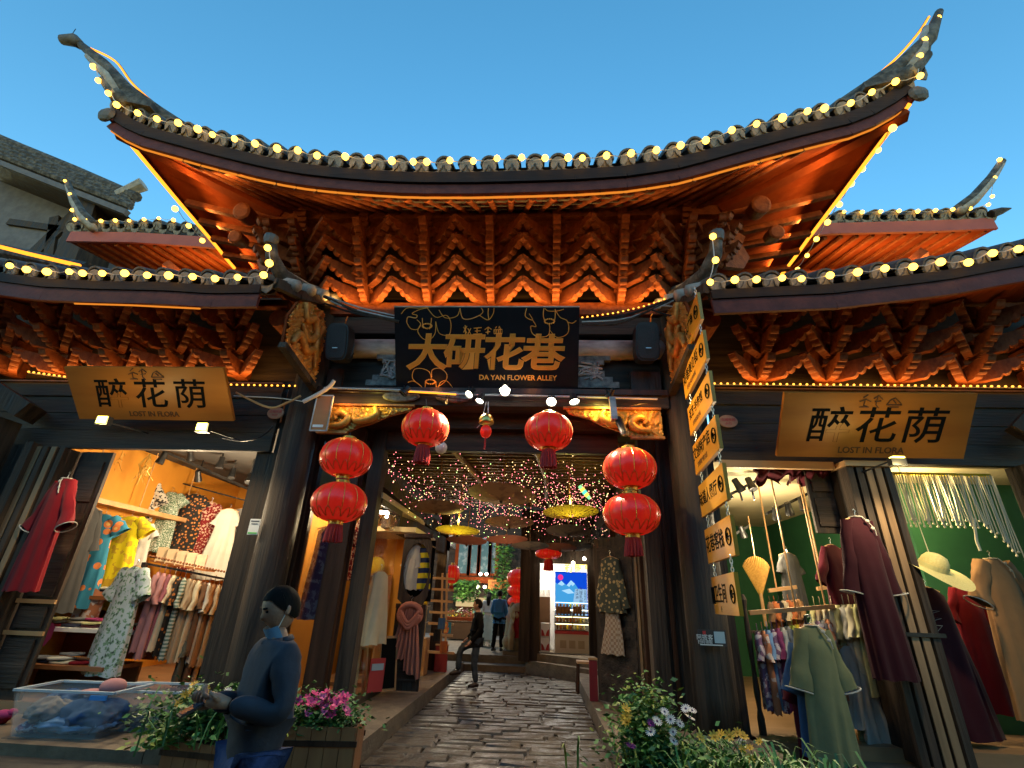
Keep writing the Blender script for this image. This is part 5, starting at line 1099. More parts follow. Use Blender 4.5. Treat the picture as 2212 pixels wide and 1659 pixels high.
rack_row(a3, b3, R_(50), [('yellow lime', 'yellowlime'), ('blush', 'beige'), ('pale yellow', 'cream'), ('straw', 'cream'), ('butter', 'yellowlime'), ('ivory', 'offwhite'), ('pale straw', 'cream'), ('primrose', 'yellowlime')], 'back right bamboo rail', 1.25, 1.25, 'shirt')
for k, (px, py) in enumerate(((1830, 1455), (1862, 1500))): garment('skirt', 'long ivory skirt hanging low beside the sage robe, %s' % ('nearer the robe' if k == 0 else 'nearer the door bundle'), 'skirt', A(px, py-60, 8.3), M['offwhite'], R_(20+10*k), 'ivory skirts', Hh=1.0-.1*k, sw=.34, hw=.66, sl=0, seed=50+k, fold=.2)
o = thing('low_cabinet', 'low orange brown cabinet inside the green shop at floor level', 'cabinet', (6.6, 9.6, .22)); MB().bx(5.6, 7.45, 9.5, 10.0, .22, 1.0).build('carcass', M['orange2'], o); MB().bx(5.6, 7.45, 9.46, 9.5, .96, 1.02).build('top', M['shelfwood'], o)
# fan, vest, ruffles
t = thing('straw_fan', 'golden straw fan hanging on the green wall', 'fan', A(1635, 1215, 10)); p = A(1635, 1232, 10)
m = MB()
for q in range(18):
    an = math.pi*(.1+.8*q/17)+math.pi; m.tube([p+V((0, 0, -.45)), p+V((.28*math.cos(an+math.pi)*.9, 0, .25*abs(math.sin(an))))], .022, 4)
m.build('straw', mat('golden straw', (.50, .28, .05), (.36, .19, .03), 30, .7), t); MB().tube([p+V((0, 0, -.4)), p+V((0, 0, -.95))], .03, 6).build('handle', M['palewood'], t); MB().tube([p+V((0, 0, .2)), p+V((0, 0, 1.0))], .008, 4).build('cord', M['palewood'], t)
garment('vest', 'small black and grey vest hanging on the green wall', 'vest', A(1700, 1195, 10.2), M['charcoal'], R_(20), None, Hh=.95, sw=.42, hw=.5, sl=.35, sa=18, seed=61)
for k, (px, w) in enumerate(((1672, 40), (1745, 55), (1790, 45))):
    p = A(px, 1030, 8.15); o = MB().grid(lambda a, tt: V((p.x+(a-.5)*.55, p.y+.12*math.sin(19*a+k)+.1*math.sin(9*tt), 4.02-.32*tt*(.75+.25*math.sin(13*a+k*2))+.02*math.sin(30*a))), 26, 6).build('ruffle_valance', M['maroon2'], smooth=True)
    tag(o, 'dark maroon ruffled cloth tucked under the right lintel, %s' % ('next to the yellow boards', 'in the middle', 'next to the door bundle')[k], 'valance', 'maroon ruffles under the lintel')
c = (4.8, 8.6, 3.9)
track('black lamp track with three heads near the yellow boards', (A(1545, 1085, 8.8), A(1650, 1030, 8.8)), [(A(1574, 1075, 8.7), (5.5, 9, .8), 1), (A(1601, 1058, 8.7), (6, 9, 1), 1), (A(1626, 1055, 8.6), (5, 7.5, 1), 1)], 'lamps', power=17)
track('black lamp track with four heads mid ceiling', (A(1655, 1110, 9.6), A(1775, 1052, 9.6)), [(A(1678, 1118, 9.6), (6, 11, 1), 0), (A(1706, 1108, 9.5), (6.5, 11, 1), 0), (A(1737, 1098, 9.5), (6, 9, 1), 1), (A(1772, 1082, 9.4), (7, 9, 1), 1)], 'lamps', power=17)
track('short black lamp track by the green wall', (A(1575, 1160, 11), A(1620, 1135, 11)), [(A(1583, 1165, 11), (5, 12, 1), 0), (A(1607, 1158, 11), (6, 11.5, 1), 1)], 'lamps', power=12)
lamp('shop_light', (5.2, 10.0, 3.0), 75, (1, .80, .5), .15, wr); lamp('shop_light', (4.6, 8.5, 3.2), 34, (1, .80, .5), .12, wr)
# right bay: fringe, hat, dresses
fr = thing('cord_fringe', 'fringe of pale knotted cords hanging from a yellow rod in the right bay', 'fringe', (7.3, 8.1, 3.9))
MB().bar((6.45, 8.12, 3.93), (8.2, 8.12, 3.93), .05, .04).build('rod', M['mustard'], fr)
for q in range(52):
    x = 6.48+1.75*q/51; L = .78+.06*math.sin(q*2.1)+(max(0, q-40)*.045)
    m = MB(); m.tube([(x, 8.1+.02*math.sin(q), 3.92), (x+.015*math.sin(q*1.7), 8.1, 3.92-L*.5), (x+.02*math.sin(q), 8.1, 3.92-L)], .011, 4); m.sphere((x+.02*math.sin(q), 8.1, 3.92-L), .02, 5, 4); m.build('cord', M['cream'], fr)
hp = A(2016, 1224, 7.85)
t = thing('sun_hat', 'wide brimmed straw yellow sun hat with a ribbon in the right bay', 'hat', hp); Q = Matrix.Rotation(R_(28), 3, 'X') @ Matrix.Rotation(R_(14), 3, 'Y')
M['strawhat'] = mat('pale straw', (.60, .52, .22), (.50, .42, .15), 40, .8, .4, 60)
br = MB(); br.grid(lambda a, tt: Q @ V(((.17+.30*tt)*math.cos(2*math.pi*a)*1.05, (.17+.30*tt)*math.sin(2*math.pi*a), -.02-.04*tt+.05*tt*math.sin(4*math.pi*a+1))), 32, 4); br.build('brim', M['strawhat'], t, world=False, smooth=True)
MB().lathe([(.18, -.03), (.18, .02), (.165, .10), (.12, .17), (.05, .195), (.0, .2)], (0, 0, 0), 22, cap=False, M=Q).build('crown', M['strawhat'], t, world=False, smooth=True)
rb_ = MB().lathe([(.186, -.02), (.184, .04)], (0, 0, 0), 22, cap=False, M=Q).build('ribbon', M['yellowlime'], t, world=False); MB().sphere(Q @ V((.06, -.2, -.0)), .06, 8, 6, (1.2, .5, .8)).build('bow', M['yellowlime'], rb_, world=True); t.children[-1]
MB().tube([(0, 0, .19), (0, .1, 1.55)], .006, 5).build('cord', M['cream'], t, world=False)
garment('dress', 'brown wrap dress with a pale edged neckline in the right bay', 'dress', A(2140, 1208, 8.15), M['tan'], R_(14), None, M['offwhite'], collar=M['beige'], Hh=2.05, sw=.56, hw=1.0, dep=.13, sl=.62, sa=26, sr=.15, er=.18, seed=71, fold=.13)
MB().tube([A(2103, 1120, 8.0), A(2110, 1170, 8.0), A(2118, 1190, 8.0)], .02, 6).build('rope', M['cream'], fr)
garment('dress', 'black top over a maroon laced skirt below the sun hat', 'dress', A(2000, 1270, 8.3), M['maroon'], R_(8), None, Hh=1.9, sw=.5, hw=.98, dep=.14, sl=.0, seed=72, fold=.14)
lt = bpy.context.scene.objects.get('dress'); t = thing('skirt_lacing', 'pale crossed laces on the front of the maroon skirt', 'lace', A(2010, 1330, 8.1))
MB().tube([A(x, y, 8.08) for x, y in ((1985, 1318), (2030, 1320), (1988, 1332), (2034, 1336), (1990, 1348), (2036, 1352), (2020, 1370))], .007, 4).build('lace', M['offwhite'], t); MB().tube([A(2022, 1352, 8.08), A(2040, 1420, 8.05), A(2062, 1530, 8.0)], .007, 4).build('lace', M['offwhite'], t)
garment('robe', 'dark crimson robe behind the brown wrap dress', 'robe', A(2075, 1265, 8.6), M['crimson'], R_(14), None, Hh=1.7, sw=.5, hw=.8, sl=.5, seed=73)
lamp('shop_light', (7.1, 8.25, 3.5), 30, (1, .82, .4), .08, wr)
# ================================================================== REAR ROOFS AND NEIGHBOURS
def rear(s, fasc, eave, tip, label, bulbs, blabel):
    """second tier hall seen beside the main roof: eave line, fascia, soffit, beams"""
    Y = 11.5
    t = thing('rear_hall', label, 'hall', (s*12, 13, 0))
    E = [A(x, y, Y) for x, y in eave]; Fp = [A(x, y, Y+.08) for x, y in fasc]
    rf = sheet([[p+V((0, 0, .02)) for p in E], [p+V((0, 2.6, 1.2)) for p in E]]).build('roof', M['tile'], t)
    lay_tiles(rf, E if E[0].x < E[-1].x else E[::-1], .5, (0, 1, 0), .5, 1.2)
    strip(Fp, .08, .40).build('fascia', M['rearfascia'], rf)
    sheet([[p+V((0, .05, -.16)) for p in Fp], [p+V((-s*.4, 2.3, .15)) for p in Fp]]).build('soffit', M['redbrown'], rf)
    a, b = Fp[0], Fp[-1]
    for q in range(13):
        p = a.lerp(b, (q+.5)/13)+V((0, .1, -.12)); MB().tube([p, p+V((-s*.3, 2.1, .25))], .07, 6).build('rafter', M['bracket'], rf)
    MB().bar(a+V((0, 1.3, -.65)), a.lerp(b, .72)+V((0, 1.3, -.65)), .25, .28).build('purlin', M['bracket'], t)
    m_ = a.lerp(b, .62); MB().bar(m_+V((s*.5, .5, -.45)), m_+V((-s*.9, 1.6, -1.5)), .22, .25).build('strut', M['bracket'], t)
    MB().bx(min(a.x-s*2, b.x-s*3.2), max(a.x-s*2, b.x-s*3.2), 13.6, 13.9, 5.2, a.z+.6).build('wall', M['redbrown'], t)
    R0 = [A(*p, Y-.02) for p in tip]; rg = MB().tube(R0, [.15, .14, .12, .10, .08][:len(R0)], 8).build('hip_ridge', M['ridge'], rf, smooth=True)
    MB().tube([p+V((-s*.06, -.04, -.16)) for p in R0[:4]], [.14, .12, .1, .05], 7).build('ridge_mortar', M['lime'], rg, smooth=True)
    if s > 0: MB().tube([A(2140, 463, Y), A(2165, 455, Y), A(2184, 450, Y)], [.13, .10, .02], 6).build('corner_spur', M['darkwood'], rg)
    string(blabel, [A(*b, Y-.12) for b in bulbs])
    pm = Fp[len(Fp)//2]; area('led_light', pm+V((-s*.5, .6, -.9)), (4.5, .06), (0, .5, .85), 34, WARM, t)
    return t
rear(-1, [(150, 512), (290, 514), (430, 523), (520, 530)], [(146, 488), (250, 484), (330, 484), (420, 492), (520, 505)], [(205, 488), (178, 462), (160, 430), (146, 395)], 'red eaved rear hall behind the left wing roof',
     [z1(*p) for p in [(383, 1063), (412, 1142), (424, 1236), (438, 1292), (514, 1294), (594, 1297), (677, 1297), (758, 1299), (846, 1291), (932, 1284), (1020, 1292)]], 'string of globe bulbs on the rear roof at left')
rear(1, [(1700, 505), (1790, 495), (2000, 490), (2148, 484)], [(1700, 478), (1790, 466), (1950, 464), (2080, 461), (2150, 458)], [(2070, 452), (2105, 425), (2140, 385), (2165, 348)], 'red eaved rear hall behind the right wing roof',
     [z3(*p) for p in [(1695, 843), (1668, 938), (1657, 1036), (1637, 1082), (1542, 1103), (1450, 1110), (1357, 1113), (1262, 1115), (1164, 1115), (1067, 1117), (969, 1120), (873, 1118)]], 'string of globe bulbs on the rear roof at right')
nb = thing('neighbour_house', 'white walled timber framed house with grey tiled roof beyond the left wing', 'house', (-17, 15, 0))
Yn = 13.5
ev0, ev1, rg0, rg1 = A(-60, 318, Yn), A(285, 452, Yn), A(-60, 282, Yn+.2), A(292, 428, Yn+.2); ev = [ev0.lerp(ev1, q/3) for q in range(4)]; rg = [rg0.lerp(rg1, q/3) for q in range(4)]
r_ = sheet([ev, rg]).build('roof', M['tile'], nb)
rowm = MB().tube([(0, 0, 0), (1, 0, 0)], 1, 8).mesh('roof_tile', M['ridge'])
for q in range(4):
    for a, b in zip(range(20), range(1, 21)):
        def on(t, v):
            i = min(2, int(t*3)); f = t*3-i; return (ev[i].lerp(ev[i+1], f)).lerp(rg[i].lerp(rg[i+1], f), v)
        p0, p1 = on(a/20, (q+.2)/4), on(b/20-.004, (q+.2)/4)
        MB().tube([p0+V((0, -.12, 0)), p1+V((0, -.05, .03))], [.17, .15], 7).build('roof_tile', M['ridge'], r_)
MB().tube([rg[0]+V((0, 0, .15)), rg[1]+V((0, 0, .15)), rg[2]+V((0, 0, .15)), A(296, 426, Yn)], [.22, .2, .2, .2], 8).build('ridge', M['ridge'], r_)
MB().tube([A(255, 422, Yn), A(282, 410, Yn), A(310, 398, Yn)], [.2, .22, .26], 8).build('ridge_end', M['lime'], r_)
strip([p+V((0, -.1, -.3)) for p in ev], .2, .22).build('eave_board', M['plaster_grey'], r_)
sheet([[p+V((0, -.05, -.36)) for p in ev], [p+V((0, 1.6, -.5)) for p in ev]]).build('soffit', M['darkwood_h'], nb)
MB().prism([(p.x, p.z-.35) for p in ev][::-1]+[(ev[0].x, 4), (ev[3].x, 4)], (0, Yn+1.5, 0), (1, 0, 0), (0, 0, 1), (0, 1, 0), .2).build('wall', M['plaster_grey'], nb)
for a, b, w_ in (((172, 455), (62, 560), .55), ((120, 470), (100, 600), .4), ((20, 480), (300, 520), .3)): MB().bar(A(*a, Yn+1.35), A(*b, Yn+1.35), .15, w_).build('timber_brace', M['darkwood'], nb)
MB().bar(A(225, 440, Yn+.8), A(160, 620, Yn+.8), 1.4, .9).build('corner_timber', M['darkwood'], nb)

# ================================================================== ALLEY
M['bamboo'] = mat('old bamboo pole', (.16, .10, .05), (.22, .14, .07), 6, .6, .2, 30, stretch=(.3, 1, 1))
ar = thing('alley_roof', 'dark lattice of bamboo poles roofing the alley behind the lintel', 'roof', (0, 11, 4.4))
MB().bx(-2.6, 2.9, 8.55, 15.4, 4.62, 4.72).build('roof_deck', M['darkceil'], ar)
for q in range(26): y = 8.7+.26*q; MB().bar((-2.5, y, 4.5+random.uniform(-.02, .02)), (2.8, y+random.uniform(-.05, .05), 4.5), .05, .05).build('bamboo_pole', M['bamboo'], ar)
for x in (-.55, 1.05): MB().tube([(x-.25, 8.6, 4.42), (x, 11, 4.40), (x+.1, 15.3, 4.42)], .06, 8).build('cross_pole', M['bamboo'], ar)
MB().bx(-2.3, 2.3, 8.4, 8.52, 4.25, 4.6).build('front_beam', M['darkwood_h'], ar)
MB().bar((-2.3, 8.6, 3.95), (-1.75, 15.2, 3.3), .25, .3).build('side_beam', M['darkwood'], ar); MB().bar((2.75, 8.6, 4.0), (2.5, 15.2, 3.6), .25, .3).build('side_beam', M['darkwood'], ar)
for s, x in ((-1, -2.5), (1, 2.9)): MB().bx(x-.06, x+.06, 8.5, 15.3, 3.3, 4.65).build('side_board', M['darkwood_h'], ar)
# curtain of fairy lights
G_P = glow('pink fairy light', (1, .22, .24), 1.2, False); G_W = glow('warm white fairy light', (1, .62, .26), 1.3, False); G_G = glow('green fairy light', (.6, 1, .3), 1.2, False)
STR = []
for v in range(8):
    L = (.4, .6, .8, .9, 1.1, .7, 1.25, .5)[v]; m = MB(); P = [(0, 0, 0)]
    z = 0
    while z > -L: z -= random.uniform(.09, .17); P.append((random.uniform(-.02, .02), random.uniform(-.02, .02), z))
    m.m = 0; m.tube(P, .0025, 3)
    for p in P[1:]:
        for q in range(1):
            m.m = random.choice((1, 1, 2, 2, 2, 3 if random.random() < .4 else 1)); m.sphere(V(p)+V((random.uniform(-.05, .05), random.uniform(-.05, .05), random.uniform(-.06, .06))), random.uniform(.0055, .0085), 5, 4)
    STR.append(m.mesh('fairy_light_strand', [M['blackmetal'], G_P, G_W, G_G]))
random.seed(21)
for q in range(260):
    y = random.uniform(8.75, 13.8); x = random.uniform(-2.3, 2.6)
    o = link('fairy_light_strand', random.choice(STR)); o.matrix_basis = Matrix.Translation((x, y, 4.45)) @ Matrix.Rotation(random.uniform(0, 6), 4, 'Z')
    tag(o, 'hanging strand of pink and white fairy lights under the alley roof', 'fairy lights', 'curtain of pink fairy lights')
lamp('fairy_glow', (.2, 9.3, 2.2), 6.5, (1, .55, .3), .5, ar); lamp('fairy_glow', (.2, 12, 2.4), 10.0, (1, .55, .3), .5, ar)
# oil paper umbrellas
def paper(name, c, c2):
    m = mat(name, c, c2, 4, .7, contrast=(.5, .6)); b = m.node_tree.nodes['Principled BSDF']; b.inputs['Transmission Weight'].default_value = 0
    nt = m.node_tree; tr = nt.nodes.new('ShaderNodeBsdfTranslucent'); tr.inputs[0].default_value = (*c, 1); mx = nt.nodes.new('ShaderNodeMixShader'); mx.inputs[0].default_value = .45
    o = nt.nodes['Material Output']; nt.links.new(b.outputs[0], mx.inputs[1]); nt.links.new(tr.outputs[0], mx.inputs[2]); nt.links.new(mx.outputs[0], o.inputs[0]); return m
PU = [paper('tan oil paper', (.36, .23, .11), (.16, .09, .05)), paper('yellow oil paper', (.60, .48, .06), (.45, .34, .04)), paper('rose oil paper', (.36, .15, .09), (.28, .11, .07)), paper('grey oil paper', (.20, .19, .15), (.06, .08, .09))]
for k, (px, py, wpx, Y, mt, lb, lit) in enumerate(((1083, 1078, 148, 9.6, 0, 'tan flowered paper umbrella, highest of the cluster', 0), (943, 1105, 122, 9.8, 0, 'tan paper umbrella highest at left', 0), (1233, 1115, 122, 9.6, 1, 'lit yellow paper umbrella at right', 1), (988, 1153, 96, 10.6, 1, 'lit yellow paper umbrella at left', 1), (1100, 1136, 108, 10.8, 0, 'tan paper umbrella below the highest one', 0), (1228, 1154, 98, 11.2, 3, 'grey painted paper umbrella under the lit yellow one at right', 0),
        (1095, 1172, 92, 12.2, 2, 'rose paper umbrella in the middle low row', 0), (1008, 1174, 88, 12.4, 2, 'pale rose paper umbrella low at left', 0), (1145, 1185, 84, 12.8, 3, 'grey green paper umbrella low in the middle', 0), (1210, 1187, 72, 13.2, 2, 'reddish paper umbrella low at right', 0), (1240, 1186, 78, 13.4, 3, 'slate grey paper umbrella low at far right', 0))):
    c = A(px, py, Y); zc = (c-V((CAMX, 0, CAMZ))).dot(_F); r = wpx/2*zc/1038
    t = thing('paper_umbrella', lb, 'umbrella', c, random.uniform(0, 1), 'open paper umbrellas hung under the alley roof'); t.rotation_euler = (random.uniform(-.15, -.07), random.uniform(-.07, .07), 0); n = 24
    m = MB(); m.grid(lambda a, tt: V((r*tt*math.cos(2*math.pi*a)*(1-.02*(1-abs(math.cos(math.pi*a*n)))*(tt > .9)), r*tt*math.sin(2*math.pi*a), .20*r*tt-.06*r)), n*2, 5); m.build('canopy', PU[mt], t, world=False, smooth=False)
    for q in range(n if lit else 12):
        a = 2*math.pi*q/(n if lit else 12); MB().tube([(0, 0, -.075*r+(0 if lit else .03)), (r*.98*math.cos(a), r*.98*math.sin(a), .125*r+(0 if lit else .03))], .004, 3).build('rib', M['palewood'], t, world=False)
    MB().sphere((0, 0, -.09*r), .03, 8, 5).build('cap', M['darkwood'], t, world=False); MB().tube([(0, 0, 0), (0, 0, .5), (.02, 0, max(.6, 4.5-c.z))], .012 if not lit else .02, 5).build('handle', M['palewood'], t, world=False)
    if lit: lamp('umbrella_lamp', c+V((0, .0, .28)), 5, (1, .82, .16), .03, t) if 0 else lamp('umbrella_lamp', c+V((0, .0, .28)), 7, (1, .82, .16), .03, t)
o = thing('pinwheel', 'small striped green and yellow paper fish hanging right of the lit umbrella', 'ornament', A(1263, 1063, 9.6)); p = A(1263, 1063, 9.6)
for q in range(5): MB().tube([p+V((-.10+.04*q, 0, .12-.05*q)), p+V((-.06+.04*q, 0, .07-.05*q))], [.03+.02*math.sin(math.pi*(q+.3)/5), .03+.02*math.sin(math.pi*(q+1.2)/5)], 8).build('band', glow('fish %d' % q, ((.25, .9, .3), (1, .85, .1), (.1, .6, .5), (1, .85, .1), (.25, .8, .3))[q], .35, False), o)
MB().tube([p, V((p.x, p.y, 4.5))], .005, 4).build('cord', M['palewood'], o)
# ---------------- left alley shop (glass front along X = -1.95)
al = thing('alley_shop', 'glass fronted shop with orange walls along the left of the alley', 'shop', (-2.2, 10, .22))
MB().bx(-3.4, -3.3, 8.6, 13.2, .22, 4.0).build('orange_wall', M['orange'], al); MB().bx(-3.3, -2.05, 11.9, 12.0, .22, 4.0).build('back_wall', M['orange'], al); MB().bx(-3.4, -1.9, 8.55, 12, 3.4, 3.5).build('ceiling', M['creamceil'], al); MB().bx(-3.4, -1.98, 8.5, 12, .1, .24).build('floor', M['floorwood'], al)
MB().bx(-2.0, -1.9, 8.6, 10.0, .22, .30).build('sill', M['darkwood'], al); MB().bx(-1.99, -1.91, 8.6, 10.0, 3.3, 3.5).build('head', M['darkwood'], al); MB().bx(-1.955, -1.945, 8.62, 10.0, .30, 3.3).build('glass_pane', M['glassm'], al)
MB().bx(-3.1, -2.55, 8.40, 8.46, .22, 4.4).build('glass_pane', M['glassm'], al)
MB().bx(-3.16, -3.08, 8.36, 8.5, .22, 4.4).build('jamb', M['brownwood'], al)
lamp('shop_light', (-2.6, 9.6, 3.3), 30, (1, .76, .42), .1, al); garment('shawl', 'grey patterned shawl hanging behind the glass beside the left pillar', 'shawl', (-2.86, 8.75, 2.9), M['purpleprint'], R_(10), None, Hh=1.5, sw=.36, hw=.5, sl=0, seed=84)
lamp('shop_light', (-2.9, 8.9, 3.3), 5, (1, .8, .5), .1, al)
for px, py, Y in ((683, 1048, 9.2), (826, 1108, 9.2)): p = A(px, py, Y); o = thing('ceiling_lamp', 'bright white ceiling lamp %s' % ('behind the left lantern pair' if px < 700 else 'inside the glass fronted alley shop'), 'lamp', p); MB().lathe([(.0, -.01), (.09, -.01), (.1, .03)], p, 12).build('diffuser', G_SPOT, o); MB().lathe([(.1, .03), (.1, .08)], p, 12).build('rim', M['black'], o)
# things in the glass front: white stand with lace dress, blackboard, shelf, basket
p = A(818, 1400, 9.2); st = thing('white_stand', 'white wooden step stand inside the alley shop window', 'stand', (-2.2, 9.3, .24))
for a, b in (((-2.42, 9.1, .24), (-2.36, 9.3, 1.75)), ((-2.1, 9.1, .24), (-2.15, 9.3, 1.75)), ((-2.42, 9.65, .24), (-2.36, 9.4, 1.75)), ((-2.1, 9.65, .24), (-2.15, 9.4, 1.75))): MB().bar(a, b, .06, .06).build('leg', M['cream_paint'] if 'cream_paint' in M else M.setdefault('cream_paint', mat('cream paint', (.70, .60, .32), None, rough=.5)), st)
for z in (.5, .95, 1.4): MB().bx(-2.42, -2.1, 9.15, 9.6, z, z+.04).build('tread', M['cream_paint'], st)
garment('dress', 'cream lace dress with gold specks on the white stand', 'dress', A(823, 1235, 9.1), M['cream'], R_(70), None, Hh=1.15, sw=.4, hw=.75, sl=0, seed=81, fold=.16)
garment('shirt', 'red and white shirt hanging at the shop window edge', 'shirt', A(790, 1120, 9.3), M['redfloral'], R_(75), None, Hh=1.1, sw=.4, hw=.5, sl=.5, seed=82)
bb = thing('blackboard', 'small leaning blackboard with a red poster beside the white stand', 'blackboard', A(832, 1480, 9.7))
c = A(838, 1432, 9.8); MB().box(c, (.30, .03, .78), M=Matrix.Rotation(R_(50), 4, 'Z') @ Matrix.Rotation(R_(-8), 4, 'X')).build('slate', M['ink'], bb); MB().box(c+V((.0, .02, 0)), (.36, .025, .86), M=Matrix.Rotation(R_(50), 4, 'Z') @ Matrix.Rotation(R_(-8), 4, 'X')).build('slate_frame', M['palewood'], bb)
c = A(813, 1458, 9.4); MB().box(c, (.28, .02, .5), M=Matrix.Rotation(R_(45), 4, 'Z')).build('poster', M['redprint'], bb); MB().box(c+V((.01, -.015, .12)), (.22, .012, .10), M=Matrix.Rotation(R_(45), 4, 'Z')).build('poster_print', M['paleblue'], bb)
sh = thing('wall_shelf', 'orange shelf unit with a basket inside the alley shop', 'shelf', (-3.0, 11.4, .24))
for z in (.8, 1.3, 1.8, 2.2): MB().bx(-3.2, -2.5, 11.2, 11.8, z, z+.04).build('board', M['palewood'], sh)
for x in (-3.2, -2.5): MB().bx(x-.02, x+.02, 11.2, 11.8, .24, 2.24).build('side', M['palewood'], sh)
o = MB().sphere((-2.8, 11.5, 2.42), .2, 12, 8, (1, .8, 1)).build('basket', M['mustard'], smooth=True); tag(o, 'round wicker basket on top of the orange shelf', 'basket'); o = MB().box((-2.8, 11.35, 1.92), (.4, .3, .16)).build('folded_garment', M['blueprint']); tag(o, 'teal folded cloth on the orange shelf in the alley shop', 'folded clothes')
# door leaf with oval opening, jackets and the peach scarf
ld = thing('door_leaf', 'tall dark door leaf with an oval opening, open towards the alley', 'door', A(868, 1480, 10.1))
q0, q1 = A(835, 1490, 10.1), A(905, 1475, 10.1); x0, x1 = q0.x, q1.x; zb, zt_ = .25, 2.98
cx_, cz_ = (x0+x1)/2+.02, 2.3; rx, rz_ = .26, .50
ring = [(cx_+rx*math.cos(2*math.pi*i/24), cz_+rz_*math.sin(2*math.pi*i/24)) for i in range(24)]
def outer(i):
    a = 2*math.pi*i/24; dx, dz = math.cos(a), math.sin(a); k = min(((x1-cx_) if dx > 0 else (cx_-x0))/max(1e-6, abs(dx)), ((zt_-cz_) if dz > 0 else (cz_-1.65))/max(1e-6, abs(dz))); return (cx_+dx*k, cz_+dz*k)
m = MB(); vs = []
for yy in (10.07, 10.13):
    for i in range(24): vs.append((ring[i][0], yy, ring[i][1]))
    for i in range(24): o_ = outer(i); vs.append((o_[0], yy, o_[1]))
fs = []
for i in range(24): j = (i+1) % 24; fs += [(i, j, 24+j, 24+i), (48+j, 48+i, 72+i, 72+j), (j, i, 48+i, 48+j)]
m.add(vs, fs); m.bx(x0, x1, 10.07, 10.13, zb, 1.66); m.build('leaf', M['darkwood'], ld); MB().bx(x0, x1, 10.03, 10.069, 1.6, 1.68).build('rail', M['brownwood'], ld); MB().bx(x0, x1, 10.03, 10.069, 2.90, 2.98).build('rail', M['brownwood'], ld)
MB().bx(x0+.06, x1-.06, 10.04, 10.069, .4, 1.45).build('raised_panel', M['darkwood_h'], ld); MB().box((cx_, 10.24, 2.3), (.62, .02, 1.15)).build('backing', M['ink'], ld)
garment('jacket', 'white and grey jacket behind the oval opening of the door leaf', 'jacket', (cx_-.12, 10.16, 2.78), M['offwhite'], R_(0), None, Hh=.85, sw=.26, hw=.34, dep=.05, sl=.4, sa=12, seed=91); garment('jacket', 'yellow and navy banded jacket behind the oval opening', 'jacket', (cx_+.12, 10.18, 2.78), fabric('yellow navy bands', (.55, .44, .02), (.02, .03, .08), 'stripe', 1.6), R_(0), None, Hh=.85, sw=.26, hw=.34, dep=.05, sl=.0, seed=92)
t = thing('scarf', 'peach pink scarf knotted on a hanger on the dark door leaf', 'scarf', (cx_, 10.0, 1.6)); M_ = M['peach']
for s in (-1, 1): MB().grid(lambda a, tt, s=s: V((cx_+s*(.05+.10*tt)+(a-.5)*(.16+.16*tt), 9.98-.03*math.sin(22*a+3*tt)*(.4+tt)-.03, 1.62-(.95+.12*s*a+.1*(s > 0))*tt+.02*math.sin(14*a))), 20, 12).build('scarf_end', M_, t, smooth=True)
MB().tube([(cx_+.2*math.cos(2*math.pi*i/16), 9.95+.02*math.sin(i), 1.50+.17*math.sin(2*math.pi*i/16)) for i in range(17)], .06, 8).build('scarf_loop', M_, t, smooth=True)
for z0, o0 in ((.0, .0),):
    for k in range(3): MB().tube(bez((cx_-.18, 9.93, 1.56-.05*k), (cx_, 9.88, 1.36-.05*k), (cx_+.18, 9.93, 1.56-.05*k), n=6), .035, 6).build('scarf_fold', M_, t, smooth=True)
h = link('hanger', HANG, None, t, M=Matrix.Translation((cx_, 9.98, 1.7))); link('hook', HK, None, h, world=False)
# second opening: lit shop with glass shelves, wooden display ladder, red board
s2 = thing('alley_shop', 'warm lit souvenir shop with glass shelves behind the peach scarf door', 'shop', (-2, 12.2, .22))
MB().bx(-3.3, -1.9, 13.2, 13.3, .22, 3.6).build('back_wall', mat('warm cream wall', (.58, .42, .18), (.62, .46, .2), 3), s2); MB().bx(-3.3, -1.7, 10.4, 13.3, 3.05, 3.15).build('ceiling', M['creamceil'], s2); MB().bx(-3.3, -1.8, 10.3, 13.3, .1, .3).build('floor', M['floorwood'], s2)
ORD = ('first', 'second', 'third', 'fourth', 'fifth', 'sixth', 'seventh', 'eighth', 'ninth')
for z in (.9, 1.25, 1.6, 1.95, 2.3, 2.65):
    b = MB().bx(-2.6, -1.75, 12.4, 12.9, z, z+.03).build('glass_shelf', mat('shelf glass', (.7, .75, .7), None, rough=.1), s2)
    for q in range(6): o = MB().lathe([(.035, 0), (.04, .06), (.025, .13), (.03, .15)], (-2.5+.14*q, 12.55, z+.03), 8).build('trinket', M[jc := random.choice(('brass', 'crimson', 'mustard', 'cream', 'rust', 'greygreen'))]); tag(o, '%s trinket jar, %s from left on the %s glass shelf of the souvenir shop' % (jc.replace('greygreen', 'grey green'), ORD[q], ORD[int((z-.85)/.35)]), 'jar', 'trinket jars on the glass shelves')
MB().bx(-1.85, -1.62, 12.2, 12.6, .22, .95).build('display_case', M['palewood'], s2); lamp('shop_light', (-2.1, 12.0, 2.95), 24, (1, .74, .36), .08, s2)
MB().bx(-1.75, -1.5, 13.2, 13.5, .22, 3.9).build('post', M['darkwood'], s2); MB().bx(-2.3, -1.5, 13.2, 13.5, 2.95, 3.3).build('door_head', M['darkwood'], s2); MB().bar((-2.3, 10.2, 3.3), (-1.62, 13.3, 3.05), .2, .4).build('eave_beam', M['darkwood'], s2)
dl = thing('display_ladder', 'orange wooden display rack with side arms in front of the souvenir shop', 'rack', A(958, 1410, 12.0)); Yd = 11.8
for px in (952, 962): MB().bar(A(px, 1412, Yd), A(px+4, 1238, Yd), .04, .04).build('upright', M['palewood'], dl)
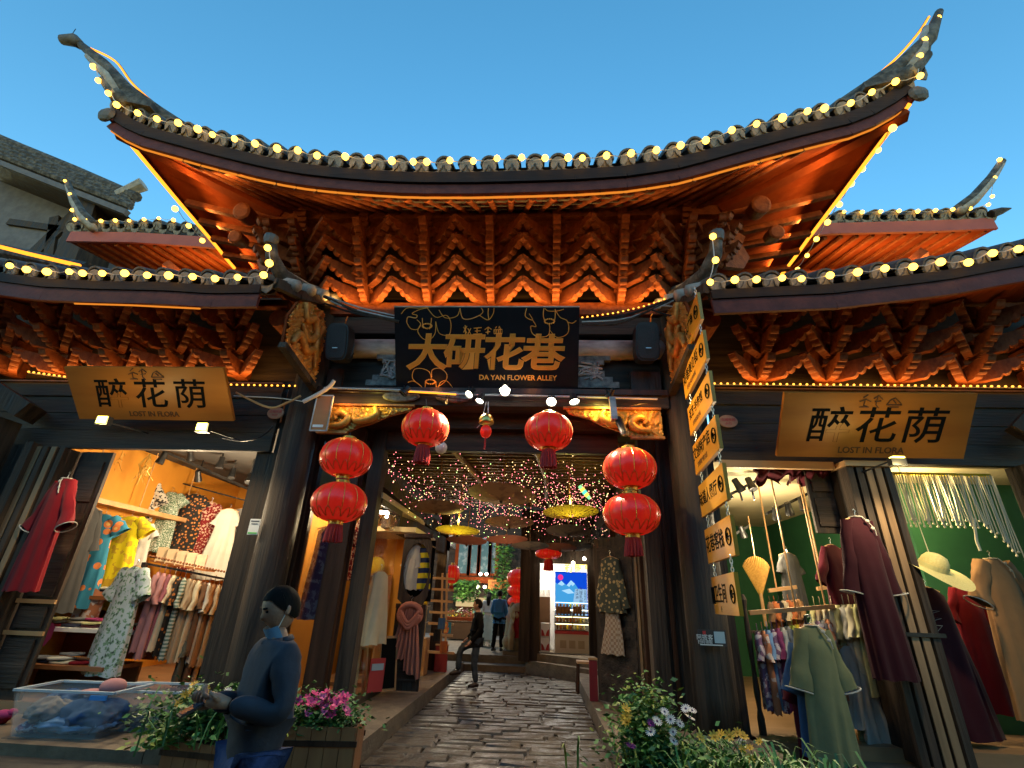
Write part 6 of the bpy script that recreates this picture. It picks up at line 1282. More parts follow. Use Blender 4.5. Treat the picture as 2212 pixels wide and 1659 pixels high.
for k, py in enumerate((1248, 1272, 1297, 1322, 1346, 1370, 1408)): MB().bar(A(925+3*(k % 2), py, Yd), A(982-2*(k % 3), py+3, Yd), .05, .05).build('arm', M['palewood'], dl); 
for k, (px, py, mt) in enumerate(((955, 1335, 'denim'), (968, 1344, 'blueprint'), (945, 1360, 'blackcloth'), (960, 1385, 'rust'))): p = A(px, py, Yd-.06); o = MB().grid(lambda a, tt: p+V(((a-.5)*.16, -.02*math.sin(8*a), -.22*tt)), 6, 4).build('small_bag', M[mt], smooth=True); tag(o, '%s pouch hung on the orange display rack' % ('dark blue', 'teal', 'black', 'rust')[k], 'pouch', 'pouches on the display rack')
def redboard(lb, a, b, Y):
    p, q = A(*a, Y), A(*b, Y); t = thing('red_board', lb, 'board', ((p.x+q.x)/2, Y, q.z)); MB().bx(p.x, q.x, Y-.02, Y+.03, q.z, p.z).build('board', M['maroon_paint'] if 'maroon_paint' in M else M.setdefault('maroon_paint', mat('dark red board', (.16, .01, .014), (.2, .015, .02), 4, .5)), t); MB().bx(p.x-.01, q.x+.01, Y-.03, Y+.04, p.z, p.z+.03).build('top_edge', M['palewood'], t)
    for x in (p.x+.05, q.x-.05): MB().bar((x, Y+.03, q.z), (x, Y+.3, q.z), .03, .03).build('foot', M['darkwood'], t); MB().bar((x, Y+.3, q.z), (x, Y+.03, p.z-.1), .03, .03).build('strut', M['darkwood'], t)
redboard('dark red standing board left of the man in black', (942, 1394), (964, 1452), 12.9)
redboard('dark red standing board at the right kerb of the alley', (1272, 1425), (1292, 1515), 10.2)
# ---------------- right side of the alley
rs = thing('alley_house', 'dark timber house front along the right of the alley', 'house', (2.7, 10, .22))
MB().bx(2.75, 2.9, 8.6, 15.2, .22, 4.6).build('wall', M['darkwood'], rs)
for y in (8.9, 10.6, 12.4): MB().bx(2.62, 2.76, y-.09, y+.09, .22, 4.4).build('post', M['brownwood'], rs)
gd = thing('door_leaf', 'dark folded door leaf on the right of the alley carrying a beaded green garment', 'door', (2.45, 9.6, .22)); a, b = V((2.02, 10.2, .25)), V((2.70, 9.5, .25))
u = (b-a).normalized(); L = (b-a).length; n_ = V((u.y, -u.x, 0))
MB().prism([(0, 0), (L, 0), (L, 2.75), (0, 2.75)], a, u, (0, 0, 1), n_, .06).build('leaf', M['darkwood'], gd)
for z0, z1_ in ((.15, .9), (1.0, 1.2), (1.3, 2.6)): MB().prism([(.08, z0), (L-.08, z0), (L-.08, z1_), (.08, z1_)], a+n_*.035, u, (0, 0, 1), n_, .02).build('raised_panel', M['darkwood_h'], gd)
MB().prism([(L-.02, 0), (L+.03, 0), (L+.03, 2.75), (L-.02, 2.75)], a+n_*.02, u, (0, 0, 1), n_, .07).build('raw_edge', M['palewood_v'], gd)
hz = a+u*(L*.48)+n_*.13
garment('cape', 'dark green cape speckled with gold beads on the right door leaf', 'cape', (hz.x, hz.y, 2.62), M['goldprint2'], math.atan2(u.y, u.x), None, Hh=.95, sw=.42, hw=.62, sl=.85, sa=12, sr=.1, er=.10, seed=95); garment('skirt', 'beige checked skirt under the green beaded cape', 'skirt', (hz.x, hz.y-.0, 1.75), M['check'], math.atan2(u.y, u.x), None, Hh=.75, sw=.30, hw=.5, sl=0, dep=.06, seed=96)
stl = thing('stool', 'small wooden stool behind the red board at the right kerb', 'stool', A(1262, 1500, 11)); p = A(1262, 1430, 11)
MB().box(p, (.3, .3, .04)).build('seat', M['palewood'], stl)
for dx in (-.12, .12):
    for dy in (-.12, .12): MB().bar(p+V((dx, dy, 0)), (p.x+dx*1.2, p.y+dy*1.2, .22), .035, .035).build('leg', M['brownwood'], stl)
# ---------------- snack shop at the end on the right
sn = thing('snack_shop', 'brightly lit snack shop with display fridge at the far right of the alley', 'shop', (1.6, 15.5, .5)); Ys = 15.3
wx0, wx1, wz0, wz1 = .93, 2.32, .52, 2.86
for x0, x1, z0, z1_ in ((.35, wx0, .3, 4.4), (wx1, 2.75, .3, 4.4), (wx0, wx1, wz1, 4.4), (wx0, wx1, .3, wz0)): MB().bx(x0, x1, Ys-.08, Ys+.08, z0, z1_).build('dark_front', M['darkwood'], sn)
MB().bx(.42, .66, Ys-.22, Ys-.09, .3, 4.4).build('post', M['darkwood'], sn)
M['lily'] = mat('white wall with faint leaves', (.70, .68, .62), (.40, .45, .33), 5, .7, contrast=(.60, .72))
MB().bx(.7, 3.2, 17.4, 17.5, .4, 3.4).build('back_wall', M['lily'], sn); MB().bx(.68, .76, Ys+.1, 17.4, .4, 3.4).build('side_wall', M['lily'], sn); MB().bx(3.1, 3.2, Ys+.1, 17.4, .4, 3.4).build('side_wall', M['lily'], sn); MB().bx(.7, 3.2, Ys+.1, 17.4, 3.3, 3.4).build('ceiling', M['white'], sn); MB().bx(.7, 3.2, Ys+.1, 17.4, .34, .44).build('floor', M['ledge'], sn)
lamp('shop_light', (1.5, 16.2, 3.1), 48, (1, .93, .8), .15, sn)
for px, py in ((1191, 1218), (1238, 1216), (1262, 1207)): p = A(px, py, Ys-.35); o = thing('front_lamp', 'small bright round lamp over the snack shop front, %s' % {1191: 'over the white wall', 1238: 'over the blue poster', 1262: 'highest of the three'}[px], 'lamp', p, 0, 'lamps over the snack shop'); MB().sphere(p, .05, 10, 7).build('globe', G_SPOT, o, smooth=True); MB().tube([p+V((0, 0, .05)), p+V((0, .2, .15))], .012, 5).build('arm', M['blackmetal'], o); lamp('lamp_light', p+V((0, -.1, 0)), .8, (1, .85, .6), .05, o)
t = thing('lit_lettering', 'glowing yellow characters above the blue snack poster', 'sign', A(1246, 1227, 15.6)); tag(t)
text('character', '新鲜牛', .31, A(1252, 1227, 15.6), (1, 0, 0), (0, 0, 1), glow('yellow lit letter', (1, .72, .08), .8, False), t, off=.008, ext=.01)
po = thing('blue_poster', 'backlit blue poster of a snow mountain in the snack shop', 'poster', A(1233, 1320, 16)); Yp = 16.2
pa, pb = A(1199, 1234, Yp), A(1270, 1330, Yp); u, w = V((1, 0, 0)), V((0, 0, 1)); pw, ph = pb.x-pa.x, pa.z-pb.z
pc = V((pa.x, Yp, pb.z))
MB().bx(pa.x, pb.x, Yp, Yp+.06, pb.z, pa.z).build('light_box', glow('poster sky blue', (.004, .06, .55), .26), po)
MB().prism([(0, 0), (pw*.98, 0), (pw*.98, ph*.45), (pw*.8, ph*.52), (pw*.62, ph*.72), (pw*.5, ph*.80), (pw*.36, ph*.68), (pw*.2, ph*.78), (pw*.08, ph*.70), (0, ph*.74)], pc+V((0, -.004, 0)), u, w, (0, 1, 0), .004).build('mountain_print', glow('poster mountain', (.05, .30, .62), .25), po)
for k, P_ in enumerate(([(.36, .68), (.5, .80), (.62, .72), (.55, .66), (.5, .7), (.44, .64)], [(.08, .70), (.2, .78), (.3, .70), (.22, .66)], [(.2, .55), (.45, .6), (.6, .5), (.4, .48)])): MB().prism([(x*pw, y*ph) for x, y in P_], pc+V((0, -.009, 0)), u, w, (0, 1, 0), .004).build('snow_print', glow('poster snow %d' % k, (.35, .62, .85), .25), po)
MB().prism([(pw*.5, 0), (pw*.98, 0), (pw*.98, ph*.6), (pw*.62, ph*.6)], pc+V((0, -.012, 0)), u, w, (0, 1, 0), .003).build('panel_print', glow('poster panel', (.30, .52, .75), .22), po)
for k, (s_, xx, yy, sz) in enumerate((('冰淇淋', .68, .44, .10), ('大理乳扇店', .80, .36, .115), ('云南特产小吃', .93, .36, .075))):
    for i, ch in enumerate(s_): text('character', ch, sz, pc+V((pw*xx, -.018, ph*yy-sz*1.02*(i-len(s_)/2)*-1*-1)), u, w, M['navyink'] if 'navyink' in M else M.setdefault('navyink', mat('navy ink', (.01, .02, .09), None)), po, ext=.001)
MB().lathe([(.085, 0), (.085, .006)], pc+V((pw*.17, -.008, ph*.86)), 16, M=Matrix.Rotation(R_(90), 3, 'X')).build('round_emblem', glow('emblem magenta', (.75, .03, .25), .25), po)
fg = thing('display_fridge', 'glass fronted display fridge with lit shelves under the blue poster', 'fridge', A(1235, 1415, 16)); Yf = 15.75
fa_, fb = A(1199, 1325, Yf), A(1270, 1408, Yf); zf0, zf1 = .45, A(1235, 1325, Yf).z
MB().bx(fa_.x, fb.x+.1, Yf+.5, Yf+.55, zf0, zf1).build('back', M['white'], fg); MB().bx(fa_.x, fb.x+.1, Yf, Yf+.5, zf1, zf1+.04).build('top', M['steel'], fg)
for x in (fa_.x, fa_.x+(fb.x-fa_.x)*.55): MB().bx(x-.015, x+.015, Yf-.02, Yf, 1.05, zf1).build('mullion', M['steel'], fg)
MB().bx(fa_.x, fb.x+.1, Yf-.03, Yf+.5, .98, 1.06).build('red_band', M['redprint'], fg); MB().bx(fa_.x, fb.x+.1, Yf-.02, Yf+.5, .45, .98).build('plinth', mat('cream fridge base', (.52, .44, .32), None, rough=.4), fg)
for q in range(3): MB().bx(fa_.x+.14+.26*q, fa_.x+.32+.26*q, Yf-.035, Yf-.021, .62, .82).build('cup_print', M['beige'], fg)
for k in range(4):
    z = 1.08+.19*k; MB().bx(fa_.x, fb.x+.1, Yf+.02, Yf+.48, z, z+.015).build('shelf', M['steel'], fg); MB().bx(fa_.x, fb.x+.1, Yf+.01, Yf+.03, z+.15, z+.165).build('light_tube', glow('fridge tube %d' % k, (1, .85, .4) if k < 3 else (.4, .7, 1), 1.2, False), fg)
    for q in range(9):
        o = MB().lathe([(.03, 0), (.035, .05), (.035, .1), (.02, .12)], (fa_.x+.07+.098*q, Yf+.12, z+.015), 7).build('food_pot', M[jc := random.choice(('mustard', 'cream', 'tan', 'rust', 'brown'))]); tag(o, '%s food pot, %s from left on the %s lit fridge shelf' % (jc, ORD[q], ORD[k]), 'pot', 'food pots in the display fridge')
lamp('fridge_light', (fa_.x+.5, Yf+.2, 1.55), 1.2, (1, .85, .5), .1, fg)
for k, (px, w_) in enumerate(((1216, .42), (1247, .26))):
    p = A(px, 1318, Yf+.05); o = thing('wooden_crate', 'wooden crate on top of the display fridge, %s' % ('wide one at left' if k == 0 else 'narrow one at right'), 'crate', p)
    MB().box(p, (w_, .2, .2)).build('box', M['tan'], o)
    for q in range(4): MB().box(p+V((-w_/2+w_*(q+.5)/4, -.105, 0)), (.02, .012, .17)).build('slat', M['brown'], o)
for k, z in enumerate((.72, 1.08)):
    o = thing('carton', 'white carton with red leaf print at the snack shop door, %s' % ('lower of the pair' if k == 0 else 'upper of the pair'), 'carton', (1.1, 15.6, z-.18)); MB().bx(.97, 1.22, 15.5, 15.75, z-.18, z+.17).build('box', M['white'], o)
    for s in (-1, 1): MB().prism([(0, -.16), (.11*s, -.16), (.11*s, .02), (.06*s, -.02)], (1.095, 15.49, z), (1, 0, 0), (0, 0, 1), (0, 1, 0), .012).build('leaf_print', M['redprint'], o)
o = thing('tall_cupboard', 'brown cupboard with cups on top inside the snack shop', 'cupboard', (1.1, 16.3, .44)); MB().bx(.85, 1.25, 16.2, 16.6, .44, 1.95).build('carcass', M['brown'], o)
for q in range(5): c_ = MB().lathe([(.03, 0), (.035, .2)], (.9+.08*q, 16.3, 1.95), 8).build('cup', M['white']); tag(c_, 'white paper cup tower on the brown cupboard, %s from left' % ORD[q], 'cups', 'paper cup towers')
# ---------------- courtyard beyond the steps
fb_ = thing('courtyard_house', 'dark timber house with glazed upper windows across the courtyard', 'house', (-1.5, 25, .36)); Yc = 24
MB().bx(-9, 4, Yc, Yc+.4, .36, 7.5).build('wall', M['darkwood_h'], fb_)
a, b = A(983, 1190, Yc), A(1100, 1252, Yc)
MB().bx(a.x-.4, b.x+.2, Yc-.25, Yc-.01, b.z-.2, b.z+.05).build('sill', M['redbrown'], fb_)
for k, (p0, p1) in enumerate(((988, 1011), (1015, 1032), (1036, 1056), (1059, 1072))):
    q0, q1 = A(p0, 1190, Yc-.1), A(p1, 1244, Yc-.1); wn_ = MB()
    for x in (q0.x, q1.x): wn_.bx(x-.07, x+.07, Yc-.2, Yc-.02, q1.z, q0.z+.6)
    wn_.bx(q0.x+.07, q1.x-.07, Yc-.19, Yc-.03, q1.z, q1.z+.1); wn_.build('window_frame', M['redbrown'], fb_)
    MB().bx(q0.x+.07, q1.x-.07, Yc-.06, Yc-.02, q1.z+.1, q0.z+.6).build('window_pane', mat('blue window glass %d' % k, (.10, .20, .24), (.30, .38, .42), 3, .1, contrast=(.5, .62)), fb_)
q = A(1090, 1269, Yc-.4); t = thing('carved_board', 'gilded wooden name board under the courtyard windows', 'sign', q); MB().box(q, (1.5, .08, .62)).build('board', M['goldred'], t)
for i, ch in enumerate('天之门'): text('character', ch, .4, q+V((-.45+.45*i, -.05, 0)), (1, 0, 0), (0, 0, 1), M['goldprint'], t, ext=.004)
sf = thing('flower_shop_front', 'lit shop opening behind a flower stall across the courtyard', 'shop', (-3, 23.8, .36))
a, b = A(985, 1302, Yc-.3), A(1052, 1312, Yc-.3); MB().bx(a.x, b.x, Yc-.35, Yc-.25, b.z, a.z+.25).build('lit_signband', glow('cream sign band', (1, .72, .34), .14), sf); MB().bx(a.x, b.x, Yc-.12, Yc-.02, .36, b.z).build('opening', M['brown'], sf)
for k in range(5): MB().bx(a.x+.15+k*.5, a.x+.22+k*.5, Yc-.2, Yc-.13, .36, b.z).build('door_post', M['crimson'], sf)
for k, (px, py) in enumerate(((1031, 1267), (1047, 1268), (1053, 1304), (1038, 1240), (1051, 1240))): p = A(px, py, Yc-.6); o = MB().sphere(p, .07, 8, 6).build('globe_lamp', G_SPOT, smooth=True); tag(o, 'small white globe lamp on the courtyard house, %s' % ('by the hanging vine', 'beside the gilded name board', 'under the gilded name board', 'below the second window', 'below the third window')[k], 'lamp', 'globe lamps on the courtyard house')
lamp('courtyard_light', (-2.5, 21, 2.6), 85, (1, .85, .6), .2, fb_); lamp('courtyard_light', (-1.0, 19.0, 3.8), 90, (1, .85, .65), .2, fb_)
def foliage(name, fn, n, size, mts, parent=None, seed=1):
    rnd = random.Random(seed); m = MB()
    for i in range(n):
        p = V(fn(rnd)); a = rnd.uniform(0, 6.28); tl = rnd.uniform(-.9, .9); s = size*rnd.uniform(.6, 1.3)
        u = V((math.cos(a), math.sin(a), tl*.6)).normalized(); w = V((-math.sin(a)*.6, math.cos(a)*.6, rnd.uniform(-.7, .9))).normalized()
        m.m = rnd.randrange(len(mts)); m.add([p, p+u*s*.5+w*s*.32, p+u*s*1.2, p+u*s*.5-w*s*.32], [(0, 1, 2, 3)])
    return link(name, m.mesh(name, mts), None, parent)
M['leaf1'] = mat('deep green leaf', (.035, .105, .028), (.06, .15, .04), 9, .55); M['leaf2'] = mat('bright green leaf', (.09, .23, .04), (.14, .30, .06), 9, .5); M['leaf3'] = mat('yellow green leaf', (.24, .30, .04), (.32, .36, .06), 9, .5)
for k, (x0, y0, x1, y1, lb) in enumerate(((985, 1255, 1030, 1300, 'hanging green vine left of the name board in the courtyard'), (1072, 1180, 1100, 1340, 'tall green creeper beside the lantern string in the courtyard'), (1050, 1275, 1085, 1340, 'green bush below the name board in the courtyard'))):
    a, b = A(x0, y0, Yc-1.0), A(x1, y1, Yc-1.0); t = thing('vine', lb, 'plant', (b.x, Yc-1, b.z)); foliage('foliage', lambda r: (r.uniform(a.x, b.x), Yc-1+r.uniform(-.4, .4), b.z+(a.z-b.z)*(1-r.random()**1.5)), 700, .16, [M['leaf1'], M['leaf2']], t, 30+k); MB().tube([((a.x+b.x)/2, Yc-.7, b.z), ((a.x+b.x)/2, Yc-.7, a.z)], .03, 5).build('stem', M['brown'], t)
t = thing('flower_stall', 'low stall crowded with coloured flower pots across the courtyard', 'flower stall', A(995, 1380, 21)); Yt = 21; p = A(1000, 1392, Yt); MB().box((p.x, Yt, .7), (1.5, .8, .6)).build('bench', M['brown'], t); MB().box((p.x, Yt-.3, 1.1), (1.4, .3, .1)).build('shelf', M['redbrown'], t)
random.seed(9)
for k, (cn, mt) in enumerate([('pink', 'magenta'), ('orange', 'rust'), ('yellow', 'mustard'), ('white', 'offwhite'), ('red', 'crimson'), ('violet', 'violet'), ('orange', 'tan'), ('blue', 'blueprint'), ('pink', 'magenta'), ('yellow', 'yellowlime')]):
    p2 = V((p.x-.65+.14*k, Yt-.2+.2*(k % 2), 1.15 if k % 2 else 1.02)); o = thing('potted_flower', '%s flowering pot, %s from left on the courtyard stall' % (cn, (ORD+('tenth',))[k]), 'potted flower', p2, 0, 'flower pots on the courtyard stall'); MB().lathe([(.06, 0), (.085, .14)], p2, 8).build('pot', M['rust'], o)
    foliage('blossom', lambda r: p2+V((r.gauss(0, .07), r.gauss(0, .06), .2+r.gauss(0, .05))), 60, .05, [M[mt], M[mt], M['leaf2']], o, 60+k)
lantern('string of three red lanterns by the stone lion at the courtyard', [(A(1122, 1248, 16.4), .39, .50), (A(1119, 1276, 16.4), .33, .34), (A(1117, 1300, 16.4), .30, .30)], A(1125, 1222, 16.4), 'red lanterns in the courtyard')
lantern('red lantern half hidden behind the left alley post', [(A(977, 1240, 15), .22, .5)], A(977, 1200, 15), 'red lanterns in the courtyard'); lantern('dark red lantern under the low umbrellas at right', [(A(1185, 1196, 13.8), .36, .25)], A(1186, 1170, 13.8), 'red lanterns in the courtyard')
# stone lion on its pedestal
li = thing('stone_lion', 'seated sandstone lion on a square pedestal left of the snack shop', 'statue', A(1130, 1425, 16.2)); M['lionstone'] = mat('sandstone lion', (.26, .18, .10), (.34, .25, .15), 8, .85, .6, 25)
bx_ = A(1118, 1410, 16.2).x; zb0 = A(1118, 1405, 16.2).z
MB().bx(bx_-.42, bx_+.42, 15.9, 16.6, zb0-.30, zb0).build('pedestal', M['ledge'], li)
m = MB(); m.tube([(bx_, 16.4, zb0), (bx_, 16.3, zb0+.45), (bx_, 16.15, zb0+.85)], [.36, .34, .22], 12); m.sphere((bx_, 16.05, zb0+1.02), .27, 12, 9, (1, .95, 1)); m.sphere((bx_, 15.84, zb0+.95), .14, 10, 7, (1.1, .8, .8))
for s in (-1, 1): m.tube([(bx_+s*.16, 16.0, zb0+.7), (bx_+s*.18, 15.9, zb0+.35), (bx_+s*.18, 15.86, zb0+.02)], [.11, .09, .1], 8); m.sphere((bx_+s*.28, 16.3, zb0+.2), .2, 10, 7); m.sphere((bx_+s*.2, 16.1, zb0+1.22), .07, 7, 5)
for q in range(22): a = random.uniform(.4, 2.75); e = random.uniform(-.6, .9); m.sphere((bx_+.29*math.cos(a)*math.cos(e), 16.05+.27*math.sin(a)*math.cos(e), zb0+1.02+.28*math.sin(e)), .07, 6, 5)
m.build('lion_body', M['lionstone'], li, smooth=True)
o = MB().grid(lambda a, tt: V((bx_-.1+.3*a+.03*math.sin(9*tt), 15.74+.05*math.sin(10*a), zb0+1.05-.7*tt)), 8, 6).build('red_sash', M['crimson'], li, smooth=True)
garment('dress', 'pale dress hung by the courtyard lanterns', 'dress', A(1108, 1310, 17.2), M['cream'], 0, None, Hh=1.5, sw=.4, hw=.6, sl=.3, seed=99)
# ================================================================== closing boards round the alley mouth
MB().bx(2.86, 3.1, 8.3, 8.4, .22, 5.2).build('dark_panel', M['darkwood'], gate)
MB().bx(-3.1, 3.1, 8.2, 8.56, 4.62, 5.22).build('lintel_back', M['darkwood_h'], gate); MB().bx(3.1, 3.45, 8.3, 8.4, .22, 5.2).build('dark_panel', M['darkwood'], gate); MB().bx(-3.45, -3.16, 8.3, 8.4, .22, 5.2).build('dark_panel', M['darkwood'], gate); MB().bx(-3.16, -1.95, 8.36, 8.5, 4.4, 4.9).build('dark_panel', M['darkwood'], gate)
MB().bx(-2.6, -2.25, 8.36, 8.4, .22, 4.4).build('brown_panel', M['brownwood'], gate)
for x in (2.95, ): MB().bx(x-.03, x+.03, 8.26, 8.3, .22, 4.8).build('panel_batten', M['brownwood'], gate)

# ================================================================== PEOPLE
def rough_cloth(me):
    """creases: push the surface in and out along its normals"""
    for v in me.vertices:
        c = v.co; k = mnoise.noise(V((c.x*9, c.y*9, c.z*17)))*.013+abs(mnoise.noise(V((c.x*5+3, c.y*5, c.z*9))))*.016
        v.co = c+v.normal*(k-.006)
def skin(name, joints, edges, mt, parent, sub=2):
    """one continuous skin over a skeleton: joints = {key: ((x, y, z), radius or (rx, ry))}"""
    keys = list(joints); me = bpy.data.meshes.new(name); me.from_pydata([joints[k][0] for k in keys], [(keys.index(a), keys.index(b)) for a, b in edges], [])
    o = bpy.data.objects.new(name, me); col.objects.link(o); o.modifiers.new('skin', 'SKIN'); sm = o.modifiers.new('sub', 'SUBSURF'); sm.levels = sub; sm.render_levels = sub
    for i, k in enumerate(keys):
        r = joints[k][1]; me.skin_vertices[0].data[i].radius = r if isinstance(r, tuple) else (r, r)
    me.skin_vertices[0].data[0].use_root = True
    dg = bpy.context.evaluated_depsgraph_get(); m2 = bpy.data.meshes.new_from_object(o.evaluated_get(dg)); bpy.data.objects.remove(o); m2.name = name
    rough_cloth(m2) if name != 'body' else None; m2.materials.clear(); m2.materials.append(mt); m2.polygons.foreach_set('use_smooth', [True]*len(m2.polygons))
    return link(name, m2, None, parent, world=False)
M['skin'] = mat('skin', (.38, .20, .13), (.46, .26, .17), 14, .5, .2, 60); M['hair'] = mat('black hair', (.006, .005, .0045), (.009, .0075, .006), 30, .7, .25, 40, spec=.1, stretch=(1, 1, .2))
def hand(parent, wrist, direction, palm_n, curl=.5, s=1.0):
    """palm, four bent fingers of different length and a thumb leaving the side of the palm"""
    d = V(direction).normalized(); n = V(palm_n); n = (n-d*n.dot(d)).normalized(); r = d.cross(n); w = V(wrist); m = MB()
    m.tube([w-d*.02*s, w+d*.04*s, w+d*.085*s], [.026*s, .036*s, .034*s], 8)
    for k, (off, L) in enumerate(((-.030, .068), (-.010, .078), (.010, .073), (.029, .058))):
        b = w+d*.082*s+r*off*s; p1 = b+(d*math.cos(curl*.5)+n*math.sin(curl*.5))*L*.5*s; p2 = p1+(d*math.cos(curl*1.3)+n*math.sin(curl*1.3))*L*.32*s; p3 = p2+(d*math.cos(curl*1.9)+n*math.sin(curl*1.9))*L*.22*s
        m.tube([b, p1, p2, p3], [.0105*s, .0095*s, .0085*s, .006*s], 6)
    b = w+d*.03*s-r*.03*s; p1 = b+(d*.6-r*.7+n*.3).normalized()*.035*s; m.tube([b, p1, p1+(d*.85-r*.15+n*.4).normalized()*.035*s], [.013*s, .0115*s, .008*s], 6)
    return m.build('hand', M['skin'], parent, world=False, smooth=True)
def head(parent, c, yaw=0, pitch=0, hair='short', sc=1.0, mask=False):
    Q = Matrix.Rotation(yaw, 3, 'Z') @ Matrix.Rotation(pitch, 3, 'X'); c = V(c)
    def hd(a, t):
        th = 2*math.pi*a; ph = math.pi*t; x = math.cos(th)*math.sin(ph); y = math.sin(th)*math.sin(ph); z = -math.cos(ph)
        w = .076*(1-.22*max(0, -z)**1.5); dp = .098*(1-.1*max(0, -z)); zz = z*.118
        f = max(0, -y); jaw = max(0, -z-.35)*.03*f
        p = V((x*w, y*dp-jaw, zz))
        nose = math.exp(-(x/.16)**2)*f**6; p.y -= .022*nose*math.exp(-((z+.12)/.16)**2)
        p.y += .010*math.exp(-((abs(x)-.40)/.16)**2)*f**3*math.exp(-((z-.12)/.12)**2)      # eye hollows
        p.y -= .006*math.exp(-(x/.28)**2)*f**4*math.exp(-((z+.45)/.07)**2)                  # lips
        return c+Q @ (p*sc)
    h = MB().grid(hd, 28, 22).build('head', M['skin'], parent, world=False, smooth=True)
    for s in (-1, 1):
        MB().sphere(c+Q @ V((s*.077, .01, -.01))*sc, .026*sc, 8, 6, (.4, .8, 1.2)).build('ear', M['skin'], h, world=False, smooth=True); 
        e = MB().sphere(c+Q @ V((s*.030, -.083, .014))*sc, .011*sc, 8, 5, (1.3, .6, .7)).build('eye', M['ink'], h, world=False, smooth=True)
        MB().tube([c+Q @ V((s*.014, -.093, .034))*sc, c+Q @ V((s*.047, -.083, .034))*sc], .005*sc, 4).build('eyebrow', M['hair'], h, world=False)
    def hr(a, t):
        th = 2*math.pi*a; lo = -.62 if hair == 'short' else -1.2
        ff = .5-.5*math.sin(th); zlo = lo+(.60-lo)*min(1, max(0, (ff-.30)/.55))**1.1
        z = zlo+(1-zlo)*t; rr = math.sqrt(max(0, 1-min(1, max(z, -.6))**2)); k = 1.10+.03*mnoise.noise(V((th*2, z*5, 1)))
        return c+Q @ (V((math.cos(th)*rr*.078*k, math.sin(th)*rr*.100*k+.004, z*.124))*sc)
    MB().grid(hr, 28, 12).build('hair', M['hair'], parent, world=False, smooth=True)
    if hair == 'long': MB().tube([c+Q @ V((0, .07, .02))*sc, c+Q @ V((0, .10, -.15))*sc, c+Q @ V((0, .10, -.34))*sc], [.07*sc, .08*sc, .04*sc], 10).build('hair', M['hair'], parent, world=False, smooth=True)
    if mask:
        MB().grid(lambda a, t: c+Q @ (V((.062*math.sin((a-.5)*2.6), -.108*math.cos((a-.5)*2.2)+.012*t, -.075-.075*t))*sc), 10, 5).build('face_mask', mat('pale blue face mask', (.18, .34, .52), None, rough=.8), h, world=False, smooth=True)
        for s in (-1, 1): MB().tube([c+Q @ V((s*.06, -.05, -.085))*sc, c+Q @ V((s*.08, .0, -.02))*sc], .003, 4).build('mask_strap', M['white'], h, world=False)
